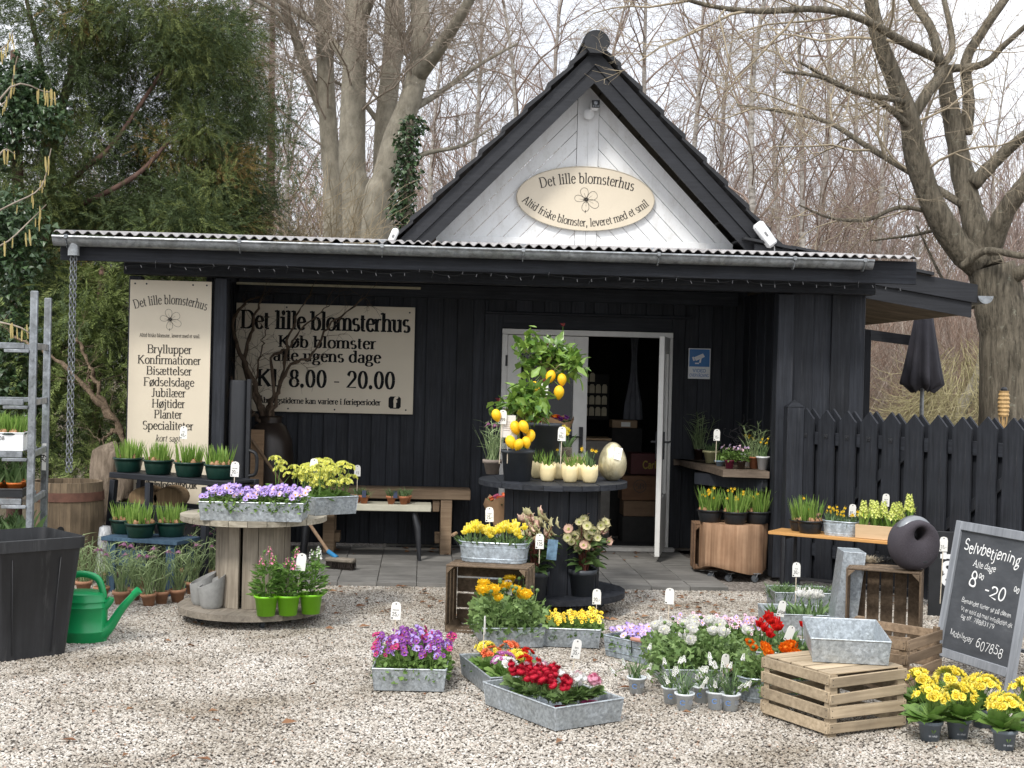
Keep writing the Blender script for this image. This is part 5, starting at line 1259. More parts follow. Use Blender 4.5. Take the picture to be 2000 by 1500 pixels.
def spike(key, col, H, r, n, fl, stemcol):
    def b(m):
        R = np.random.default_rng(6); m.tube([(0, 0, -.02), (0, 0, H)], [.004, .002], 5, 1)
        for i in range(n):
            t = i / n; a = i * 2.4; rr = r * (1 - .55 * t); z = H * (.02 + .98 * t)
            V, F = fl; T = Matrix.Translation((math.cos(a) * rr * .6, math.sin(a) * rr * .6, z)) @ rotz(a) @ Matrix.Rotation(-R.uniform(.0, .7), 4, 'Y') @ Matrix.Scale(rr, 4); m.add(V, F, 0, T)
    return fmesh(key, b, [col, stemcol])
def floret():
    m = M(); ring(m, petal(.8, .42, -.3, 3, .5, .4), 5, .75); m.v = [v @ np.array(Matrix.Rotation(PI / 2, 3, 'Y')).T for v in m.v]
    return np.concatenate(m.v), [tuple(q) for f, _ in m.f for q in f.tolist()]
def bead():
    V, F = lathe_g(ball(.5, 6, 4), 6); V = np.array(V) + [.4, 0, 0]; return V, F
FLO, BEAD = floret(), bead()
def hellb(col, r=.034):
    def b(m):
        ring(m, petal(r, r * 1.05, .3, 4, .55, .4), 5, .3)
        for i in range(9): a = i * .7; m.tube([(0, 0, 0), (.2 * r * math.cos(a), .2 * r * math.sin(a), .3 * r)], .0012, 3, 1)
    return fmesh('blossom|hell' + col.name + str(r), b, [col, HYA])
def fritb():
    def b(m): ring(m, petal(.036, .022, -.55, 5, .5, .5), 6, .95, .002)
    return fmesh('blossom|frit', b, [FRI])
def lemonf():
    def b(m): m.lathe([(0, -.047), (.006, -.044), (.014, -.036), (.026, -.02), (.031, 0), (.028, .018), (.018, .032), (.008, .038), (0, .04)], 18)
    return fmesh('lemon', b, [LEM])
# blade and leaf helpers
def blades(m, P, D, L, W, R, mi=0, bend=.35, seg=4):
    """strap leaves: folded tapered strips from P along D bending over"""
    P, D = np.asarray(P, float), np.asarray(D, float); N = len(P); D = D / np.linalg.norm(D, axis=1)[:, None]
    L = np.broadcast_to(L, N); W = np.broadcast_to(W, N)
    a = R.uniform(0, 6.28, N); hz = np.stack([np.cos(a), np.sin(a), np.zeros(N)], 1); out = D * [1, 1, 0] + hz * .15; out /= np.linalg.norm(out, axis=1)[:, None] + 1e-9
    side = np.cross(D, out); side /= np.linalg.norm(side, axis=1)[:, None] + 1e-9
    tw = R.normal(0, .6, N)[:, None]; n2 = np.cross(side, D); side = side * np.cos(tw) + n2 * np.sin(tw); n2 = np.cross(side, D)
    VV = []; b = (R.uniform(.3, 1.2, N) * bend)[:, None]
    for i in range(seg + 1):
        t = i / seg; c = P + (D * t + (out * .7 - np.array([0, 0, .45])) * b * t * t) * L[:, None]
        w = (W * (1 - .15 * (1 - t)) * (1 - t ** 3 * .9) * .5)[:, None]
        VV += [c - side * w, c + n2 * w * .35, c + side * w]
    k = len(VV); V = np.stack(VV, 1).reshape(-1, 3); F = []
    for i in range(seg):
        for j in (0, 1): F.append((i * 3 + j, i * 3 + j + 1, i * 3 + j + 4, i * 3 + j + 3))
    F = (np.array(F)[None] + (np.arange(N) * k)[:, None, None]).reshape(-1, 4); m.add(V, F, mi)
LEAF = petal(1, .5, -.25, 5, .45, .12)
LEAFR = petal(1, .75, -.2, 5, .55, .2, .02)
LOBE = (np.array([(0, 0, 0), (.35, .1, .04), (.55, .42, 0), (.7, .15, .05), (1, .12, 0), (1, -.12, 0), (.7, -.15, .05), (.55, -.42, 0), (.35, -.1, .04)]), [(0, 1, 8), (1, 2, 3), (8, 1, 3, 6), (3, 4, 5, 6), (8, 6, 7)])
def leaves(m, P, D, size, R, tpl=LEAF, mi=0, upn=.5):
    P, D = np.asarray(P, float), np.asarray(D, float); N = len(P); D = D / (np.linalg.norm(D, axis=1)[:, None] + 1e-9)
    up = np.array([[0, 0, 1.0]]) + R.normal(0, upn, (N, 3)); y = np.cross(up, D); y /= np.linalg.norm(y, axis=1)[:, None] + 1e-9; z = np.cross(D, y)
    m.inst(tpl, np.stack([D, y, z], -1) * np.broadcast_to(size, N)[:, None, None], P, mi)
def stems(m, A, B, r, mi=0, bow=.01, R=None):
    for a, b in zip(A, B):
        a, b = np.array(a), np.array(b); c = (a + b) / 2 + (R.normal(0, bow, 3) if R is not None else 0); m.tube([a, c, b], [r, r, r * .8], 4, mi, caps=False)
def pot_mesh(key, r0, r1, h, rim=.012, mat=None, lip=.004, foot=False):
    def b(m):
        m.lathe([(0, .001), (r0, 0), (r0 + (r1 - r0) * .8, h - rim), (r1 + lip, h - rim), (r1 + lip + .001, h), (r1 - .003, h), (r1 - .005, h - .016), (0, h - .018)], 24)
    return fmesh('pot|' + key, b, [mat])
def soil_mesh(r, z):
    def b(m): m.lathe([(0, z + .004), (r * .6, z + .003), (r, z)], 16)
    return fmesh('soil|%.3f_%.3f' % (r, z), b, [SOIL])
KIND = {}
def plant(kind, seed=0):
    key = (kind, seed)
    if key in KIND: return KIND[key]
    R = np.random.default_rng(sum(map(ord, kind)) * 13 + seed); parts = []; m = M(); mats = []
    def done(mt, nm='foliage'): parts.insert(0, (nm, m.mesh(nm, mt, ang=0), None))
    def bloom(me, p, d, s=1.0, nm='blossom'): parts.append((nm, me, dmat(p, d, R.uniform(0, 6.28), s)))
    def face(me, p, d, s=1.0, nm='blossom'):
        d = Vector(d).normalized(); x = Vector((0, 0, 1)).cross(d)
        if x.length < .05: x = Vector((1, 0, 0))
        x.normalize(); y = d.cross(x); mm = Matrix((x, y, d)).transposed().to_4x4(); mm = Matrix.Translation(p) @ mm @ rotz(R.normal(0, .3)) @ Matrix.Scale(s, 4); parts.append((nm, me, mm))
    def mound(n, rad, h, size, tpl, upn=.6, z0=.0):
        a = R.uniform(0, 6.28, n); rr = rad * np.sqrt(R.uniform(0, 1, n)); z = z0 + h * R.uniform(.1, 1, n) * (1 - .35 * (rr / rad) ** 2)
        P = np.stack([rr * np.cos(a), rr * np.sin(a), z], 1); D = np.stack([np.cos(a), np.sin(a), R.normal(.45, .45, n)], 1) + R.normal(0, .4, (n, 3)); leaves(m, P, D, size * R.uniform(.65, 1.3, n), R, tpl, 0, upn); return P
    k, _, arg = kind.partition(':')
    if k == 'viola':
        cols = {'lilac': [LIL, LIL, LIL, PALEL], 'purple': [PUR, PUR, MAG, PUR, LIL], 'yellow': [GOLD, GOLD, YEL], 'pale': [PALEL, LIL], 'pinkish': [PINKP, PALEL]}[arg]
        mound(170, .082, .12, .03, LEAFR); mound(40, .08, .15, .022, LEAF)
        n = {'purple': 21, 'yellow': 17}.get(arg, 14)
        for i in range(n):
            a = R.uniform(0, 6.28); rr = .095 * math.sqrt(R.uniform(0, 1)); p = (rr * math.cos(a), rr * math.sin(a), .135 + R.uniform(0, .045) - (rr * .3 if arg != 'purple' else 0))
            d = (p[0] * 5 + R.normal(0, .3), p[1] * 4 - .75 + R.normal(0, .25), .75); stems(m, [(p[0] * .6, p[1] * .6, .03)], [p], .0013, 0, .006, R); face(viola(cols[i % len(cols)], .018 if arg != 'lilac' else .025), p, d, R.uniform(.85, 1.2))
        done([GREENS['viola']])
    elif k == 'petunia':
        mound(120, .08, .1, .03, LEAFR)
        for i in range(11):
            a = R.uniform(0, 6.28); rr = .09 * math.sqrt(R.uniform(0, 1)); p = (rr * math.cos(a), rr * math.sin(a), .12 + R.uniform(0, .04)); face(viola(PALEL if i % 3 else LIL, .03), p, (p[0] * 4, p[1] * 3 - .6, .8), R.uniform(.9, 1.15))
        done([GREENS['viola']])
    elif k == 'prim':
        col = {'yellow': YEL, 'pale': PALEY, 'orange': SALM, 'red': RED, 'pink': PINK, 'white': WHITE, 'lilac': pm('orchid', 'c060b0', 'e8a8dc')}[arg]
        n = 15; a = np.arange(n) * 2.4 + R.normal(0, .2, n); el = R.uniform(.1, .95, n); D = np.stack([np.cos(a), np.sin(a), np.tan(el)], 1)
        leaves(m, np.stack([np.cos(a) * .015, np.sin(a) * .015, np.full(n, .012)], 1), D, R.uniform(.1, .14, n), R, LEAFR, 0, .2)
        for i in range(30 if arg in ('yellow', 'pale') else 15):
            q = R.normal(0, 1, 3); q /= np.linalg.norm(q); q[2] = abs(q[2]); p = (q[0] * .064, q[1] * .064, .105 + q[2] * .045); stems(m, [(0, 0, .02)], [p], .0016, 0, .004, R); bloom(prim(col, .025), p, (q[0] * 1.2, q[1] * 1.1 - .35, q[2] + .35), R.uniform(.85, 1.2))
        done([GREENS['prim']])
    elif k == 'pale_primula':
        n = 12; a = np.arange(n) * 2.4; D = np.stack([np.cos(a), np.sin(a), R.uniform(.4, 1.8, n)], 1); leaves(m, np.zeros((n, 3)) + [0, 0, .01], D, R.uniform(.09, .13, n), R, LEAFR, 0, .2)
        for h_ in range(4):
            c = (R.normal(0, .035), R.normal(0, .035), .15 + .035 * h_); stems(m, [(0, 0, .02)], [c], .003, 0, .004, R)
            for i in range(15):
                q = R.normal(0, 1, 3); q /= np.linalg.norm(q); q[2] = abs(q[2]); p = (c[0] + q[0] * .036, c[1] + q[1] * .036, c[2] + q[2] * .022); bloom(prim(PALEY, .017), p, (q[0], q[1] - .3, q[2] + .3), R.uniform(.9, 1.2))
        done([GREENS['prim']])
    elif k == 'ranun':
        col = {'yellow': GOLD, 'white': WHITE, 'orange': ORG}[arg]
        mound(230, .105, .19, .045, LOBE, .7, .0)
        for i in range({'yellow': 2, 'white': 2 - seed % 2, 'orange': 2}[arg]):
            a = R.uniform(0, 6.28); rr = R.uniform(.02, .085); p = (rr * math.cos(a), rr * math.sin(a), .19 + R.uniform(0, .05)); stems(m, [(p[0] * .3, p[1] * .3, .02)], [p], .0028, 0, .006, R); bloom(ranun(col, .038), p, (p[0] * 4, p[1] * 4 - .55, 1), R.uniform(.8, 1.15))
        for i in range(3):
            a = R.uniform(0, 6.28); rr = R.uniform(.03, .1); p = np.array((rr * math.cos(a), rr * math.sin(a), .2 + R.uniform(0, .06))); stems(m, [p * [.3, .3, .1]], [p], .002, 0, .008, R); m.lathe([(0, -.008), (.008, -.004), (.011, .003), (.007, .01), (0, .013)], 8, Matrix.Translation(p))
        done([GREENS['ranu']])
    elif k == 'bellis':
        col = {'red': CRIM, 'white': WHITE, 'pink': PINK, 'pale': PINKP}[arg]
        n = 34; a = R.uniform(0, 6.28, n); D = np.stack([np.cos(a), np.sin(a), R.uniform(.0, 1.0, n)], 1); leaves(m, np.stack([np.cos(a) * .02, np.sin(a) * .02, R.uniform(.03, .07, n)], 1), D, R.uniform(.045, .075, n), R, LEAFR, 0, .3)
        for i in range(8 if arg == 'red' else 5):
            a = R.uniform(0, 6.28); rr = .06 * math.sqrt(R.uniform(0, 1)); p = (rr * math.cos(a), rr * math.sin(a), .11 + R.uniform(0, .035)); stems(m, [(p[0] * .4, p[1] * .4, .03)], [p], .0018, 0, .004, R); bloom(pompon(col, .029), p, (p[0] * 6, p[1] * 5 - .4, 1), R.uniform(.8, 1.15))
        done([GREENS['ranu']])
    elif k == 'tulip':
        col = {'yellow': YEL, 'red': RED, 'white': WHITE}[arg]; n = 5
        a = R.uniform(0, 6.28, 14); P = np.stack([np.cos(a) * .03, np.sin(a) * .03, np.zeros(14)], 1); blades(m, P, np.stack([np.cos(a) * .35, np.sin(a) * .35, np.ones(14)], 1), R.uniform(.1, .17, 14), .03, R, 0, .4, 5)
        for i in range({'red': 1 + seed % 2, 'white': 3}.get(arg, 4)):
            p = (R.normal(0, .03), R.normal(0, .03), .13 + R.uniform(-.02, .04)); stems(m, [(p[0] * .5, p[1] * .5, 0)], [p], .003, 0, .004, R); bloom(tulip(col, .025, .3 if arg != 'white' else .5), p, (R.normal(0, .2), R.normal(0, .2), 1), R.uniform(.8, 1.15))
        done([GREENS['tulip']])
    elif k == 'tulips_green':
        a = R.uniform(0, 6.28, 16); P = np.stack([R.normal(0, .02, 16), R.normal(0, .02, 16), np.zeros(16)], 1); blades(m, P, np.stack([np.cos(a) * .3, np.sin(a) * .3, np.ones(16)], 1), R.uniform(.09, .2, 16), .035, R, 0, .35, 5); done([GREENS['tulip']])
    elif k in ('shoots', 'daffbowl'):
        n = 90; a = R.uniform(0, 6.28, n); rr = .085 * np.sqrt(R.uniform(0, 1, n)); P = np.stack([rr * np.cos(a), rr * np.sin(a), np.full(n, .095)], 1); D = np.stack([np.cos(a) * rr * 2.5 + R.normal(0, .09, n), np.sin(a) * rr * 2.5 + R.normal(0, .09, n), np.ones(n)], 1)
        hh = .125 if k == 'shoots' else .18; blades(m, P, D, R.uniform(.6, 1.15, n) * hh, .011, R, 0, .08, 3); done([GREENS['bulb']], 'leaves')
        for i in range(11):
            a = R.uniform(0, 6.28); r_ = .083 * math.sqrt(R.uniform(.2, 1)); parts.append(('bulb', fmesh('bulb', lambda m_: m_.lathe([(0, -.016), (.013, -.01), (.017, 0), (.012, .012), (.005, .022), (0, .024)], 10), [BULB]), Matrix.Translation((r_ * math.cos(a), r_ * math.sin(a), .098)) @ Matrix.Rotation(R.normal(0, .3), 4, 'X') @ Matrix.Scale(R.uniform(.8, 1.15), 4)))
        if k == 'daffbowl':
            for i in range(int(arg)):
                a = R.uniform(0, 6.28); r_ = .09 * math.sqrt(R.uniform(0, 1)); p = (r_ * math.cos(a), r_ * math.sin(a), R.uniform(.19, .28)); face(daff(.024), p, (R.normal(0, .5), -1, R.uniform(-.2, .4)), R.uniform(.8, 1.1))
        pmat = PLG if k == 'shoots' else BLKPL
        parts.append(('pot', fmesh('pot|bowl' + pmat.name, lambda m_: m_.lathe([(0, 0), (.075, 0), (.08, .006), (.094, .07), (.094, .084), (.104, .086), (.104, .098), (.098, .098), (.095, .088), (0, .088)], 28), [pmat]), None)); parts.append(('soil', soil_mesh(.095, .09), None))
    elif k == 'frit':
        n = 34; a = R.uniform(0, 6.28, n); P = np.stack([R.normal(0, .02, n), R.normal(0, .02, n), np.full(n, .0)], 1); D = np.stack([np.cos(a) * .28, np.sin(a) * .28, np.ones(n)], 1)
        St = R.integers(0, 1, n); blades(m, P, D, R.uniform(.15, .32, n), .007, R, 0, .35, 5)
        for i in range(9):
            p0 = np.array((R.normal(0, .02), R.normal(0, .02), 0)); p1 = p0 + [R.normal(0, .05), R.normal(0, .05), R.uniform(.2, .33)]; stems(m, [p0], [p1], .0022, 0, .01, R); q = 7; t = R.uniform(.3, 1, q)[:, None]; PP = p0 + (p1 - p0) * t; aa = R.uniform(0, 6.28, q); blades(m, PP, np.stack([np.cos(aa), np.sin(aa), np.full(q, .9)], 1), R.uniform(.05, .11, q), .006, R, 0, .7, 4)
            if i < int(arg or 2): stems(m, [p1], [p1 + [.012, 0, .008]], .002, 0); bloom(fritb(), p1 + [.016, 0, .004], (.2, R.normal(0, .2), -1), R.uniform(1.1, 1.5))
        done([GREENS['frit']])
    elif k == 'snap':
        col = {'pink': PINK, 'white': WHITE}[arg]; n = 210; a = R.uniform(0, 6.28, n); rr = .078 * np.sqrt(R.uniform(0, 1, n)); z = R.uniform(.0, .2, n); P = np.stack([rr * np.cos(a), rr * np.sin(a), z], 1); leaves(m, P, np.stack([np.cos(a), np.sin(a), R.uniform(.1, .9, n)], 1), R.uniform(.04, .065, n) * (1.15 - z * 1.8), R, LEAF, 0, .5)
        for i in range(7):
            a = R.uniform(0, 6.28); r_ = .06 * math.sqrt(R.uniform(0, 1)); p0 = np.array((r_ * .4 * math.cos(a), r_ * .4 * math.sin(a), 0)); H = R.uniform(.2, .3); p1 = np.array((r_ * math.cos(a), r_ * math.sin(a), H)); stems(m, [p0], [p1], .0025, 0, .005, R); q = 12; t = R.uniform(.5, 1, q)[:, None]; aa = R.uniform(0, 6.28, q); leaves(m, p0 + (p1 - p0) * t, np.stack([np.cos(aa), np.sin(aa), np.full(q, .8)], 1), R.uniform(.02, .032, q), R, LEAF)
            if i < 3: parts.append(('blossom', spike('blossom|snap' + arg, PINK if arg == 'pink' else WHITE, .06, .02, 10, FLO, GREENS['snap']), Matrix.Translation(p1 - np.array([0, 0, .03])) @ rotz(R.uniform(0, 6))))
        done([GREENS['snap']])
    elif k == 'hell':
        for i in range(16):
            a = R.uniform(0, 6.28); r_ = R.uniform(.03, .17); p1 = np.array((r_ * math.cos(a), r_ * math.sin(a) * .7, R.uniform(.16, .34))); p0 = np.array((R.normal(0, .015), R.normal(0, .015), 0)); m.tube([p0, p0 * .5 + p1 * [.3, .3, .55], p1], [.005, .004, .003], 5, 1, False)
            for j in range(3): q = p1 + R.normal(0, .024, 3); bloom(hellb((HELP, HELP, HELP2)[R.integers(0, 3)], .034), q, (q[0] * 3, q[1] * 3 - .7, R.uniform(-.1, .7)), R.uniform(1.0, 1.4))
        n = 64; a = R.uniform(0, 6.28, n); leaves(m, np.stack([np.cos(a) * .04, np.sin(a) * .04, R.uniform(.02, .22, n)], 1), np.stack([np.cos(a), np.sin(a), R.normal(.15, .4, n)], 1), R.uniform(.07, .13, n), R, LEAF, 0, .4)
        done([GREENS['hell'], plain('red_stem', (.16, .05, .035), .5)])
    elif k == 'muscari':
        n = 26; a = R.uniform(0, 6.28, n); blades(m, np.stack([R.normal(0, .014, n), R.normal(0, .014, n), np.zeros(n)], 1), np.stack([np.cos(a) * .5, np.sin(a) * .5, np.ones(n)], 1), R.uniform(.09, .17, n), .006, R, 0, .6, 5)
        for i in range(int(arg or 7)):
            a = R.uniform(0, 6.28); rr = R.uniform(.04, .12); p1 = np.array((rr * math.cos(a), rr * math.sin(a), R.uniform(.02, .15))); m.tube([(0, 0, 0), p1 * [.4, .4, .8] + [0, 0, .03], p1], .0018, 4, 0, False); parts.append(('blossom', spike('blossom|musc', WHITE, .032, .008, 26, BEAD, GREENS['bulb']), dmat(p1, p1 + [0, 0, .1], 0, 1)))
        done([GREENS['dark']])
    elif k == 'hya':
        n = 7; a = R.uniform(0, 6.28, n); blades(m, np.stack([R.normal(0, .008, n), R.normal(0, .008, n), np.zeros(n)], 1), np.stack([np.cos(a) * .25, np.sin(a) * .25, np.ones(n)], 1), R.uniform(.11, .16, n), .022, R, 0, .2, 5)
        parts.append(('blossom', spike('blossom|hya', HYA, .11, .034, 44, FLO, GREENS['bulb']), Matrix.Translation((0, 0, .09)) @ Matrix.Rotation(R.normal(0, .08), 4, 'X'))); done([GREENS['bulb']])
    elif k == 'daff':
        n = 26; a = R.uniform(0, 6.28, n); blades(m, np.stack([R.normal(0, .02, n), R.normal(0, .02, n), np.zeros(n)], 1), np.stack([np.cos(a) * .22, np.sin(a) * .22, np.ones(n)], 1), R.uniform(.07, .14, n), .009, R, 0, .25, 4)
        for i in range(int(arg or 4)):
            p = (R.normal(0, .03), R.normal(0, .03), R.uniform(.1, .155)); stems(m, [(0, 0, 0)], [p], .002, 0, .004, R); face(daff(.022), p, (R.normal(0, .5), -1, R.uniform(-.1, .5)), R.uniform(.85, 1.15))
        done([GREENS['bulb'] if arg == '0' else GREENS['dark']])
    elif k == 'grass':
        n = 60; a = R.uniform(0, 6.28, n); blades(m, np.stack([R.normal(0, .02, n), R.normal(0, .02, n), np.zeros(n)], 1), np.stack([np.cos(a) * .5, np.sin(a) * .5, np.ones(n)], 1), R.uniform(.05, .1, n), .006, R, 0, .3, 3); done([GREENS['dark']])
    elif k == 'lemon':
        tall = arg == 'tall'; H = .34 if tall else .2; CR = .24 if tall else .2
        tr = M(); tr.tube([(0, 0, -.02), (.004, .002, H * .5), (0, 0, H), (0, 0, H + .1)], [.011, .010, .010, .006], 8)
        tips = []
        for i in range(18):
            a = R.uniform(0, 6.28); el = R.uniform(.1, 1.4); L_ = CR * R.uniform(.5, 1.1); p = np.array((math.cos(a) * math.cos(el) * L_, math.sin(a) * math.cos(el) * L_ * .8, H + .02 + math.sin(el) * L_ * (1.3 if tall else 1.0))); tr.tube([(0, 0, H - .02), p * .5 + [0, 0, H * .5 + .03], p], [.005, .004, .002], 5, 0, False); tips.append(p)
        for p in tips:
            n = 21 if tall else 18; d = R.normal(0, 1, (n, 3)) + [0, 0, .15]; leaves(m, p + R.normal(0, .032, (n, 3)), d, R.uniform(.055, .115, n), R, petal(1, .55, -.3, 5, .5, .15), 0, .5)
        parts.append(('trunk', tr.mesh('trunk', [plain('lemon_bark', (.22, .17, .1), .8, .3, 30)], ang=0), None))
        if tall: pts = [(.09, -.14, .24), (.11, -.12, .33), (-.08, -.13, .27), (.03, -.1, .35)]
        else: pts = [(-.15, -.11, .25), (.035, -.15, .18), (-.05, -.15, .075), (.005, -.17, .06), (.055, -.14, .075), (.085, -.1, .12), (-.02, -.1, .17)]
        for i, p in enumerate(pts): parts.append(('lemon', lemonf(), Matrix.Translation(p) @ Matrix.Rotation(R.normal(0, .25), 4, 'X') @ Matrix.Rotation(R.normal(0, .25), 4, 'Y') @ Matrix.Scale((1.12 if tall else 1.08) * R.uniform(.92, 1.1), 4))); stems(m, [(0, 0, p[2] + .1)], [(p[0], p[1], p[2] + .045)], .0025, 0, .012, R)
        rt = M()
        for q in ((.16, .0, .86 if tall else .5), (-.14, 0, .6 if tall else .36), (.0, .02, .63 if tall else .42)):
            b = np.array((q[0] * (.7 if tall else 1), q[1], H + .1 + (q[2] - .4) * .62 if tall else q[2])); stems(m, [b - [0, 0, .1]], [b], .002); aa = R.uniform(0, 6.28, 7); leaves(rt, np.repeat(b[None], 7, 0) - [0, 0, .02], np.stack([np.cos(aa), np.sin(aa), np.full(7, 1.2)], 1), .035, R, LEAF)
        parts.append(('new_shoots', rt.mesh('new_shoots', [leafm('burgundy_shoot', (.12, .015, .025), (.25, .04, .05))], ang=0), None))
        done([GREENS['lemon']])
    KIND[key] = parts
    return parts
PLG = plain('dark_green_plastic', (.006, .03, .022), .35, .2, 9)
def put(kind, seed, name, label, cat, loc, rz=0.0, group=None, s=1.0, pot=None, tilt=None, noff=None):
    """a plant as a thing of its own; every copy gets its own parts (meshes shared)"""
    mw = Matrix.Translation(loc) @ rotz(rz)
    if tilt: mw = mw @ Matrix.Rotation(tilt[0], 4, 'X') @ Matrix.Rotation(tilt[1], 4, 'Y')
    mw = mw @ Matrix.Scale(s, 4)
    t = thing(name, label, cat, group=group, mw=mw); up = 0.0
    if pot:
        key, r0, r1, h, mat = pot[:5]; link('pot', pot_mesh(key, r0, r1, h, pot[5] if len(pot) > 5 else .014, mat), t); link('soil', soil_mesh(r1 - .006, h - .016), t); up = h - .014
    for nm, me, mm in plant(kind, seed):
        link(nm, me, t, mw=(Matrix.Translation((0, 0, up)) @ (mm if mm is not None else Matrix())))
    return t
# ------------------------------------------------------------------ price tags
def tag_meshes():
    m = M(); poly = [(-.023, 0), (.023, 0), (.023, .062)] + [(.023 * math.cos(a), .066 + .018 * math.sin(a)) for a in (.6, 1.0, 1.57, 2.14, 2.54)] + [(-.023, .062)]
    n = len(poly); m.add([(x, -.001, z) for x, z in poly] + [(x, .001, z) for x, z in poly], [tuple(range(n)), tuple(range(2 * n - 1, n - 1, -1))] + [(i, i + n, (i + 1) % n + n, (i + 1) % n) for i in range(n)])
    return m.mesh('card', [CARD], False)
CARDM = tag_meshes(); STK = {}
TXT = {}
def tag_text(txt):
    if txt not in TXT:
        m = M(); pl = lambda x, y, dz: (x, -.0016 - dz * .3, y); lines = txt.split('|')
        for i, ln in enumerate(lines):
            big = i == len(lines) - 1; h = .026 if big else .010; text(m, ln, h, lambda x, y, dz, i=i: pl(x, .018 + (len(lines) - 1 - i) * .017 + y + (.008 if i < len(lines) - 1 else 0), dz), thick=.1 if big else .09, serif=False, sx=.85)
        m.add([(-.003, -.0016, .071), (.003, -.0016, .071), (.003, -.0016, .077), (-.003, -.0016, .077)], [(0, 1, 2, 3)]); m.add([(-.02, -.0016, .005), (-.012, -.0016, .005), (-.012, -.0016, .011), (-.02, -.0016, .011)], [(0, 1, 2, 3)])
        TXT[txt] = m.mesh('writing', [INK], False)
    return TXT[txt]
def price(label, loc, ztop, txt='20-', rz=0.0, tilt=0.0, s=1.0, stick=True):
    """card on a stick: loc is the foot in the soil, ztop the height of the card's lower edge"""
    L = ztop - loc[2]
    t = thing('price_tag', label, 'price tag', mw=Matrix.Translation(loc) @ rotz(rz) @ Matrix.Rotation(tilt, 4, 'Y'), group='price tags on sticks')
    k = round(L, 2)
    if stick:
        if k not in STK: m = M(); m.box((0, .004, L / 2 + .01), (.005, .003, L + .02), None, .0005); STK[k] = m.mesh('stick', [STICK])
        link('stick', STK[k], t)
    c = link('card', CARDM, t, mw=Matrix.Translation((0, 0, L)) @ Matrix.Scale(s, 4)); link('writing', tag_text(txt), c)
    return t
# ------------------------------------------------------------------ builders for the goods
def zinc_tray(label, near, left, right, z, h, Ly=None, Lx=None, mat=None, group='zinc plant trays', name='zinc_tray', flare=.012):
    c = gp(*near, z); B = (gp(*right, z) - c)
    rz = math.atan2(B.y, B.x); Lx = Lx or B.length; perp = Vector((-math.sin(rz), math.cos(rz), 0))
    if left is not None and Ly is None: Ly = abs((gp(*left, z) - c).dot(perp))
    ctr = c + Vector((math.cos(rz), math.sin(rz), 0)) * Lx / 2 + perp * Ly / 2
    return tray_at(label, ctr, rz, Lx, Ly, h, mat, group, name, flare)
def tray_at(label, ctr, rz, Lx, Ly, h, mat=None, group='zinc plant trays', name='zinc_tray', flare=.012, mw=None):
    t = thing(name, label, 'tray', tuple(ctr or (0, 0, 0)), rz, group, mw); mat = mat or ZINC
    a, b = Lx / 2, Ly / 2; m = M()
    def q(k, z): return [(-a - k, -b - k, z), (a + k, -b - k, z), (a + k, b + k, z), (-a - k, b + k, z)]
    V = q(0, 0) + q(flare, h) + q(flare - .004, h) + q(-.004, .004); F = [(3, 2, 1, 0), (12, 13, 14, 15)]
    for s_ in (0, 4, 8):
        for i in range(4): j = (i + 1) % 4; F.append((s_ + i, s_ + j, s_ + 4 + j, s_ + 4 + i))
    m.add(V, F); m.build('tray_body', mat, t, smooth=False)
    r = M(); R4 = q(flare, h)
    for i in range(4): r.tube([R4[i], R4[(i + 1) % 4]], .0045, 6)
    for i in range(4): r.tube([q(.0005, 0)[i], q(flare, h)[i]], .0025, 5)
    r.build('rim', mat, t); t['dims'] = (Lx, Ly, h); return t
def inside(t, x, y, z=.006):
    Lx, Ly, h = t['dims']; return t.matrix_world @ Vector((x * Lx / 2, y * Ly / 2, z)) if t.matrix_world.translation.length > 0 else (t.matrix_basis @ Vector((x * Lx / 2, y * Ly / 2, z)))
def fill(t, kind, nx, ny, name, label, cat, group, seeds=3, s=1.0, jit=.12, skip=(), zoff=.03, kinds=None, sj=.12):
    Lx, Ly, h = t['dims']; k = 0
    for j in range(ny):
        for i in range(nx):
            k += 1
            if (i, j) in skip: continue
            x = -1 + (2 * i + 1) / nx + rnd.uniform(-jit, jit) / nx; y = -1 + (2 * j + 1) / ny + rnd.uniform(-jit, jit) / ny
            p = t.matrix_basis @ Vector((x * Lx / 2 * .95, y * Ly / 2 * .95, zoff)); kd = kinds[(k * 7 + i) % len(kinds)] if kinds else kind
            put(kd if isinstance(kd, str) else kd[0], k % seeds, name if isinstance(kd, str) else kd[1], label if isinstance(kd, str) else kd[2], cat, p, rnd.uniform(-.6, .6) + (PI if rnd.random() < 0 else 0), group, s * rnd.uniform(1 - sj, 1 + sj))
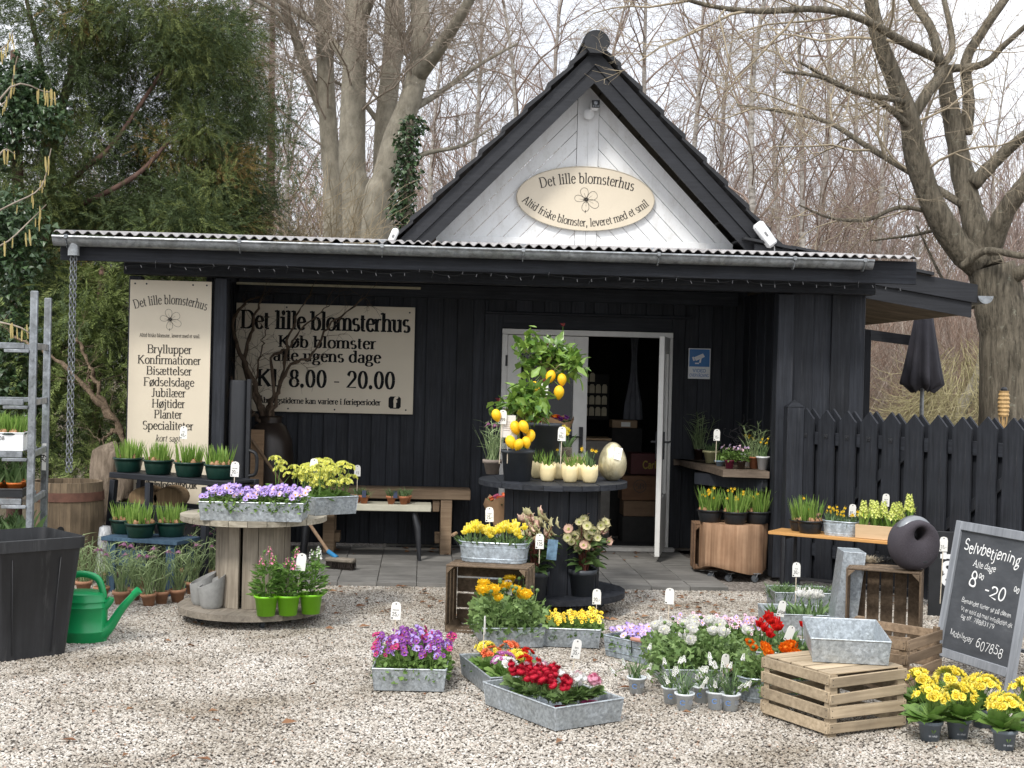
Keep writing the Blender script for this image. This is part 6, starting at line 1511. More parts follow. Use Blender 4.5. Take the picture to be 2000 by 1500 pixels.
def crate(label, T, L, W, H, mat, ns=3, wob=.004, cat='crate', group='wooden apple crates', sd=1, bott=4):
    t = thing('wooden_crate', label, cat, mw=T, group=group); R = random.Random(sd); th = .011
    gapf = .24
    def slats(m, n, along, size, at):
        hs = H / n
        for i in range(n):
            hh = hs * (1 - gapf) * R.uniform(.86, 1.06); z = hs * (i + .5) + R.uniform(-wob, wob)
            if along == 'x': m.box((0, at, z), (size, th, hh), Matrix.Rotation(R.uniform(-.022, .022), 3, 'Y'), .003)
            else: m.box((at, 0, z), (th, size, hh), Matrix.Rotation(R.uniform(-.012, .012), 3, 'X'), .003)
            for sx in (-.47, .47):
                for dz in (-.25, .25):
                    if along == 'x': nl.box((sx * size, at + math.copysign(th / 2 + .0006, at), z + dz * hh), (.004, .002, .004), None, .0005)
                    else: nl.box((at + math.copysign(th / 2 + .0006, at), sx * size, z + dz * hh), (.002, .004, .004), None, .0005)
    nl = M()
    for sg in (-1, 1):
        m = M(); slats(m, ns, 'x', L, sg * (W / 2 - th / 2)); m.build('long_side', mat, t)
    for sg in (-1, 1):
        m = M(); slats(m, ns, 'y', W - 2 * th - .001, sg * (L / 2 - th / 2)); m.build('end_panel', mat, t)
    m = M(); bw = (W - 2 * th - .004) / bott
    for i in range(bott): m.box((0, -W / 2 + th + .002 + bw * (i + .5), .006), (L - 2 * th - .002, bw * .88, .009), None, .002)
    m.build('bottom', mat, t)
    for sx in (-1, 1):
        for sy in (-1, 1):
            m = M(); s_ = .04; m.prism([(0, 0), (-sx * s_, 0), (0, -sy * s_)][::(1 if sx * sy > 0 else -1)], H * .98, Matrix.Translation((sx * (L / 2 - th - .0005), sy * (W / 2 - th - .0005), .01))); m.build('corner_post', mat, t, smooth=False)
    nl.build('nails', STEEL, t)
    return t
def axes(x, y, z, p): return Matrix(((x[0], y[0], z[0], p[0]), (x[1], y[1], z[1], p[1]), (x[2], y[2], z[2], p[2]), (0, 0, 0, 1)))
def caster(parent, p, r=.03, a=0.0, mat=None):
    m = M(); m.lathe([(0, -.012), (r, -.012), (r * 1.02, 0), (r, .012), (0, .012)], 16, Matrix.Translation((p[0], p[1], r)) @ rotz(a) @ Matrix.Rotation(PI / 2, 4, 'X')); o = m.build('caster', mat or plain('grey_rubber', (.08, .09, .1), .6), parent)
    f = M(); ca, sa = math.cos(a), math.sin(a)
    for sg in (-1, 1): f.bar((p[0] - sg * sa * .016, p[1] + sg * ca * .016, r), (p[0] - sg * sa * .016 + .018 * ca, p[1] + sg * ca * .016 + .018 * sa, 2 * r + .01), .003, .03, (0, 1, 0), .001)
    f.box((p[0] + .015 * ca, p[1] + .015 * sa, 2 * r + .012), (.06, .05, .004), rotz(a).to_3x3(), .001); f.build('fork', GALV, o)
def flange(name, parent, R_, z, th, mat, n=7, rz=0.0):
    m = M(); w = 2 * R_ / n
    for i in range(n):
        x0, x1 = -R_ + i * w + .0015, -R_ + (i + 1) * w - .0015; P = []
        xs = np.linspace(x0, x1, 7)
        P = [(x, -math.sqrt(max(0, R_ * R_ - x * x))) for x in xs] + [(x, math.sqrt(max(0, R_ * R_ - x * x))) for x in xs[::-1]]
        m.prism(P, th + rnd.uniform(-.002, .002), Matrix.Translation((0, 0, z)))
    return m.build(name, mat, parent, rz=rz, smooth=False)
def reel(label, ctr, rad, drum, ztop, zb, mt, ms, matd, gap=None, seed=1, group='cable reels used as tables'):
    t = thing('cable_reel', label, 'cable reel', tuple(ctr), 0, group); R = random.Random(seed)
    flange('top_flange', t, rad, ztop - .035, .035, mt, 8, .1); flange('bottom_flange', t, rad, zb, .04, matd, 8, 1.45)
    m = M(); n = 15
    for i in range(n):
        a0, a1 = 2 * PI * (i + .02) / n, 2 * PI * (i + .98) / n
        if gap is not None and i == gap: a1 -= .09
        rr = drum * R.uniform(.985, 1.005)
        P = [(rr * math.cos(a0 + (a1 - a0) * k / 4), rr * math.sin(a0 + (a1 - a0) * k / 4)) for k in range(5)] + [((rr - .025) * math.cos(a0 + (a1 - a0) * k / 4), (rr - .025) * math.sin(a0 + (a1 - a0) * k / 4)) for k in range(4, -1, -1)]
        m.prism(P, ztop - .036 - zb - .041, Matrix.Translation((0, 0, zb + .0405)))
    m.build('drum', ms, t, smooth=False)
    for a in (-1.2, .4, 1.9, 3.6): caster(t, (rad * .72 * math.cos(a), rad * .72 * math.sin(a), 0), (zb - .012) / 2, a)
    return t
# ------------------------------------------------------------------ left part of the yard
PB = Vector((-2.74, 7.66, 0))
BIN = None
def rsq(hx, r, z, n=5): return [(sx * (hx - r) + r * math.cos(a), sy * (hx - r) + r * math.sin(a), z) for (sx, sy, a0) in ((1, 1, 0), (-1, 1, PI / 2), (-1, -1, PI), (1, -1, 1.5 * PI)) for a in [a0 + PI / 2 * i / n for i in range(n + 1)]]
t = thing('plant_bin', 'large square black plastic bin cut off by the left edge', 'bin', tuple(PB), math.radians(43))
m = M(); secs = [rsq(.165, .04, 0), rsq(.2, .045, .005), rsq(.255, .05, .60), rsq(.257, .05, .602), rsq(.272, .055, .603), rsq(.275, .055, .665), rsq(.262, .05, .668), rsq(.255, .05, .60), rsq(.222, .045, .36)]
V = sum(secs, []); k = len(secs[0]); F = [tuple(range(k))[::-1], tuple(range((len(secs) - 1) * k, len(secs) * k))]
for s_ in range(len(secs) - 1):
    for i in range(k): F.append((s_ * k + i, s_ * k + (i + 1) % k, (s_ + 1) * k + (i + 1) % k, (s_ + 1) * k + i))
m.add(V, F); m.build('bin_body', wood('scuffed_black_plastic', (.016, .017, .019), (.032, .033, .036), 2, 3, .5, .3, .1, .05, .45, (.11, .11, .11)), t)
m = M()
for (a, b) in ((-.12, .0), (.1, 0)): m.bar((a, -.2065, .03), (a * 1.25, -.2525, .56), .006, .012, (0, 1, 0), .002)
m.build('rib', MT['scuffed_black_plastic'], t)
# watering can
GRN = plain('green_can_plastic', (.01, .27, .085), .32, .1, 6, spec=.5)
p = gp(160, 1252, 0); t = thing('watering_can', 'green plastic watering can beside the black bin', 'watering can', tuple(p), -.05)
m = M(); pr = [(0, 0), (.135, 0), (.146, .008), (.148, .06), (.152, .063), (.152, .069), (.148, .072), (.147, .2), (.151, .203), (.151, .209), (.146, .212), (.143, .235), (.147, .238), (.147, .244), (.14, .25), (.135, .285), (.1, .298), (0, .3)]
V, F = lathe_g(pr, 36); V = np.array(V) * [1, .72, 1]; m.add(V, F); m.build('can_body', GRN, t, ang=50)
m = M(); m.tube(spline([(.12, 0, .06), (.17, 0, .1), (.235, 0, .2), (.32, 0, .3)], 14), np.interp(np.linspace(0, 1, len(spline([(.12, 0, .06), (.17, 0, .1), (.235, 0, .2), (.32, 0, .3)], 14))), [0, .4, 1], [.05, .028, .019]), 14)
m.tube([(.305, 0, .285), (.335, 0, .312)], [.022, .024], 14); m.build('spout', GRN, t)
m = M(); m.tube(spline([(-.12, 0, .27), (-.11, 0, .35), (-.02, 0, .395), (.08, 0, .375), (.115, 0, .31), (.125, 0, .26)], 24), .02, 10); m.tube(spline([(.12, 0, .2), (.16, 0, .24), (.17, 0, .262)], 6), [.03, .028, .026, .024, .022, .02, .018][:7], 10); m.build('handle', GRN, t)
# galvanised trolley with its trays
CX1, CY1 = wp(65, 700, 8.05).x, 8.05; CX2, CY2 = wp(92, 700, 8.62).x, 8.62
t = thing('plant_trolley', 'tall galvanised plant trolley with shelf rails at the left edge', 'trolley', (CX1, CY1, 0))
ex = Vector((CX2 - CX1, CY2 - CY1, 0)).normalized(); lx = Vector((-ex.y, ex.x, 0))
for q, hz in ((Vector((0, 0, 0)), wp(65, 568, CY1).z), (Vector((CX2 - CX1, CY2 - CY1, 0)), wp(92, 582, CY2).z)):
    m = M(); m.bar(q + Vector((0, 0, .16)), q + Vector((0, 0, hz)), .042, .028, (0, 1, 0), .004)
    for k in range(30): m.box(q + Vector((0, -.0145, .25 + k * .05)), (.012, .003, .02), None, .001)
    m.build('post', GALV, t)
lv = [wp(60, y, CY1).z for y in (676, 786, 888, 980)]
for z in lv:
    m = M(); d = Vector((CX2 - CX1, CY2 - CY1, 0)); o_ = Vector((0, 0, z))
    m.bar(o_ + lx * .0, o_ + d, .02, .04); m.bar(o_ + lx * .05, o_ + lx * 1.2, .03, .035); m.bar(o_ + lx * .02 + Vector((0, -.012, -.03)), o_ + lx * .16 + Vector((0, -.012, -.03)), .02, .02); m.bar(o_ + d + lx * .05, o_ + d + lx * 1.2, .03, .03)
    m.build('shelf_rail', GALV, t)
m = M(); m.box((CX2 - CX1 - .0, CY2 - CY1 - .018, lv[2] - .05), (.026, .003, .17)); m.build('label_plate', CARD, t)
m = M(); text(m, '29', .05, lambda x, y, dz: (CX2 - CX1 + .014 - y * 1.0 - .002, CY2 - CY1 - .0205, lv[2] - .06 + x), thick=.12, serif=False); m.build('plate_number', INK, t)
def along(s_, d_, z): return Vector((CX1, CY1, z)) + lx * s_ + ex * d_
rzc = math.atan2(-lx.y, -lx.x)
t = tray_at('white carton tray of daffodil shoots on the trolley', along(.36, .26, lv[2] + .02), rzc, .62, .5, .105, WPL, None, 'carton_tray', .0)
m = M(); text(m, 'N 338', .03, lambda x, y, dz: (.17 + x, -.2515, .065 + y), thick=.1, serif=False); m.build('print', INK, t)
fill(t, 'shoots', 4, 3, 'potted_shoots', 'green daffodil shoots standing in the white carton tray', 'potted bulbs', 'daffodil shoots in the white carton tray', 3, .86, zoff=.02)
t = tray_at('black seedling tray with orange pots on the trolley', along(.33, .26, lv[3] + .02), rzc, .56, .46, .05, BLKPL, None, 'seedling_tray', .0)
OPL = plain('orange_plastic', (.62, .16, .03), .45, .1)
for i in range(5):
    for j in range(3):
        put('tulips_green', (i + j) % 3, 'potted_tulip', 'unopened tulip in an orange pot in the black trolley tray', 'potted tulip', t.matrix_basis @ Vector((-.22 + i * .11, -.15 + j * .15, .012)), i, 'tulips in orange pots on the trolley', .85, ('orange', .036, .048, .085, OPL))
t = tray_at('low black tray of tulip leaves on the bottom trolley shelf', along(.3, .25, .5), rzc, .6, .46, .05, BLKPL, None, 'seedling_tray', .0)
fill(t, 'tulips_green', 5, 3, 'tulip_plant', 'leafy tulip plant on the bottom trolley shelf above the bin', 'tulip', 'tulip plants on the bottom trolley shelf', 3, 1.15)
# barrel under the chain
OAK = wood('old_oak_stave', (.1, .075, .05), (.3, .22, .14), 2, 8, .85, .45, .3); RUST = plain('rusted_hoop', (.1, .045, .03), .8, .4, 10, bump=.2)
pc_ = fw(us, VG, 0); t = thing('oak_barrel', 'old oak half barrel with rusty hoops catching the rain chain', 'barrel', (pc_.x - .02, pc_.y + .02, 0))
m = M(); n = 22
def br(z): return .235 + .035 * math.sin(PI * min(1, z / .95))
for i in range(n):
    a0, a1 = 2 * PI * (i + .01) / n, 2 * PI * (i + .99) / n; zs = np.linspace(0, .755, 7); V, F = [], []
    for z in zs:
        for r_, a in ((br(z), a0), (br(z), a1), (br(z) - .022, a1), (br(z) - .022, a0)): V.append((r_ * math.cos(a), r_ * math.sin(a), z))
    for s_ in range(6):
        for c in range(4): F.append((s_ * 4 + c, s_ * 4 + (c + 1) % 4, s_ * 4 + 4 + (c + 1) % 4, s_ * 4 + 4 + c))
    F += [(3, 2, 1, 0), (24, 25, 26, 27)]; m.add(V, F)
m.build('staves', OAK, t, smooth=False)
for z0, z1 in ((.62, .685), (.1, .15)):
    m = M(); m.lathe([(br(z0) + .002, z0), (br(z1) + .002, z1), (br(z1) + .006, z1), (br(z0) + .006, z0), (br(z0) + .002, z0)], 44); m.build('hoop', RUST, t)
m = M(); m.lathe([(0, .66), (.24, .66)], 30); m.build('water', plain('dark_water', (.01, .012, .01), .05, .1, spec=.6), t)
m = M(); m.lathe([(0, 0), (.025, 0), (.025, .004), (0, .004)], 12, Matrix.Translation((.05, -br(.4) - .002, .42)) @ Matrix.Rotation(PI / 2, 4, 'X')); m.build('bung_hole', plain('hole_black', (.004, .004, .004), .9), t)
# driftwood, film roll, log slices, dead branch
DRIFT = bark('driftwood_grain', (.085, .062, .045), (.33, .265, .2), .2, 22, None, 1.0)
R = np.random.default_rng(91); b = Vector(wp(212, 950, 10.75)); b.z = 0; t = thing('driftwood_stump', 'gnarled driftwood stump between barrel and black rack', 'stump', tuple(b))
m = M(); V, F = [], []; ns_, k_ = 60, 30
for j in range(k_):
    z = .98 * j / (k_ - 1)
    for i in range(ns_):
        a = 2 * PI * i / ns_; r_ = (.2 - .05 * (z - .3)) * (1 + .2 * math.sin(3 * a + z * 4) + .1 * math.sin(7 * a - z * 5 + math.sin(6 * z)) + .07 * math.sin(13 * a + 5 * z) + .035 * math.sin(26 * a - 6 * z)) * (1 if j < k_ - 2 else .75 if j == k_ - 2 else .3); V.append((r_ * math.cos(a) * .9 + .08 * z, r_ * math.sin(a) * .7, z + .05 * math.sin(2 * a) * (z > .6)))
for j in range(k_ - 1):
    for i in range(ns_): F.append((j * ns_ + i, j * ns_ + (i + 1) % ns_, (j + 1) * ns_ + (i + 1) % ns_, (j + 1) * ns_ + i))
F.append(tuple((k_ - 1) * ns_ + i for i in range(ns_))); m.add(V, F); m.build('stump_wood', DRIFT, t, ang=0)
m = M(); V, F = lathe_g([(0, 0), (.085, 0), (.095, .1), (.08, .22), (.09, .34), (.07, .42), (0, .43)], 18); V = np.array(V); V[:, :2] *= (1 + R.normal(0, .05, (len(V), 1))); m.add(V, F)
FILM = NT('crumpled_film'); FILM.b.inputs['Base Color'].default_value = (.6, .61, .62, 1); FILM.b.inputs['Roughness'].default_value = .18; FILM.bump(FILM.noise(FILM.coord((1, 1, .4)), 30, 5), .9, .02)
b = Vector(wp(197, 1000, 10.2)); o = m.build('film_bundle', FILM.m, None, (b.x, 10.2, 0), ang=0); tag(o, 'bundle of crumpled clear wrapping film beside the rack leg', 'plastic film')
LOGE = wood('cut_log', (.14, .085, .045), (.36, .25, .14), 2, 6, .85, .3)
for px, lab in ((300, 'left cut log lying behind the black rack'), (346, 'right cut log with split end behind the black rack')):
    b = wp(px, 962, 10.66); m = M(); V, F = lathe_g([(0, 0), (.105, 0), (.115, .01), (.115, .24), (0, .24)], 20); V = np.array(V) * [1, .75, 1]; m.add(V, F, 0, Matrix.Rotation(-PI / 2, 4, 'X')); o = m.build('cut_log', LOGE, None, (b.x, 10.36, b.z - .02)); tag(o, lab, 'log', 'logs behind the rack')
m = M(); m.box((0, 0, .26), (.5, .22, .52)); b = wp(325, 962, 10.5); o = m.build('log_plinth', STEEL, None, (b.x, 10.48, 0)); tag(o, 'dark plinth carrying the two cut logs behind the rack', 'plinth'); 
R = np.random.default_rng(92); t0 = np.array(wp(248, 870, 11.2)); t0[2] = 0; t = thing('dead_branch', 'gnarled flaky dead branch reaching left in front of the thuja', 'branch', tuple(t0)); m = M(); tw = []
for pts, a, c in (([(245, 940), (240, 850), (190, 785), (140, 728), (85, 685), (30, 660)], .045, .014), ([(215, 815), (188, 745), (165, 690), (146, 662)], .03, .012), ([(235, 840), (215, 845), (195, 865)], .024, .008), ([(175, 765), (172, 715)], .014, .005)):
    Q = spline([W_(x, y, 11.2) for x, y in pts], 26) - t0; Q += R.normal(0, .012, Q.shape); m.tube(Q, np.linspace(a, c, len(Q)) * .72 * (1 + R.normal(0, .25, len(Q))), 7); sides(M(), tw, Q, np.linspace(a, c, len(Q)), .5, 1, dict(wob=.2, up=0, kids=[4], ang=(.5, 1.2), ratio=(.3, .7), max=2, minL=.5), R, .2, 5)
m.tube([(0, 0, 0), (.01, 0, .8), np.array(wp(245, 940, 11.2)) - t0], [.05, .05, .045], 7); add_twigs(m, tw, tplA, R); m.build('branch_wood', bark('flaky_branch_bark', (.09, .065, .045), (.32, .24, .165), 1, 25, None, 1.0), t, ang=0)
# black display rack with bowls
A_, B_ = wp(214, 912, 10.35), wp(448, 935, 9.75)
ax = Vector((B_.x - A_.x, B_.y - A_.y, 0)); Lr = ax.length; rz_r = math.atan2(ax.y, ax.x); zr = .815
t = thing('display_rack', 'black timber rack with daffodil bowls in front of the tall sign', 'rack', (A_.x, A_.y, 0), rz_r)
m = M(); m.box((Lr / 2, .02, zr - .022), (Lr, .05, .04)); m.box((Lr / 2, .3, zr - .022), (Lr, .05, .04)); m.box((Lr / 2, .16, zr - .012), (Lr - .02, .22, .018)); m.build('rack_top', BLKH, t)
m = M(); m.box((Lr * .5, .02, .57), (Lr * .96, .035, .04)); m.box((Lr * .5, .3, .57), (Lr * .96, .035, .04)); m.build('rail', BLKH, t)
for x, y, dx in ((.03, .02, -.07), (.03, .3, -.07), (Lr * .33, .02, 0), (Lr * .97, .02, .0), (Lr * .97, .3, .0), (Lr * .8, .02, 0)):
    m = M(); m.bar((x + dx, y, 0), (x, y, zr - .058), .05, .045, (0, 1, 0)); m.build('leg', BLK, t)
D4 = ['first bowl of daffodil shoots, at the barrel end of the black rack', 'second daffodil bowl from the barrel on the black rack', 'third daffodil bowl from the barrel on the black rack', 'fourth daffodil bowl, at the reel end of the black rack']
for k, tt in enumerate((.12, .38, .64, .89)):
    q = A_ + ax * tt; q.z = zr - .001; put('shoots', k + 3, 'bulb_bowl', D4[k], 'bulb bowl', q + Vector((0, .14, 0)), k * 1.1, 'green bowls of daffodil shoots', 1.12)
BLUEP = wood('blue_painted_wood', (.03, .06, .1), (.075, .13, .19), 2, 7, .7, .4)
b = wp(262, 1085, 9.8); t = thing('blue_stool', 'worn blue wooden stool under the lower daffodil bowls', 'stool', (b.x, 9.85, 0), -.3)
m = M(); m.box((.12, 0, .385), (.62, .32, .03)); m.build('seat', BLUEP, t)
for x in (-.12, .36):
    for y in (-.12, .12): m = M(); m.box((x, y, .185), (.07, .035, .37)); m.build('leg', BLUEP, t)
m = M(); m.box((-.0, -.1, .25), (.3, .02, .12)); m.build('apron', BLUEP, t)
for k, (px, py, lab) in enumerate(((240, 1043, 'small back bowl of daffodil shoots on the blue stool'), (270, 1051, 'front bowl of daffodil shoots on the blue stool'), (331, 1049, 'bowl of daffodil shoots with a label on the right of the blue stool'))):
    q = gp(px, py, .4); put('shoots', k, 'bulb_bowl', lab, 'bulb bowl', q + Vector((0, .05, 0)), k * 2, 'green bowls of daffodil shoots', 1.08)
# fritillaries in clay pots
TP = ('clay', .034, .05, .085, TERRAW, .022)
FR = [(163, 1160, 0), (198, 1170, 1), (236, 1180, 2), (262, 1172, 0), (291, 1183, 1), (315, 1179, 2), (347, 1176, 0), (376, 1160, 1), (398, 1150, 2), (330, 1148, 1), (282, 1148, 0), (420, 1135, 2), (215, 1140, 1), (180, 1128, 0), (365, 1135, 2)]
for i, (px, py, sd) in enumerate(FR):
    lab = {4: 'fritillary in the tilted clay pot right of the watering can spout', 5: 'fritillary in the middle of the three bare clay pots', 6: 'fritillary in the clay pot nearest the grey planters'}.get(i, 'snake-head fritillary with grassy leaves in a clay pot under the rack')
    put('frit:%d' % (1 + sd), sd, 'potted_fritillary', lab, 'fritillary', gp(px, py, .004), i * 1.7, 'snake-head fritillaries in clay pots' if i not in (4, 5, 6) else 'three clay pots at the front', rnd.uniform(.95, 1.12), TP, tilt=(.0, rnd.uniform(-.1, .1)) if i in (4, 5, 6) else None)
# reel table on the left
RC = Vector((-1.655, 8.87, 0))
MOSSW = wood('flaking_reel_top', (.2, .17, .12), (.55, .5, .4), 0, 9, .9, .5, .2)
reel('weathered grey wooden cable reel table with pansies on top', RC, .47, .24, .682, .062, MOSSW, GREYW, GREYWH, 10)
T1 = zinc_tray('zinc tray of lilac pansies on the grey reel', (392, 1016), None, (588, 1020), .683, .115, Ly=.3, name='zinc_tray')
fill(T1, 'viola:lilac', 6, 3, 'pansy_plant', 'lilac pansy plant in the tray on the grey reel', 'pansy', 'lilac pansies on the grey reel', 3, .9, zoff=.045)
T2 = zinc_tray('zinc tray of pale yellow primulas hanging over the grey reel edge', (616, 1007), None, (694, 1003), .683, .115, Ly=.44)
fill(T2, 'pale_primula', 3, 4, 'primula_plant', 'pale yellow primula in the zinc tray on the grey reel', 'primula', 'pale primulas on the grey reel', 3, .95, zoff=.045)
p = RC + Vector((-.38, .1, .683)); put('pale_primula', 1, 'primula_plant', 'pale primula cluster standing behind the lilac pansies', 'primula', wp(540, 972, 9.15), 0, None, 1.0)
for px, kd, lab, sd in ((516, 'snap:pink', 'pink snapdragon in a lime green pot on the grey reel base', 0), (559, 'snap:pink', 'half-open pink snapdragon in the middle lime green pot', 1), (604, 'snap:white', 'white snapdragon in the lime green pot nearest the broom', 2)):
    q = gp(px, {516: 1205, 559: 1204, 604: 1201}[px], .103); put(kd, sd, 'potted_snapdragon', lab, 'snapdragon', q + Vector((0, .06, 0)), px, 'snapdragons in lime green pots', 1.0, ('lime', .055, .073, .125, plain('lime_plastic', (.2, .52, .02), .4, .08)))
CONC = plain('grey_concrete', (.3, .3, .29), .9, .12, 30, bump=.25)
for px, py, lab in ((408, 1190, 'front grey slanted concrete planter on the reel base'), (391, 1183, 'rear grey slanted concrete planter on the reel base')):
    q = gp(px, py, .103); t = thing('concrete_planter', lab, 'planter', (q.x, q.y + .07, .103), .2, 'grey planters on the reel base'); m = M(); V, F = lathe_g([(0, 0), (.06, 0), (.072, .02), (.085, .17), (.078, .17), (.066, .03), (0, .03)], 24); V = np.array(V); V[:, 2] += np.where(V[:, 2] > .1, V[:, 0] * .5, 0); m.add(V, F); m.build('shell', CONC, t)
q = gp(428, 1180, .103); t = thing('mint_planter', 'pale mint planter half hidden behind the grey planters', 'planter', (q.x, q.y + .16, .103)); m = M(); m.lathe([(0, 0), (.05, 0), (.065, .19), (.058, .19), (.045, .02), (0, .02)], 20); m.build('shell', plain('mint_glaze', (.42, .52, .45), .5), t)
# black casing, jar of vines, board, benches, broom
b = wp(458, 900, 10.75); t = thing('black_casing', 'tall black metal casing with plastic handle beside the porch post', 'metal casing', (b.x + .02, 10.78, 0)); m = M()
V, F = lathe_g([(.075, 0), (.075, 1.5), (.07, 1.53), (0, 1.53)], 24); m.add(V, F); m.build('tube', plain('satin_black_metal', (.018, .019, .022), .35, .15, 6, spec=.5), t); m = M(); m.box((.085, -.03, .77), (.03, .06, 1.54)); m.build('rail', STEEL, t)
m = M(); m.tube(spline([(.1, -.05, .78), (.155, -.07, .8), (.165, -.07, .9), (.15, -.07, .96), (.1, -.05, .98)], 14), .014, 8); m.build('handle', BLKPL, t)
JAR = plain('dark_glazed_clay', (.028, .02, .016), .35, .4, 5, bump=.05); b = wp(527, 860, 12.0); jr = .205
t = thing('clay_jar', 'big dark clay jar holding twisted vines under the large sign', 'jar', (b.x, 12.0, 0)); m = M(); m.lathe([(0, 0), (.12, 0), (.15, .1), (.2, .5), (.215, .8), (.195, 1.0), (.14, 1.12), (.1, 1.15), (.1, 1.2), (.115, 1.21), (.1, 1.21), (.085, 1.15), (.085, 1.0)], 36); m.build('jar_body', JAR, t)
R = np.random.default_rng(93); t = thing('twisted_vines', 'bare twisted vines standing in the dark clay jar', 'branches', (b.x, 12.0, 1.0)); m = M(); tw = []; o_ = np.array([b.x, 12.0, 1.0])
for pts, a, c in (([(522, 830), (512, 800), (492, 740), (470, 690), (455, 640), (472, 600), (505, 580)], .03, .008), ([(520, 830), (500, 780), (478, 720), (486, 660), (500, 610), (512, 575)], .026, .008), ([(528, 830), (525, 790), (545, 760), (553, 720), (565, 650), (590, 600), (612, 560)], .022, .006), ([(532, 825), (540, 780), (562, 720), (610, 690), (640, 640), (700, 590), (712, 580)], .02, .005), ([(525, 820), (535, 770), (532, 700), (560, 680), (600, 630), (640, 600)], .02, .005), ([(515, 830), (490, 800), (470, 760), (448, 735)], .02, .006), ([(527, 815), (500, 770), (508, 700), (520, 640)], .014, .004)):
    Q = spline([W_(x, y, 12.0 + R.uniform(-.12, .05)) for x, y in pts], 30) - o_; Q[2:] += R.normal(0, .008, Q[2:].shape); rr = np.linspace(a, c, len(Q)) * (1 + R.normal(0, .15, len(Q))); m.tube(Q, rr, 6); sides(m, tw, Q, rr, .45, 1, dict(wob=.25, up=.05, kids=[4], ang=(.5, 1.2), ratio=(.3, .8), max=2, minL=.5), R, .3, 8)
add_twigs(m, tw, tplA, R); m.build('stems', bark('vine_bark', (.045, .032, .024), (.16, .115, .08), .5, 25, None, .9), t, ang=0)
b = wp(492, 900, 11.7); t = M().box((0, 0, .55), (.2, .03, 1.1)).build('brown_board', WOODN, None, (b.x, 11.7, 0)); tag(t, 'reddish brown board leaning beside the dark jar', 'board')
def bench(label, x0, x1, Y, z, d, th, mat, legmat, style, group='benches by the wall'):
    t = thing('garden_bench', label, 'bench', ((x0 + x1) / 2, Y, 0), YAW, group); L = x1 - x0; m = M(); nb = 2
    for i in range(nb): m.box((0, -d / 2 + d / nb * (i + .5), z - th / 2), (L, d / nb - .005, th), None, .005)
    m.build('seat', mat, t)
    for sx in (-1, 1):
        if style == 'post':
            for sy in (-1, 1): m = M(); m.box((sx * (L / 2 - .21), sy * (d / 2 - .05), (z - th) / 2), (.1, .07, z - th - .001), None, .004); m.build('leg', mat, t)
            m = M(); m.box((sx * (L / 2 - .30), 0, z - th - .06), (.06, d * .8, .1)); m.box((sx * (L / 2 - .28), 0, .16), (.05, d * .6, .08)); m.build('crosspiece', mat, t)
        else:
            for sy in (-1, 1): m = M(); m.tube([(sx * (L / 2 - .15), sy * (d / 2 - .07), z - th), (sx * (L / 2 - .11), sy * (d / 2 - .02), .3), (sx * (L / 2 - .09), sy * (d / 2 - .0), .03)], [.022, .03, .015], 10); m.build('leg', legmat, t)
    return t
zb1 = wp(880, 955, 12.1).z; bench('brown timber bench with thick top against the black wall', wp(600, 960, 12.1).x, wp(918, 960, 12.1).x, 12.1, zb1, .34, .085, wood('bench_timber', (.22, .145, .09), (.44, .32, .21), 0, 7, .75, .3), None, 'post')
zb2 = wp(760, 983, 11.66).z; bench('low cream-topped bench with black splayed legs, holding tiny clay pots', wp(575, 985, 11.66).x, wp(842, 985, 11.66).x, 11.66, zb2, .3, .055, plain('cream_bench_paint', (.5, .48, .38), .6, .1), STEEL, 'splay')
CP = ('tinyclay', .024, .038, .066, TERRA, .02)
for px, dy, lab in ((697, .05, 'clay pot of dark bulbs half behind the primula tray'), (711, 0, 'clay pot with a dark label nearest the primula tray'), (764, 0, 'clay pot of squill shoots in the middle of the cream bench'), (788, 0, 'front clay pot of the right pair on the cream bench'), (794, .09, 'rear clay pot of the right pair on the cream bench')):
    q = wp(px, 984, 11.6 + dy); put('grass', px % 3, 'potted_bulb', lab, 'potted bulb', (q.x, q.y, zb2 + .001), px, 'tiny clay pots on the cream bench', 1.06, CP)
NAVY = plain('navy_label', (.02, .03, .07), .5)
for px in (711, 772): q = wp(px, 966, 11.55); m = M(); m.box((0, 0, 0), (.035, .002, .06), Matrix.Rotation(-.2, 3, 'X'), .0005); o = m.build('plant_label', NAVY, None, (q.x, q.y + .0, zb2 + .085)); tag(o, 'navy plant label in the clay pot near the primula tray' if px == 711 else 'navy plant label between the middle clay pots', 'plant label', 'navy plant labels')
# broom
h0, h1 = gp(665, 1112, .03), wp(478, 838, 11.75); t = thing('push_broom', 'wooden push broom with blue socket leaning over the paving', 'broom', (h0.x, h0.y, .03)); d = h1 - h0
m = M(); m.tube([d * .1, d], .014, 8); m.build('handle', wood('broom_handle', (.25, .16, .1), (.42, .29, .19), 2, 8), t); m = M(); m.tube([d * .035 + Vector((0, 0, .05)), d * .12], .019, 10); m.build('socket', plain('blue_socket', (.03, .2, .42), .5), t)
m = M(); m.box((.0, 0, .075), (.25, .08, .035), rotz(-.35).to_3x3(), .01); m.build('head', GREYWH, t); m = M(); R = np.random.default_rng(94); N = 700; P = np.stack([R.uniform(-.12, .12, N), R.uniform(-.035, .035, N), np.full(N, .06)], 1) @ np.array(rotz(-.35).to_3x3()).T; blades(m, P, np.stack([R.normal(0, .12, N), R.normal(0, .12, N), -np.ones(N)], 1), .06, .004, R, 0, .05, 2); m.build('bristles', plain('dark_bristle', (.03, .022, .018), .8), t, ang=0)
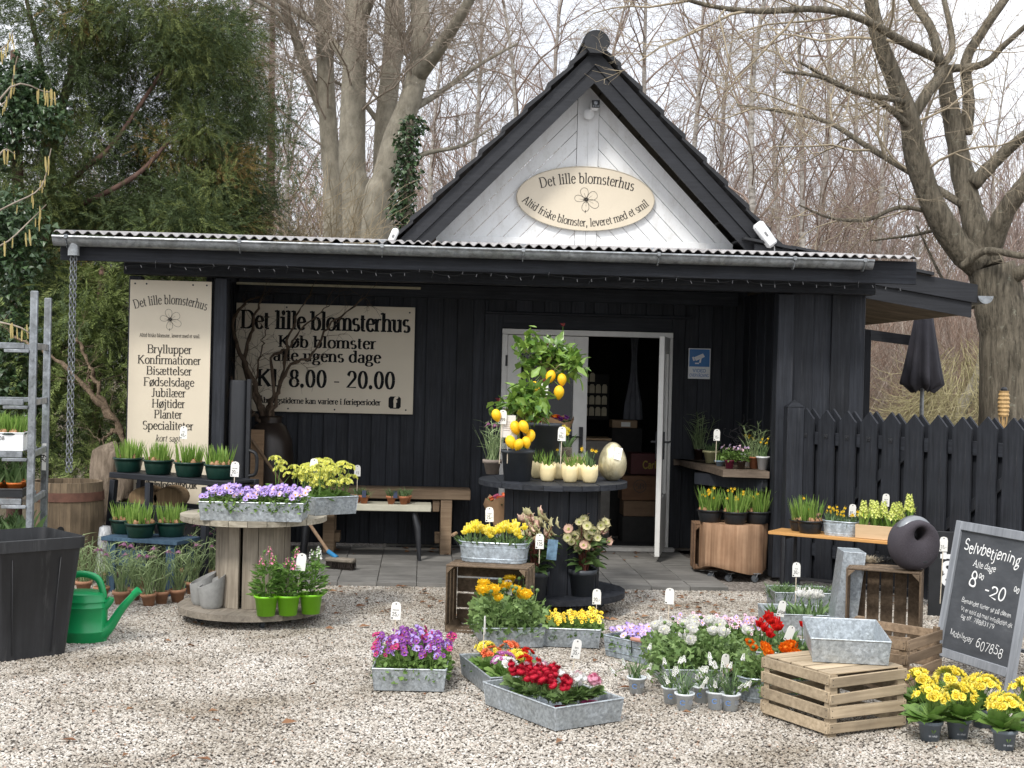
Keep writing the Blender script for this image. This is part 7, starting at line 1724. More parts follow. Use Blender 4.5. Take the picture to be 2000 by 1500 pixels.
# ------------------------------------------------------------------ black reel by the door
RB = Vector((.30, 9.45, 0)); ZT = .905
reel('black painted cable reel table carrying lemon trees by the door', RB, .515, .335, ZT, .115, BLKH, BLK, BLKH, None, 5)
def on(px, py, dy=0.0, z=ZT): q = gp(px, py, z); return Vector((q.x, q.y + dy, z + .001))
GP = plain('grey_plastic_pot', (.05, .056, .064), .5, .15, 12)
put('lemon:small', 0, 'lemon_tree', 'low lemon tree heavy with ripe lemons in the front pot on the black reel', 'lemon tree', Vector((wp(1010, 930, 9.3).x, 9.3, ZT + .001)), 0, 'potted lemon trees', 1.0, ('nursery', .09, .112, .21, GP, .02))
put('lemon:tall', 1, 'lemon_tree', 'taller leafy lemon tree in the rear grey pot on the black reel', 'lemon tree', Vector((wp(1062, 920, 9.72).x, 9.72, ZT + .001)), .0, 'potted lemon trees', 1.0, ('nurserytall', .095, .118, .38, GP, .02))
put('frit:2', 1, 'potted_fritillary', 'fritillary in the weathered grey pot at the left edge of the black reel', 'fritillary', on(961, 926, .0), 0, None, 1.0, ('agedclay', .043, .066, .105, plain('aged_grey_clay', (.24, .2, .17), .9, .25, 14, bump=.2), .026))
EGGC = plain('cream_eggshell', (.82, .68, .38), .5, .06, 30, bump=.5, bscale=55)
def eggcup(m_):
    V, F = lathe_g([(0, 0), (.035, .0), (.045, .01), (.057, .05), (.059, .085), (.056, .115), (.053, .115), (.055, .08), (.05, .09), (0, .09)], 28); V = np.array(V); top = V[:, 2] > .11; V[top, 2] += .007 * np.sign(np.sin(np.arctan2(V[top, 1], V[top, 0]) * 10 + .3)); m_.add(V, F)
EG = fmesh('egg_cup', eggcup, [EGGC])
for i, (px, py, kd, lab) in enumerate(((1051, 934, 'daff:0', 'leftmost rear cream egg pot of daffodil shoots'), (1092, 936, 'daff:1', 'middle rear cream egg pot with a daffodil bud'), (1132, 938, 'daff:0', 'right rear cream egg pot of daffodil shoots'), (1069, 940, 'daff:0', 'left front cream egg pot of daffodil shoots'), (1113, 942, 'daff:0', 'middle front cream egg pot with a price tag'), (1151, 943, 'daff:4', 'right front cream egg pot with open yellow daffodils'))):
    q = on(px, py, .0); t = put(kd, i % 3, 'egg_pot', lab, 'egg pot', q, 0, 'cream egg pots of daffodils', 1.0)
    for c in t.children: c.location.z += .09
    link('shell', EG, t)
GEGG = NT('gilded_egg'); v = GEGG.coord(); GEGG.l(GEGG.ramp(GEGG.noise(GEGG.coord((1, 1, .4)), 16, 6, .7), [(.3, (.3, .25, .14)), (.52, (.7, .62, .4)), (.75, (.82, .77, .58))]), GEGG.b.inputs['Base Color']); GEGG.b.inputs['Metallic'].default_value = .7; GEGG.b.inputs['Roughness'].default_value = .36; GEGG.bump(GEGG.noise(v, 40, 5), .35, .006)
q = on(1196, 940, .02); t = thing('golden_egg', 'large mottled golden decorative egg on the right of the black reel', 'egg', tuple(q)); m = M(); pr = []
for i in range(25):
    a = PI * i / 24; z = .135 * (1 - math.cos(a)); r_ = .098 * math.sin(a) * (1.0 + .14 * math.cos(a)); pr.append((r_, z))
m.lathe(pr, 36); m.build('egg_shell', GEGG.m, t, ang=0)
m = M(); m.box((0, 0, 0), (.05, .002, .09), Matrix.Rotation(.2, 3, 'Y') @ Matrix.Rotation(-.42, 3, 'X'), .0005); m.build('paper_tag', CARD, t, (.03, -.088, .195)); m = M(); text(m, '125', .024, lambda x, y, dz: (x, -.0015, y - .01), thick=.1, serif=False); m.build('writing', INK, t, mw=Matrix.Translation((.03, -.088, .195)) @ Matrix.Rotation(.2, 4, 'Y') @ Matrix.Rotation(-.42, 4, 'X'))
q = on(1090, 934, .17); t = thing('pine_box', 'plain pine box behind the cream egg pots', 'box', tuple(q)); m = M(); PINE = wood('pine_board', (.5, .34, .19), (.68, .5, .31), 0, 6, .6, .12)
for sx in (-1, 1): m.box((sx * .19, 0, .07), (.012, .13, .14))
for sy in (-1, 1): m.box((0, sy * .06, .07), (.366, .012, .139))
m.box((0, 0, .008), (.366, .106, .012)); m.build('box_boards', PINE, t)
GLP = NT('clear_glass'); GLP.b.inputs['Base Color'].default_value = (.2, .17, .13, 1); GLP.b.inputs['Roughness'].default_value = .08; GLP.b.inputs['Alpha'].default_value = .55
t = put('tulip:yellow', 0, 'potted_tulip', 'single yellow tulip in a glass cube on the pine box', 'tulip', q + Vector((.06, 0, .142)), 0, None, .78); 
for c in list(t.children): c.location.z += .075
m = M(); m.box((0, 0, .045), (.105, .105, .09), None, .006); m.build('glass_cube', GLP.m, t); m = M(); m.box((0, 0, .04), (.09, .09, .07), None, .01); m.build('root_ball', SOIL, t)
put('daff:2', 1, 'potted_daffodil', 'small yellow daffodils behind the lemon pots on the black reel', 'daffodil', on(1020, 928, .28) + Vector((0, 0, .0)), 0, None, 1.25, ('agedclay2', .035, .05, .08, TERRAW))
m = M(); m.box((0, 0, .07), (.1, .002, .15), None, .001); o = m.build('care_card', plain('pale_card_print', (.72, .7, .66), .5, .04), None, tuple(wp(992, 853, 9.22))); tag(o, 'square white care card in front of the low lemon tree', 'card')
m = M(); m.tube([(0, 0, -.18), (0, 0, .0)], .003, 5); m.build('stick', STICK, o); m = M()
for i in range(5): m.box((-.01, -.0018, .1 - i * .014), (.05 - .006 * (i % 3), .0012, .003), None, .0003)
m.build('print', plain('faint_print', (.35, .3, .28), .6), o)
# kraft bouquets by the door
def bouquet(label, p, s_, cols, seed):
    R = np.random.default_rng(seed); t = thing('kraft_bouquet', label, 'bouquet', tuple(p), seed, 'bouquets in kraft paper'); m = M(); V, F = lathe_g([(.02 * s_, 0), (.07 * s_, .16 * s_), (.15 * s_, .34 * s_)], 14); V = np.array(V); V[:, 2] += np.where(V[:, 2] > .3 * s_, R.uniform(-.05, .06, len(V)) * s_, 0); m.add(V, F); m.build('wrapping', KRAFT, t, ang=0)
    m = M(); n = 26; a = R.uniform(0, 6.28, n); leaves(m, np.stack([np.cos(a) * .06 * s_, np.sin(a) * .06 * s_, np.full(n, .28 * s_)], 1), np.stack([np.cos(a), np.sin(a), R.uniform(.5, 1.5, n)], 1), .1 * s_, R, LEAF); m.build('foliage', GREENS['dark'], t, ang=0)
    for i in range(9): a = i * 2.4; r_ = .09 * s_ * math.sqrt((i + .5) / 9); link('blossom', ranun(cols[i % len(cols)], .03), t, mw=dmat((r_ * math.cos(a), r_ * math.sin(a), .34 * s_ + R.uniform(0, .03)), (math.cos(a) * .5, math.sin(a) * .5, 1), 0, 1))
t = thing('zinc_bucket', 'blue-grey zinc bucket of bouquets behind the lemon pots', 'bucket', tuple(Vector((wp(1068, 900, 11.6).x, 11.6, .03)))); m = M(); m.lathe([(0, 0), (.12, 0), (.16, 1.06), (.165, 1.07), (.155, 1.06), (.115, .1), (0, .1)], 24); m.build('pail', ZINC2, t)
for i, (px, s_, cl) in enumerate(((1045, 1.0, (PUR, RED)), (1085, 1.05, (ORG, PUR, RED)))): bouquet(('left' if not i else 'right, orange-flecked') + ' kraft paper bouquet in the zinc bucket by the door', Vector((wp(px, 830, 11.6).x, 11.6 - .02 * i, .88)), s_, cl, i + 1)
bouquet('kraft bouquet standing low beside the black reel drum', Vector((wp(980, 1010, 10.3).x, 10.3, .35)), .95, (PINK, SALM), 5)
t = thing('bouquet_stand', 'white bucket holding the low kraft bouquet behind the black reel', 'bucket', tuple(Vector((wp(980, 1010, 10.3).x, 10.3, .03)))); m = M(); m.lathe([(0, 0), (.09, 0), (.12, .4), (.113, .4), (.085, .02)], 20); m.build('pail', ZINC2, t)
# hellebores
put('hell', 0, 'potted_hellebore', 'greenish pink hellebore in a grey pot on the base of the black reel', 'hellebore', gp(1138, 1167, .157) + Vector((0, .08, 0)), 0, 'hellebores by the black reel', 1.12, ('hellgrey', .062, .084, .16, GP, .03))
put('hell', 1, 'potted_hellebore', 'fading hellebore behind the brown crate, left of the black reel drum', 'hellebore', Vector((wp(1045, 1100, 8.85).x, 8.98, .157)), 2, 'hellebores by the black reel', 1.15, ('hellgrey', .062, .084, .16, GP, .03))
m = M(); m.box((0, 0, .06), (.065, .002, .13), Matrix.Rotation(.08, 3, 'Y'), .001); o = m.build('plant_label', plain('blue_photo_label', (.12, .2, .28), .4, .5, 30), None, tuple(wp(1078, 1092, 8.72))); tag(o, 'blue-printed plant label in the fading hellebore', 'plant label')
# ------------------------------------------------------------------ flower trays on the gravel, front row
def crate_px(label, near, right, z, L, W, H, mat, flip=False, **k):
    c = gp(*near, z); B = gp(*right, z) - c; a = math.atan2(B.y, B.x); x = Vector((math.cos(a), math.sin(a), 0)); y = Vector((-math.sin(a), math.cos(a), 0)); ctr = c + x * L / 2 + y * W / 2
    T = axes(x, y, Vector((0, 0, 1)), ctr) if not flip else axes(x, -y, Vector((0, 0, -1)), ctr + Vector((0, 0, H)))
    return crate(label, T, L, W, H, mat, **k)
# brown crate on its side with the yellow tulips
a = math.radians(-11); c = Vector((-.105, 8.62, 0)); x, y = Vector((math.cos(a), math.sin(a), 0)), Vector((-math.sin(a), math.cos(a), 0))
crate('brown crate on its side under the tub of yellow tulips', axes(x, Vector((0, 0, 1)), -y, c + y * .15 + Vector((0, 0, .215))), .52, .43, .30, CRATED, ns=3, sd=3, bott=4)
def tub(label, ctr, rz, L, W, h, group='zinc tubs with wooden handles'):
    t = thing('zinc_tub', label, 'tub', tuple(ctr), rz, group); m = M(); secs = []
    def ov(k, z, n=6):
        a_, b_ = L / 2 * k, W / 2 * k; r = W * .42 * k
        return [(sx * (a_ - r) + r * math.cos(q), sy * (b_ - r) + r * math.sin(q), z) for (sx, sy, a0) in ((1, 1, 0), (-1, 1, PI / 2), (-1, -1, PI), (1, -1, 1.5 * PI)) for q in [a0 + PI / 2 * i / n for i in range(n + 1)]]
    prof = [(.9, 0), (.915, .15), (.93, .16), (.93, .2), (.92, .21), (.965, .74), (.98, .75), (.98, .8), (.968, .81), (.99, 1.0), (.97, 1.0), (.9, .05)]
    S3 = [ov(k, z * h) for k, z in prof]; k = len(S3[0]); V = sum(S3, []); F = [tuple(range(k))[::-1], tuple(range((len(S3) - 1) * k, len(S3) * k))]
    for s_ in range(len(S3) - 1):
        for i in range(k): F.append((s_ * k + i, s_ * k + (i + 1) % k, (s_ + 1) * k + (i + 1) % k, (s_ + 1) * k + i))
    m.add(V, F); m.build('tub_body', ZINC2, t)
    r = M(); o_ = ov(.992, h); r.tube(o_ + [o_[0]], .005, 6); r.build('rim', ZINC2, t)
    for sg in (-1, 1):
        e = M(); e.tube([(sg * L * .49, -.05, h * .75), (sg * (L * .5 + .035), -.05, h + .035), (sg * (L * .5 + .035), .05, h + .035), (sg * L * .49, .05, h * .75)], .0025, 5); hd = e.build('handle', STEEL, t); g = M(); g.tube([(sg * (L * .5 + .035), -.045, h + .035), (sg * (L * .5 + .035), .045, h + .035)], .012, 8); g.build('grip', WOODN, hd)
    t['dims'] = (L * .86, W * .7, h); return t
q = c + y * .12 + Vector((0, 0, .432)) - x * .005
t = tub('ribbed zinc tub of yellow tulips standing on the brown crate', q, a, .46, .2, .125); fill(t, 'tulip:yellow', 6, 2, 'tulip_plant', 'yellow tulip clump in the ribbed tub on the brown crate', 'tulip', 'yellow tulips in the ribbed tub', 3, .92, zoff=.05)
t = zinc_tray('zinc tray of golden yellow ranunculus in front of the brown crate', (946, 1265), (909, 1231), (1059, 1264), .012, .115); fill(t, 'ranun:yellow', 2, 3, 'ranunculus', 'golden yellow ranunculus in the tray before the brown crate', 'ranunculus', 'yellow ranunculus plants', 3, 1.12, zoff=.04)
t = zinc_tray('zinc tray of golden violas touching the ranunculus tray', (1062, 1262), None, (1162, 1266), .012, .11, Ly=.36, Lx=.325); fill(t, 'viola:yellow', 3, 3, 'viola_plant', 'golden yellow viola in the zinc tray before the black reel', 'viola', 'golden violas', 3, .86, zoff=.035)
t = zinc_tray('narrow zinc tray of purple violas standing apart on the gravel', (731, 1348), None, (866, 1351), .012, .112, Ly=.5); fill(t, 'viola:purple', 3, 4, 'viola_plant', 'purple and magenta viola in the narrow zinc tray', 'viola', 'purple violas', 3, 1.06, zoff=.035)
t = zinc_tray('zinc tray of mixed primroses behind the red daisy tray', (960, 1364), (904, 1317), (1096, 1357), .012, .105)
K = [('prim:' + c_, 'primrose_plant', n_ + ' primrose in the mixed zinc tray') for c_, n_ in (('yellow', 'yellow'), ('orange', 'salmon orange'), ('lilac', 'orchid pink'), ('white', 'white'), ('red', 'deep red'))]
order = [K[3], K[4], K[2], K[4], K[1], K[0], K[0], K[1]]
Lx, Ly, h = t['dims']
for i, (gx_, gy_) in enumerate(((-.55, -.7), (.3, -.55), (-.35, -.25), (.45, .1), (-.5, .25), (.15, -.15), (-.45, .75), (.3, .7))):
    put(order[i][0], i % 2, 'primrose_plant', ['white primrose at the near corner of the mixed tray', 'red primrose against the daisy tray', 'orchid pink primrose in the middle of the mixed tray', 'dark red primrose on the right of the mixed tray', 'lower salmon orange primrose in the mixed tray', 'yellow primrose beside the orchid pink one in the mixed tray', 'yellow primrose at the far left of the mixed tray', 'upper salmon orange primrose at the back of the mixed tray'][i], 'primrose', t.matrix_basis @ Vector((gx_ * Lx / 2 * .9, gy_ * Ly / 2, .045)), i, 'mixed primroses', .88)
t = zinc_tray('zinc tray of red, white and pink daisies nearest the viewer', (1085, 1428), (967, 1373), (1210, 1408), .012, .108)
Lx, Ly, h = t['dims']; MP = {'red': plain('wine_pot', (.3, .02, .05), .4), 'white': plain('pale_pot', (.55, .58, .58), .4), 'pink': plain('magenta_pot', (.42, .04, .15), .4)}
for i, (gx_, gy_, cl) in enumerate(((-.45, .78, 'red'), (-.5, .4, 'red'), (-.5, .0, 'red'), (-.45, -.4, 'red'), (-.55, -.75, 'red'), (.28, .8, 'pale'), (.25, .42, 'red'), (.22, .05, 'red'), (.3, -.35, 'white'), (.0, -.72, 'white'), (.6, -.68, 'pink'))):
    lab = {'red': 'crimson pompon daisy in the nearest zinc tray', 'white': 'white pompon daisy in the nearest zinc tray', 'pink': 'pink pompon daisy at the front right of the nearest zinc tray', 'pale': 'pale pink pompon daisy at the back of the nearest zinc tray'}[cl]
    put('bellis:' + cl, i % 3, 'daisy_plant', lab, 'daisy', t.matrix_basis @ Vector((gx_ * Lx / 2 * .82, gy_ * Ly / 2 * .9, .006 if gy_ < -.5 else .045)), i * 1.3, 'pompon daisies' if cl in ('red', 'white') else None, 1.0, ('bell' + cl, .032, .045, .07, MP.get(cl, MP['white'])) if gy_ < -.5 else None)
# lilac tub with handle, white ranunculus, muscari
e0, e1 = gp(1183, 1280, .01), gp(1262, 1299, .01); d = (e1 - e0).normalized(); pr_ = Vector((-d.y, d.x, 0)); L_ = .46
t = tray_at('blue zinc trough of lilac petunias left of the white ranunculus', e0 + d * L_ / 2 + pr_ * .12 + Vector((0, 0, .0)), math.atan2(d.y, d.x), L_, .23, .118, ZINC2, 'zinc troughs', 'zinc_trough')
e = M(); e.tube([(-.02, -.125, .05), (.0, -.15, .135), (.1, -.15, .14), (.12, -.125, .05)], .003, 5); hd = e.build('handle', STEEL, t); g = M(); g.tube([(.0, -.15, .137), (.1, -.15, .14)], .012, 8); g.build('grip', plain('rose_wood_grip', (.4, .2, .15), .6), hd)
m = M(); [m.tube([(-L_ / 2 - .004, -.119 - z * .1, z), (L_ / 2 + .004, -.119 - z * .1, z)], .0025, 5) for z in (.035, .085)]; m.build('bead', ZINC2, t)
fill(t, 'petunia', 4, 2, 'petunia_plant', 'lilac petunia in the blue zinc trough', 'petunia', 'lilac petunias', 3, .85, zoff=.03)
t = zinc_tray('wide zinc tray of white ranunculus in the middle of the display', (1302, 1351), (1260, 1298), (1465, 1353), .012, .115, Lx=.42); fill(t, 'ranun:white', 4, 3, 'ranunculus', 'white ranunculus in the wide zinc tray', 'ranunculus', 'white ranunculus plants', 3, 1.02, zoff=.045)
t = zinc_tray('zinc tray of pinkish pansies behind the white ranunculus', (1330, 1288), None, (1470, 1292), .012, .1, Ly=.36, Lx=.46); fill(t, 'viola:pinkish', 4, 3, 'pansy_plant', 'pink-lilac pansy behind the white ranunculus', 'pansy', 'pinkish pansies', 3, .95, zoff=.05)
MPOT = plain('white_print_pot', (.66, .7, .72), .45, .06)
for i, (px, py, lab, n_) in enumerate(((1244, 1356, 'white muscari in the printed pot standing alone at left', 4), (1312, 1376, 'white muscari pot behind the pair before the ranunculus tray', 5), (1338, 1389, 'white muscari with long drooping stems, front left of the cluster', 9), (1372, 1374, 'white muscari pot hidden in the middle of the cluster', 5), (1399, 1388, 'white muscari in the tilted pot with blue ring mark', 7), (1428, 1390, 'white muscari pot with dark print at the right of the cluster', 7))):
    t = put('muscari:%d' % n_, i, 'potted_muscari', lab, 'muscari', gp(px, py, .006) + Vector((0, .03, 0)), i * 1.9, 'white muscari in printed pots', 1.12, ('print', .03, .041, .075, MPOT, .008), tilt=(0, .12) if i == 4 else None)
    m = M(); rr_ = .0365; pl = lambda x, y, dz: ((rr_ + y * .11 + .0012) * math.sin(x / rr_), -(rr_ + y * .11 - .004 + .0012) * math.cos(x / rr_), y); 
    P = _arc(-.012, .038, .011, .011, 30, 330, 12); 
    for a_, b_ in zip(P[:-1], P[1:]): m.add([pl(a_[0], a_[1], 0), pl(b_[0], b_[1], 0), pl(-.012 + (b_[0] + .012) * .7, .038 + (b_[1] - .038) * .7, 0), pl(-.012 + (a_[0] + .012) * .7, .038 + (a_[1] - .038) * .7, 0)], [(0, 1, 2, 3)])
    m.build('ring_mark', plain('print_blue', (.12, .25, .55), .5), t, rz=-i * 1.9 + rnd.uniform(-.3, .4)); 
    m = M(); [m.add([pl(.012 + k * .006, .03, 0), pl(.015 + k * .006, .03, 0), pl(.015 + k * .006, .05, 0), pl(.012 + k * .006, .05, 0)], [(0, 1, 2, 3)]) for k in range(4)]; m.build('print', plain('print_grey', (.3, .33, .38), .5), t, rz=-i * 1.9)
# orange ranunculus tub, red and white tulips, grass tray
c2 = gp(1445, 1374, .008); t = tub('ribbed zinc tub of orange ranunculus beside the slatted crate', c2 + Vector((.235, .13, 0)), .02, .48, .25, .12); fill(t, 'ranun:orange', 3, 2, 'ranunculus', 'orange ranunculus in the ribbed tub beside the slatted crate', 'ranunculus', 'orange ranunculus plants', 3, 1.05, zoff=.04, skip=((2, 0), (2, 1)))
t = zinc_tray('zinc tray of red tulips behind the orange ranunculus', (1478, 1308), None, (1560, 1310), .01, .1, Ly=.38, Lx=.36); fill(t, 'tulip:red', 3, 3, 'tulip_plant', 'red tulip clump behind the orange ranunculus', 'tulip', 'red tulips', 3, 1.08, zoff=.04)
t = zinc_tray('zinc tray of white tulips and hyacinth leaves behind the red tulips', (1497, 1238), None, (1612, 1242), .01, .13, Ly=.36, Lx=.38)
for i, (gx_, gy_, kd) in enumerate(((-.6, -.5, 'tulips_green'), (-.1, -.5, 'tulips_green'), (.45, -.6, 'tulip:white'), (.75, -.4, 'tulip:white'), (-.5, .5, 'tulips_green'), (.1, .5, 'tulips_green'), (.6, .4, 'tulips_green'))): put(kd, i % 3, 'tulip_plant', 'white tulip behind the zinc tray on the crate' if 'white' in kd else 'unopened bulb plant in the tray of white tulips', 'tulip', t.matrix_basis @ Vector((gx_ * .19, gy_ * .17, .045)), i, 'white tulips' if 'white' in kd else 'unopened bulbs in the white tulip tray', 1.15 if 'white' in kd else .8)
t = zinc_tray('rear zinc tray of short grassy muscari leaves before the orange bench', (1516, 1190), None, (1612, 1192), .01, .12, Ly=.3, Lx=.4); fill(t, 'grass', 7, 4, 'muscari_plant', 'grassy muscari shoots in the rear zinc tray', 'muscari', 'grassy muscari shoots', 3, 1.25, zoff=.05)
# crates at the right
TA = crate_px('pale slatted apple crate upside down at front right', (1620, 1442), (1770, 1420), .008, .48, .49, .292, CRATE, True, ns=4, sd=11, wob=.006, bott=5)
tray_at('empty zinc tray lying across the upside-down crate', None or (gp(1587, 1292, .302) + (lambda B: Vector((math.cos(B), math.sin(B), 0)) * .175 + Vector((-math.sin(B), math.cos(B), 0)) * .28)(math.radians(-8))), math.radians(-8), .345, .56, .112)
TC = crate_px('open brown apple crate behind the slatted crate', (1771, 1362), (1840, 1333), .008, .47, .5, .3, wood('crate_mid_wood', (.16, .11, .07), (.4, .29, .19), 0, 7, .8, .35, .3), False, ns=4, sd=12)
a = math.radians(-20); x, y = Vector((math.cos(a), math.sin(a), 0)), Vector((-math.sin(a), math.cos(a), 0)); c = gp(1655, 1262, 0); 
crate('dark brown crate on end carrying the round speaker', axes(Vector((0, 0, 1)), -x, -y, c + x * .215 + y * .16 + Vector((0, 0, .252))), .50, .44, .31, CRATED, ns=3, sd=13, bott=5)
topc = c + x * .215 + y * .16
d_ = Vector((-.2, .02, 1)).normalized()
# zinc tray leaning upright against the dark crate
t0 = gp(1632, 1258, 0) + Vector((-.02, .12, .006)); zt = Vector((.12, .02, .99)).normalized(); nx = Vector((.97, -.1, 0)).normalized(); xx = zt.cross(nx).normalized(); nx = xx.cross(zt)
tray_at('zinc tray standing upright against the dark crate', None, 0, .56, .30, .13, mw=Matrix(((zt.x, xx.x, nx.x, t0.x + zt.x * .29), (zt.y, xx.y, nx.y, t0.y + zt.y * .29), (zt.z, xx.z, nx.z, t0.z + zt.z * .29), (0, 0, 0, 1))))
# round speaker and tuft of black feather trim
SP = gp(1785, 1112, .505); FAB = NT('speaker_fabric'); v_ = FAB.coord(); FAB.l(FAB.ramp(FAB.noise(v_, 420, 2), [(.35, (.022, .018, .022)), (.7, (.07, .06, .072))]), FAB.b.inputs['Base Color']); FAB.b.inputs['Roughness'].default_value = .9; FAB.bump(FAB.noise(v_, 500, 2), .3, .002)
t = thing('portable_speaker', 'round dark fabric speaker with grey loop handle on the dark crate', 'speaker', (SP.x - .012, SP.y - .02, .505), .25)
m = M(); n, k = 40, 9; V, F = [], []; Rr, cz_, hr, hc = .148, .152, .042, .225
ring_ = [(math.cos(2 * PI * i / n), math.sin(2 * PI * i / n)) for i in range(n)]
# annulus with the hole near the top: blend each row towards the hole circle
def row(f, yv): return [(hr * cx_ * f + Rr * cx_ * (1 - f), yv, (hc + hr * sz) * f + (cz_ + Rr * 1.06 * sz) * (1 - f)) for cx_, sz in ring_]
fs = [(1, .0), (1, .07), (.93, .084), (.6, .092), (.25, .086), (.08, .066), (.0, .03)]
rows = [row(f, -yv) for f, yv in fs] + [row(f, yv) for f, yv in fs[::-1][0:]]
V = sum(rows, []); 
for s_ in range(len(rows)):
    s2 = (s_ + 1) % len(rows)
    for i in range(n): F.append((s_ * n + i, s_ * n + (i + 1) % n, s2 * n + (i + 1) % n, s2 * n + i))
V = [(x_, y_, max(.003, z_)) for x_, y_, z_ in V]; m.add(V, F); m.build('fabric_body', FAB.m, t, ang=0)
m = M(); ar = [(.0 + (.083) * math.cos(a_) * 1.15, 0, .222 + .086 * math.sin(a_)) for a_ in np.linspace(.35, PI - .35, 14)]; V, F = tube_g(ar, .022, 10); V = np.array(V); V[:, 1] *= 2.2; m.add(V, F); m.build('handle', plain('grey_metal_handle', (.22, .23, .24), .35, .05, metal=.5), t)
m = M(); m.box((.03, -.0835, .058), (.034, .01, .014), None, .003); m.build('badge', STEEL, t)
R = np.random.default_rng(95); b = np.array(gp(1715, 1100, .505)); t = thing('fur_tuft', 'black and cream fur tuft beside the speaker', 'fur', (b[0] + .02, b[1] + .02, .505)); m = M(); N = 900; P = np.stack([R.uniform(-.1, .12, N), R.normal(0, .02, N), np.full(N, .004)], 1); sel = P[:, 0] < -.03
for s_, mi in ((sel, 1), (~sel, 0)): blades(m, P[s_], np.stack([R.normal(0, .6, s_.sum()), R.normal(0, .6, s_.sum()), np.ones(s_.sum()) * .8], 1), R.uniform(.03, .06, s_.sum()), .003, R, mi, .4, 3)
m.build('hairs', [plain('black_fur', (.01, .01, .01), .8), plain('cream_fur', (.5, .43, .32), .8)], t, ang=0)
# chalk A-board
PL, PR = Vector((2.44, 7.73, .07)), Vector((2.617, 7.23, .07)); x = (PR - PL).normalized(); nrm = Vector((x.y, -x.x, 0)); nrm = -nrm if nrm.x > 0 else nrm
tl = math.radians(10); zz_ = (Vector((0, 0, 1)) * math.cos(tl) - nrm * math.sin(tl)); fy = x.cross(zz_); fy = -fy if fy.dot(nrm) > 0 else fy
Wb, Hb = (PR - PL).length + .13, .8
t = thing('chalkboard_sign', 'grey-framed A-board chalkboard with Danish self-service hours', 'chalkboard', mw=axes(x, fy, zz_, PL - x * .015))
FRG = wood('grey_painted_frame', (.2, .215, .235), (.34, .355, .38), 2, 8, .7, .2, .1); CHB = NT('chalkboard_black'); CHB.l(CHB.ramp(CHB.noise(CHB.coord((1, 1, 2.5)), 4, 6, .7), [(.35, (.04, .044, .05)), (.6, (.07, .075, .083)), (.8, (.16, .165, .17))]), CHB.b.inputs['Base Color']); CHB.b.inputs['Roughness'].default_value = .55
m = M(); fw_ = .05
for xx_ in (fw_ / 2, Wb - fw_ / 2): m.box((xx_, 0, Hb / 2 - .045), (fw_, .03, Hb + .09))
m.box((Wb / 2, 0, Hb - fw_ / 2), (Wb - 2 * fw_ - .001, .029, fw_)); m.box((Wb / 2, 0, fw_ / 2 + .03), (Wb - 2 * fw_ - .001, .029, fw_)); m.build('frame', FRG, t)
m = M(); m.box((Wb / 2, .004, Hb / 2 + .02), (Wb - 2 * fw_, .008, Hb - .08), None, .001); m.build('board', CHB.m, t)
m = M()
for xx_ in (fw_ / 2, Wb - fw_ / 2): m.bar((xx_, .03, Hb - .02), (xx_, .34, -.02), .045, .028)
m.bar((.03, .27, .16), (Wb - .03, .27, .16), .03, .02); m.build('rear_leg', FRG, t)
CHALK = plain('chalk', (.8, .8, .78), .9, .1); m = M(); wi = Wb - 2 * fw_; px_ = wi / 165.0
def ch(s_, h_, x0, top, thick=.07, sx=1.0, al='l', tilt=-.045): text(m, s_, h_, lambda X, Y, dz: (fw_ + x0 * wi + X + .12 * Y, -.0012 - dz, top * Hb + Y + tilt * X + .05 * h_ * math.sin(X * 75 / (h_ * 12)) + .06 * h_ * math.sin(X * 31 / (h_ * 9) + 1)), thick=thick, serif=False, align=al, sx=sx, slant=.06)
ch('Selvbetjening', .092, .06, .80, .075, .98); ch('Alle dage', .052, .25, .705, .07, 1.0); ch('8', .125, .22, .555, .075, 1.1); ch('00', .04, .36, .63, .1, 1.1); ch('-20', .105, .47, .525, .075, 1.25); ch('00', .04, .88, .595, .1, 1.1)
ch('Bemandet timer se på døren', .038, .17, .445, .06, 1.0); ch('Vi er altid på mail info@dlbh.dk', .034, .18, .385, .06, 1.0); ch('og tlf. 78883179', .036, .2, .335, .06, 1.2); ch('Mobilepay', .048, .08, .2, .055, 1.0); ch('607858', .075, .48, .165, .055, 1.0)
m.build('chalk_writing', CHALK, t)
q = gp(1850, 1215, .0); t = thing('black_banner', 'black sign with white sideways letters peeping out behind the chalkboard', 'sign', (q.x + .06, q.y + .2, 0), -.2); m = M(); m.box((0, 0, .3), (.26, .02, .6)); m.build('board', BLKPL, t); m = M(); text(m, 'ent', .2, lambda X, Y, dz: (-.07 - Y * .9 + .12, -.0112 - dz, .34 + X), thick=.16, serif=False); m.build('lettering', WPL, t)
ZB = ('zincb', .05, .065, .12, ZINC2, .012); q = gp(1838, 1205, 0); t = put('shoots', 2, 'bulb_bucket', 'zinc bucket of tall green shoots between crate and chalkboard', 'bulb bucket', q + Vector((.0, .1, .1)), 0, None, .62)
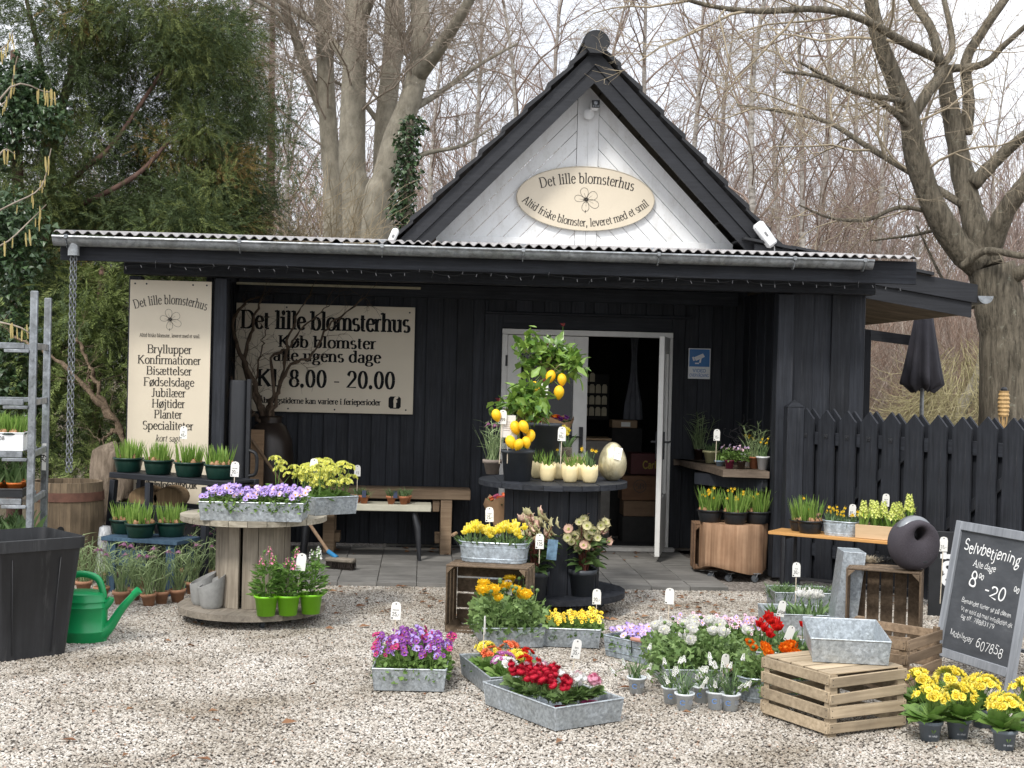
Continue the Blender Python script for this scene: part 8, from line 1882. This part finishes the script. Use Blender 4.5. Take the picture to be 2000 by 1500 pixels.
# yellow primroses at the right edge
NP = plain('grey_nursery_pot', (.17, .2, .235), .5, .08); 
for i, (px, py, lab) in enumerate(((1822, 1450, 'yellow primrose in the printed pot nearest the crate corner'), (1877, 1446, 'yellow primrose in the second pot with one big upright leaf'), (1968, 1468, 'yellow primrose closest to the viewer at the right edge'), (1800, 1412, 'yellow primrose half hidden by the slatted crate'), (1860, 1408, 'yellow primrose in the back row left'), (1925, 1424, 'yellow primrose in the back row between the front pots'), (2010, 1432, 'yellow primrose cut by the right edge'))):
    t = put('prim:yellow', i % 3, 'potted_primrose', lab, 'primrose', gp(px, py, .006) + Vector((0, .045, 0)), i * 2.1, 'yellow primroses in grey pots', 1.08, ('primp', .038, .05, .085, NP, .016))
    if i in (0, 1, 2):
        m = M(); rr_ = .0475; pl = lambda x_, y_, dz, rr_=rr_: ((rr_ + (y_ - .04) * .14 + .0012) * math.sin(x_ / rr_), -(rr_ + (y_ - .04) * .14 + .0012) * math.cos(x_ / rr_), y_); text(m, 'in vivo', .014, lambda X, Y, dz: pl(X, .022 + Y, dz), thick=.1, serif=False); m.build('print', plain('pale_pot_print', (.5, .52, .54), .6), t, rz=-i * 2.1)
        m = M(); [m.add([pl(sx_ * .001, .036, 0), pl(sx_ * .010, .052, 0), pl(sx_ * .004, .053, 0)], [(0, 1, 2)]) for sx_ in (-1, 1)]; m.build('leaf_mark', GREENS['viola'], t, rz=-i * 2.1)
# log stump on castors with black bowls, crate behind
q = gp(1437, 1138, 0) + Vector((0, .2, 0)); STUMP = wood('split_log', (.22, .115, .06), (.52, .33, .205), 2, 4, .8, .35, .0)
t = thing('log_stump', 'lobed reddish log on castors under three daffodil bowls', 'log', (q.x + .0, q.y, 0)); m = M(); V, F = [], []; ns_ = 40
zs = [.085, .09, .15, .25, .35, .455, .46]
for j, z in enumerate(zs):
    for i in range(ns_):
        a_ = 2 * PI * i / ns_; r_ = (1 + .06 * math.sin(3 * a_ + .6) + .03 * math.sin(9 * a_ + z * 4) + .018 * math.sin(23 * a_ + z * 2)) * (.985 if j in (0, len(zs) - 1) else 1); V.append((.265 * r_ * math.cos(a_), .2 * r_ * math.sin(a_), z + (.03 * math.sin(a_ * 2) if j < 2 else 0)))
for j in range(len(zs) - 1):
    for i in range(ns_): F.append((j * ns_ + i, j * ns_ + (i + 1) % ns_, (j + 1) * ns_ + (i + 1) % ns_, (j + 1) * ns_ + i))
F += [tuple(range(ns_))[::-1], tuple(range((len(zs) - 1) * ns_, len(zs) * ns_))]; m.add(V, F); m.build('log_block', STUMP, t, ang=50)
for px_c in (-.18, -.05, .16): caster(t, (px_c, -.14 if px_c != -.18 else -.06, 0), .028, .3)
for k, (dx, dy, lab) in enumerate(((-.19, .02, 'black bowl of daffodils at the door end of the log'), (.0, -.09, 'front black bowl of daffodils with open flowers on the log'), (.19, -.02, 'black bowl of daffodils at the bench end of the log'))): put('daffbowl:%d' % (9, 12, 4)[k], k, 'daffodil_bowl', lab, 'daffodil bowl', q + Vector((dx, dy, .462)), 0, 'black bowls of daffodils', 1.02)
q2 = gp(1352, 1115, .03); CR2 = wood('crate_reddish', (.16, .09, .05), (.34, .21, .13), 2, 7, .8, .3); crate('reddish crate on end behind the log seat', axes(Vector((0, 0, 1)), Vector((-1, 0, 0)), Vector((0, -1, 0)), q2 + Vector((.16, .16, .215))), .38, .32, .26, CR2, ns=2, sd=15)
# orange bench by the fence
zo = .5; A_, B_ = gp(1500, 1037, zo), gp(1800, 1063, zo); A_.z = B_.z = 0; d = (B_ - A_); L_ = d.length; rz_o = math.atan2(d.y, d.x); OB = wood('orange_bench_board', (.5, .25, .08), (.68, .38, .14), 0, 5, .45, .1, .1)
t = thing('bench', 'orange-brown board bench on thin steel legs along the fence', 'bench', (A_.x, A_.y, 0), rz_o); m = M(); m.box((L_ / 2, .14, zo - .012), (L_, .28, .024)); m.build('seat', OB, t)
for x_ in (.12, L_ - .12):
    m = M()
    for y_ in (.02, .26): m.bar((x_, y_, 0), (x_, y_, zo - .026), .022, .022)
    m.bar((x_, .035, zo - .045), (x_, .245, zo - .045), .02, .02); m.build('leg', STEEL, t)
m = M(); m.bar((.12, .26, .13), (L_ - .12, .26, .13), .02, .02); m.build('stretcher', STEEL, t)
def ob(px_, dy, z=zo): p_ = A_ + d * ((px_ - 1500) / 300) + Vector((-d.y, d.x, 0)).normalized() * dy; p_.z = z + .001; return p_
put('daffbowl:1', 1, 'daffodil_bowl', 'smaller black bowl of daffodil buds at the post end of the orange bench', 'daffodil bowl', ob(1548, .19), 0, 'black bowls of daffodils', .85)
put('daffbowl:1', 2, 'daffodil_bowl', 'black bowl of tall daffodil buds beside the zinc tub on the orange bench', 'daffodil bowl', ob(1576, .1), 1, 'black bowls of daffodils', .98)
t = tub('small ribbed zinc tub of dwarf daffodils on the orange bench', ob(1637, .12), rz_o, .27, .16, .105); fill(t, 'daff:5', 3, 2, 'daffodil_plant', 'dwarf daffodil in the small zinc tub on the bench', 'daffodil', 'dwarf daffodils in the small tub', 3, .95, zoff=.05)
HB = ob(1716, .12); t = thing('wooden_box', 'pale wooden box of yellow hyacinths on the orange bench', 'box', tuple(HB), rz_o); m = M()
for sy in (-1, 1): m.box((0, sy * .085, .05), (.34, .012, .1))
for sx in (-1, 1): m.box((sx * .163, 0, .05), (.012, .157, .099))
m.box((0, 0, .006), (.313, .157, .01)); m.build('box_boards', PINE, t)
for i, (x_, y_) in enumerate(((-.13, -.03), (-.08, .04), (-.045, -.03), (.0, .03), (.085, -.02), (.12, .03))): put('hya', i % 3, 'hyacinth_plant', 'pale yellow hyacinth in the wooden box', 'hyacinth', t.matrix_basis @ Vector((x_, y_, .05)), i, 'hyacinths in the wooden box', 1.1)
put('hya', 1, 'potted_hyacinth', 'budding hyacinth in a white pot at the right of the wooden box', 'hyacinth', t.matrix_basis @ Vector((.2, -.02, .02)), 0, None, 1.15, ('whitep', .035, .045, .09, WPL))
# picket fence
F0, F1 = wp(1548, 800, 11.0), wp(1937, 817, 9.62); F0.z = F1.z = 0; d = (F1 - F0); fl_ = d.length; d.normalize(); nf = Vector((d.y, -d.x, 0)); nf = nf if nf.y < 0 else -nf
rzf = math.atan2(d.y, d.x); t = thing('picket_fence', 'black double-row picket fence with pointed boards', 'fence', (F0.x, F0.y, 0), rzf)
sp_ = .2; n = int((fl_ + 2.2) / sp_); pw_ = .152; hf = 1.41
sgn = -1 if (rotz(rzf).to_3x3() @ Vector((0, -1, 0))).dot(nf) > 0 else 1
pk = M(); hw = pw_ / 2
def picket(): 
    m_ = M(); P = [(-hw, .06), (hw, .06), (hw, hf - .085), (0, hf), (-hw, hf - .085)]; nn_ = len(P); m_.add([(a_, -.011, z_) for a_, z_ in P] + [(a_, .011, z_) for a_, z_ in P], [tuple(range(nn_)), tuple(range(2 * nn_ - 1, nn_ - 1, -1))] + [(i, i + nn_, (i + 1) % nn_ + nn_, (i + 1) % nn_) for i in range(nn_)]); return m_.mesh('picket', [BLK], False)
PK = picket()
for k in range(n):
    x_ = .17 + k * sp_
    link('picket', PK, t, (x_, sgn * .032, rnd.uniform(-.008, .008)))
    link('picket', PK, t, (x_ + .015, -sgn * .032, rnd.uniform(-.008, .008)))
for z_ in (.3, 1.18): m = M(); m.box((n * sp_ / 2, 0, z_), (n * sp_, .04, .1)); m.build('rail', BLKH, t)
m = M(); m.bar((.1, 0, .35), (1.1, 0, 1.12), .07, .038, (0, 1, 0)); m.bar((1.1, 0, .35), (2.1, 0, 1.12), .07, .038, (0, 1, 0)); m.build('brace', BLK, t)
m = M()
for k in range(5): m.box((.17 + k * sp_, sgn * .045, 1.2), (.035, .004, .035), None, .001); m.lathe([(0, 0), (.008, 0), (.006, .005), (0, .006)], 8, Matrix.Translation((.17 + k * sp_, sgn * .047, 1.2)) @ Matrix.Rotation(sgn * -PI / 2, 4, 'X'))
m.build('bolt_plate', STEEL, t)
p_ = wp(1551, 800, 10.9); t = thing('fence_post', 'stout black fence post with a pyramid cap next to the porch', 'post', (p_.x, 10.9, 0), YAW); m = M(); m.box((0, 0, .71), (.135, .12, 1.42), None, .004); m.build('shaft', BLK, t); m = M(); m.add([(-.07, -.062, 1.421), (.07, -.062, 1.421), (.07, .062, 1.421), (-.07, .062, 1.421), (0, 0, 1.48)], [(0, 1, 4), (1, 2, 4), (2, 3, 4), (3, 0, 4)]); m.build('cap', BLKH, t, smooth=False)
# live-edge shelf with its pots
sh = .885; P = [gp(px, py, sh) for px, py in ((1316, 893), (1345, 902), (1385, 910), (1412, 918), (1503, 921))]; P[0] = gp(1316, 893, sh); back = [Vector(fw(uR - .01, VW - .08, sh)), Vector(fw(fu(1316, 893, VW - .08)[0], VW - .08, sh))]; P[4] = Vector((P[4].x, P[4].y, sh)); b = P[4]
poly = [(p_.x - b.x, p_.y - b.y) for p_ in P + back]
m = M(); m.prism(poly, .055, Matrix.Translation((0, 0, -.056))); o = m.build('shelf_slab', wood('live_edge_slab', (.1, .075, .055), (.26, .2, .15), 0, 6, .7, .35), None, (b.x, b.y, sh), smooth=False); tag(o, 'rough live-edge wooden shelf with spring pots right of the door', 'shelf')
m = M(); m.bar((-.03, .05, -.12), (-.5, .7, -.12), .05, .1); m.bar((-.03, .04, -.1), (-.0, .9, -.1), .05, .08); m.bar((-.3, .45, -.12), (-.0, .6, -.5), .05, .05); m.build('bracket', BLK, o)
def on_s(px, py): q_ = gp(px, py, sh); return (q_.x, q_.y + .04, sh + .001)
def spot(n_, kd, sd, px, py, lab, cat, pot, s_=1.0, grp=None): return put(kd, sd, n_, lab, cat, on_s(px, py), px * .1, grp, s_, pot)
spot('potted_snowflake', 'frit:0', 2, 1366, 898, 'tall strappy snowflake plant in a dark glass jar on the shelf', 'snowflake', ('darkjar', .036, .042, .085, plain('dark_brown_glass', (.03, .015, .012), .1, .1, spec=.6)), 1.15)
spot('potted_muscari', 'grass', 1, 1390, 905, 'grassy plant in a white and yellow bowl on the shelf', 'muscari', ('yellowb', .035, .055, .085, plain('yellow_white_glaze', (.6, .56, .3), .35, .3, 8)), 1.3)
spot('blue_bowl', 'daff:0', 0, 1407, 911, 'low blue-grey bowl of shoots on the shelf', 'bowl', ('blueb', .03, .055, .06, plain('blue_grey_glaze', (.24, .33, .42), .35)), .8)
spot('potted_pansy', 'viola:pinkish', 0, 1426, 916, 'pale pink pansy in a wine red ribbed pot on the shelf', 'pansy', ('wine', .038, .05, .09, plain('wine_glaze', (.16, .02, .05), .25)), .8)
spot('potted_pansy', 'viola:pinkish', 1, 1449, 917, 'pale pink pansy in a brown glass pot on the shelf', 'pansy', ('brownp', .035, .045, .085, MT['dark_brown_glass']), .8)
spot('white_pot', 'daff:6', 1, 1459, 911, 'white pot of yellow daffodils behind the terracotta pot on the shelf', 'daffodil', ('whiteb', .035, .05, .1, WPL), 1.1)
spot('potted_star_flower', 'frit:0', 1, 1473, 916, 'white star-flowered plant in a tall terracotta pot on the shelf', 'star flower', ('tallterra', .034, .044, .11, TERRA), .9)
t = spot('potted_daffodil', 'daff:5', 2, 1491, 918, 'small daffodils in a fluted white pot by the porch post', 'daffodil', ('flute', .034, .05, .105, WPL), 1.05)
q_ = on_s(1476, 905); R = np.random.default_rng(97); t = thing('star_flower_spike', 'loose white flower spike rising over the shelf pots', 'flower', q_); m = M(); m.tube([(0, 0, .08), (.01, 0, .36)], .003, 5); m.build('stem', GREENS['frit'], t)
for i in range(9): a_ = i * 2.4; link('blossom', fmesh('blossom|star', lambda m_: ring(m_, petal(.018, .009, .1, 3), 6, .3), [WHITE]), t, mw=dmat((.03 * math.cos(a_), .03 * math.sin(a_), .27 + .013 * i), (math.cos(a_), math.sin(a_) - .5, .4), 0, 1))
t = thing('corkscrew_twigs', 'dark curling corkscrew twigs above the shelf pots', 'twigs', (q_[0] - .05, q_[1] + .1, sh + .001)); m = M()
for i in range(26):
    P_ = [np.array((0, 0, .0)), np.array((R.normal(0, .03), 0, .15))]; dd = np.array((R.normal(0, .6), R.normal(0, .3), 1.0))
    for k in range(12): dd = dd + R.normal(0, .75, 3) + [0, 0, .1]; dd /= np.linalg.norm(dd); P_.append(P_[-1] + dd * R.uniform(.02, .04))
    m.tube(spline(P_, 30), .0022, 4)
m.build('stems', plain('grey_corkscrew', (.13, .12, .12), .8), t, ang=0)
# parasol, torch
q = wp(1800, 800, 15.0); t = thing('parasol', 'folded charcoal parasol beyond the fence under the roof wing', 'parasol', (q.x, 15.0, 0)); m = M(); m.tube([(0, 0, 0), (0, 0, 2.5)], .022, 10); m.build('pole', GALV, t)
zt_, zb_ = wp(1805, 622, 15).z + .15, wp(1805, 745, 15).z; m = M(); V, F = [], []; nn_ = 64; K_ = 9
for j in range(K_ + 1):
    f = j / K_; z_ = zt_ + (zb_ - zt_) * f; r0 = .075 + .115 * f ** .9
    for i in range(nn_): a_ = 2 * PI * i / nn_; r_ = r0 * (1 + (.1 + .2 * f) * math.cos(8 * a_ + .5) * f ** .5 + .05 * math.sin(3 * a_)); V.append((r_ * math.cos(a_), r_ * math.sin(a_), z_ - .04 * f * math.cos(8 * a_)))
for i in range(nn_): a_ = 2 * PI * i / nn_; r_ = .105 * (1 + .3 * math.cos(8 * a_)); V.append((r_ * math.cos(a_), r_ * math.sin(a_), zb_ - .1 - .03 * math.cos(5 * a_)))
for j in range(K_ + 1):
    for i in range(nn_): F.append((j * nn_ + i, (j + 1) * nn_ + i, (j + 1) * nn_ + (i + 1) % nn_, j * nn_ + (i + 1) % nn_))
m.add(V, F); m.build('canopy', plain('charcoal_canvas', (.048, .046, .056), .8, .15, 5), t, ang=0)
q = wp(1960, 800, 12.6); t = thing('garden_torch', 'woven bamboo torch standing in front of the lichen tree', 'torch', (q.x, 12.6, 0)); zt_ = wp(1960, 757, 12.6).z; BAM = plain('bamboo', (.46, .3, .13), .7, .3, 30, bump=.5, bscale=60); m = M(); m.tube([(0, 0, 0), (0, 0, zt_ - .2)], .014, 8); m.build('pole', BAM, t); m = M(); pr = []
for i in range(14): pr.append((.04 + .008 * (i % 2) + .008 * math.sin(i / 13 * PI), zt_ - .27 + .24 * i / 13))
m.lathe(pr, 14); m.build('basket', BAM, t, ang=20)
for i in range(6): a_ = i * PI / 3; m = M(); m.tube([(.012 * math.cos(a_), .012 * math.sin(a_), zt_ - .45), (.04 * math.cos(a_), .04 * math.sin(a_), zt_ - .27)], .005, 5); m.build('stake', BAM, t)
m = M(); m.lathe([(0, 0), (.03, 0), (.03, .02), (.015, .035), (0, .035)], 12, Matrix.Translation((0, 0, zt_ - .03))); m.build('lamp_cap', STEEL, t)
# ------------------------------------------------------------------ inside the doorway
def inn(px, py, v): u_, z_ = fu(px, py, v); return fw(u_, v, z_)
t = thing('tag_board', 'dark board of pale hanging gift tags just inside the door', 'board', inn(1160, 812, VW + 1.3), YAW); m = M(); m.box((0, .02, .19), (.3, .02, .46)); m.build('board', DARKIN, t)
for r_ in range(4):
    for c_ in range(4):
        if r_ == 3 and c_ > 1: continue
        m = M(); m.prism([(-.026, 0), (.026, 0), (.026, .07), (.014, .09), (-.014, .09), (-.026, .07)], .003, Matrix.Translation((-.09 + c_ * .064, -.002, -.0 + r_ * .115)) @ Matrix.Rotation(PI / 2, 4, 'X')); m.build('gift_tag', MT['pale_batten_wood'], t)
def boxth(name, lab, cat, px, py, v, L, D_, H, mat, z=None):
    p_ = inn(px, py, v); p_ = Vector((p_.x, p_.y, p_.z if z is None else z)); t_ = thing(name, lab, cat, tuple(p_), YAW); m_ = M(); m_.box((0, 0, H / 2), (L, D_, H), None, .004); m_.build('carcass', mat, t_); return t_
CARDB = plain('cardboard', (.26, .18, .11), .8, .1)
t = boxth('cabinet', 'pale cabinet with a flat top inside the doorway', 'cabinet', 1160, 1000, VW + 1.1, .36, .4, .93, plain('grey_cabinet', (.3, .28, .25), .6), .06); m = M(); m.box((0, 0, .945), (.4, .44, .02)); m.build('cabinet_top', PINE, t)
t = boxth('cardboard_box', 'cardboard box on the counter inside the doorway', 'box', 1217, 835, VW + .9, .25, .2, .075, CARDB); m = M(); m.box((.01, -.102, .035), (.09, .002, .045), None, .0005); m.build('label', CARD, t)
t = boxth('counter', 'dark counter under the cardboard box inside the doorway', 'counter', 1217, 1000, VW + 1.0, .3, .3, fu(1217, 835, VW + .9)[1] - .062, DARKIN, .06)
t = boxth('beer_crate', 'dark red carton with yellow lettering stacked inside the door', 'carton', 1258, 925, VW + .5, .3, .25, .2, plain('wine_red_carton', (.05, .008, .008), .6)); m = M(); text(m, 'Carl', .1, lambda X, Y, dz: (X * .8 + .03, -.1262 - dz, .06 + Y), thick=.14, serif=False); m.build('lettering', plain('dim_yellow_print', (.2, .15, .02), .6), t)
t = boxth('wine_crate', 'reddish wooden wine crate branded SB inside the door', 'crate', 1245, 975, VW + .42, .34, .25, .23, wood('wine_crate_wood', (.09, .045, .025), (.16, .085, .045), 0, 6)); m = M(); text(m, 'SB', .075, lambda X, Y, dz: (X, -.1262 - dz, .11 + Y), thick=.12)
P = _arc(0, .135, .062, .062, 0, 360, 24); [m.add([(a_[0], -.1265, a_[1]), (b_[0], -.1265, b_[1]), (b_[0] * .9, -.1265, .135 + (b_[1] - .135) * .9), (a_[0] * .9, -.1265, .135 + (a_[1] - .135) * .9)], [(0, 1, 2, 3)]) for a_, b_ in zip(P[:-1], P[1:])]; m.build('brand_mark', INK, t)
boxth('pine_crate', 'plain pine crate under the wine crate inside the door', 'crate', 1248, 1012, VW + .42, .34, .26, fu(1245, 975, VW + .42)[1] - .32, wood('low_crate_wood', (.12, .075, .045), (.2, .13, .08), 0, 6), .315)
boxth('crate_plinth', 'dark box carrying the stacked crates inside the door', 'box', 1248, 1040, VW + .42, .36, .27, .25, DARKIN, .062)
t = boxth('door_mat', 'black mat just inside the door', 'mat', 1215, 1060, VW + .32, .62, .5, .012, plain('black_mat', (.012, .012, .013), .95, .2, 60, bump=.5), .061)
q = inn(1247, 780, VW + .9); t = thing('door_curtain', 'grey curtain tied back in the dark doorway', 'curtain', tuple(q), YAW); m = M(); V, F = [], []
for j in range(8):
    f = j / 7; z_ = .9 - f * 1.1; w_ = .2 - .14 * math.sin(PI * min(1, f * 1.1))
    for i in range(17): V.append((-.05 + (i / 16 - .5) * w_ - .1 * (1 - f) * 0, .02 * math.sin(i * 1.3), z_))
for j in range(7):
    for i in range(16): F.append((j * 17 + i, j * 17 + i + 1, j * 17 + 18 + i, j * 17 + 17 + i))
m.add(V, F); m.build('cloth', plain('grey_curtain_cloth', (.12, .125, .14), .9), t, ang=0)
# ------------------------------------------------------------------ price tags
def PT(lab, px, ptop, pbase, z, Y, txt, tilt=0.0, rz=0.0, s_=1.15):
    a_ = wp(px, pbase, Y); z0 = z; zt2 = wp(px, ptop, Y).z - .084 * s_; price(lab, (a_.x, Y, z0), max(z0 + .02, zt2), txt, rz, tilt, s_)
PT('price tag in the lilac pansy tray on the grey reel', 454, 901, 985, .73, 8.6, 'Hornveil|20,-', .04)
PT('blank-backed price tag behind the pale primulas', 607, 895, 985, .74, 9.2, ' ', .06)
PT('price tag over the tiny clay pots on the cream bench', 697, 908, 970, zb2 + .03, 11.6, '15')
PT('white price tag among the snapdragons', 580, 1080, 1130, .2, 8.45, ' ', .1, .3, 1.3)
PT('price tag reading 25 over the purple violas', 769, 1175, 1250, .09, 7.25, 'Hornviol|25,-', .03)
PT('price tag in the yellow tulip tub', 957, 990, 1050, .5, 8.8, 'Tulipan|75,-', -.03)
PT('price tag in front of the fading hellebore', 1053, 1042, 1100, .44, 8.6, 'Julerose|125', .0)
PT('price tag in the golden ranunculus', 990, 1132, 1190, .15, 8.55, 'Ranunkel|45,-', .03)
PT('price tag reading 20 in the golden violas', 1164, 1150, 1225, .08, 8.45, '20,-', .0)
PT('thin price tag turned edge-on in the primrose tray', 945, 1203, 1290, .05, 7.2, ' ', .02, 1.45)
PT('tilted price tag in the daisy tray', 1113, 1248, 1330, .07, 6.75, 'Bellis|35,-', .16, .5)
PT('pale price tag behind the white ranunculus', 1304, 1148, 1215, .1, 8.0, ' ', .03)
PT('price tag at the left of the white ranunculus', 1290, 1203, 1240, .12, 7.7, ' ', .0, 1.0, .9)
PT('price tag among the white muscari', 1411, 1277, 1330, .06, 6.95, '35,-', .12, .6)
PT('price tag over the rear grassy tray', 1554, 1098, 1170, .06, 9.0, 'Perle|30,-')
PT('tilted price tag in the red tulips', 1516, 1172, 1235, .12, 8.1, 'Tulipan', .22, .4)
PT('curled white tag in the orange ranunculus', 1534, 1228, 1262, .25, 7.15, ' ', .4, .3, 1.0)
PT('price tag on the shelf of spring pots', 1398, 838, 890, sh + .05, 11.4, '75,-', .02)
PT('price tag in the dwarf daffodil tub', 1664, 990, 1020, zo + .09, 10.35, '85,-', .03)
PT('price tag among the hyacinths', 1728, 964, 1010, zo + .07, 10.2, 'Hyacint|45', .03)
PT('price tag in the middle egg pot', 1095, 833, 890, ZT + .1, 9.15, 'Påske|95,-', .02)
PT('price tag beside the care card of the low lemon tree', 975, 800, 905, ZT + .12, 9.2, '299', .05)
PT('white tag hanging in the taller lemon tree', 1058, 747, 800, ZT + .38, 9.5, 'Citron', .06)
PT('price tag in the bucket of shoots beside the chalkboard', 1838, 1048, 1120, .2, 8.9, '35,-', .03)
PT('white tag in the daffodil bowl before the tall sign', 358, 832, 870, .9, 10.1, 'Tete|45,-')
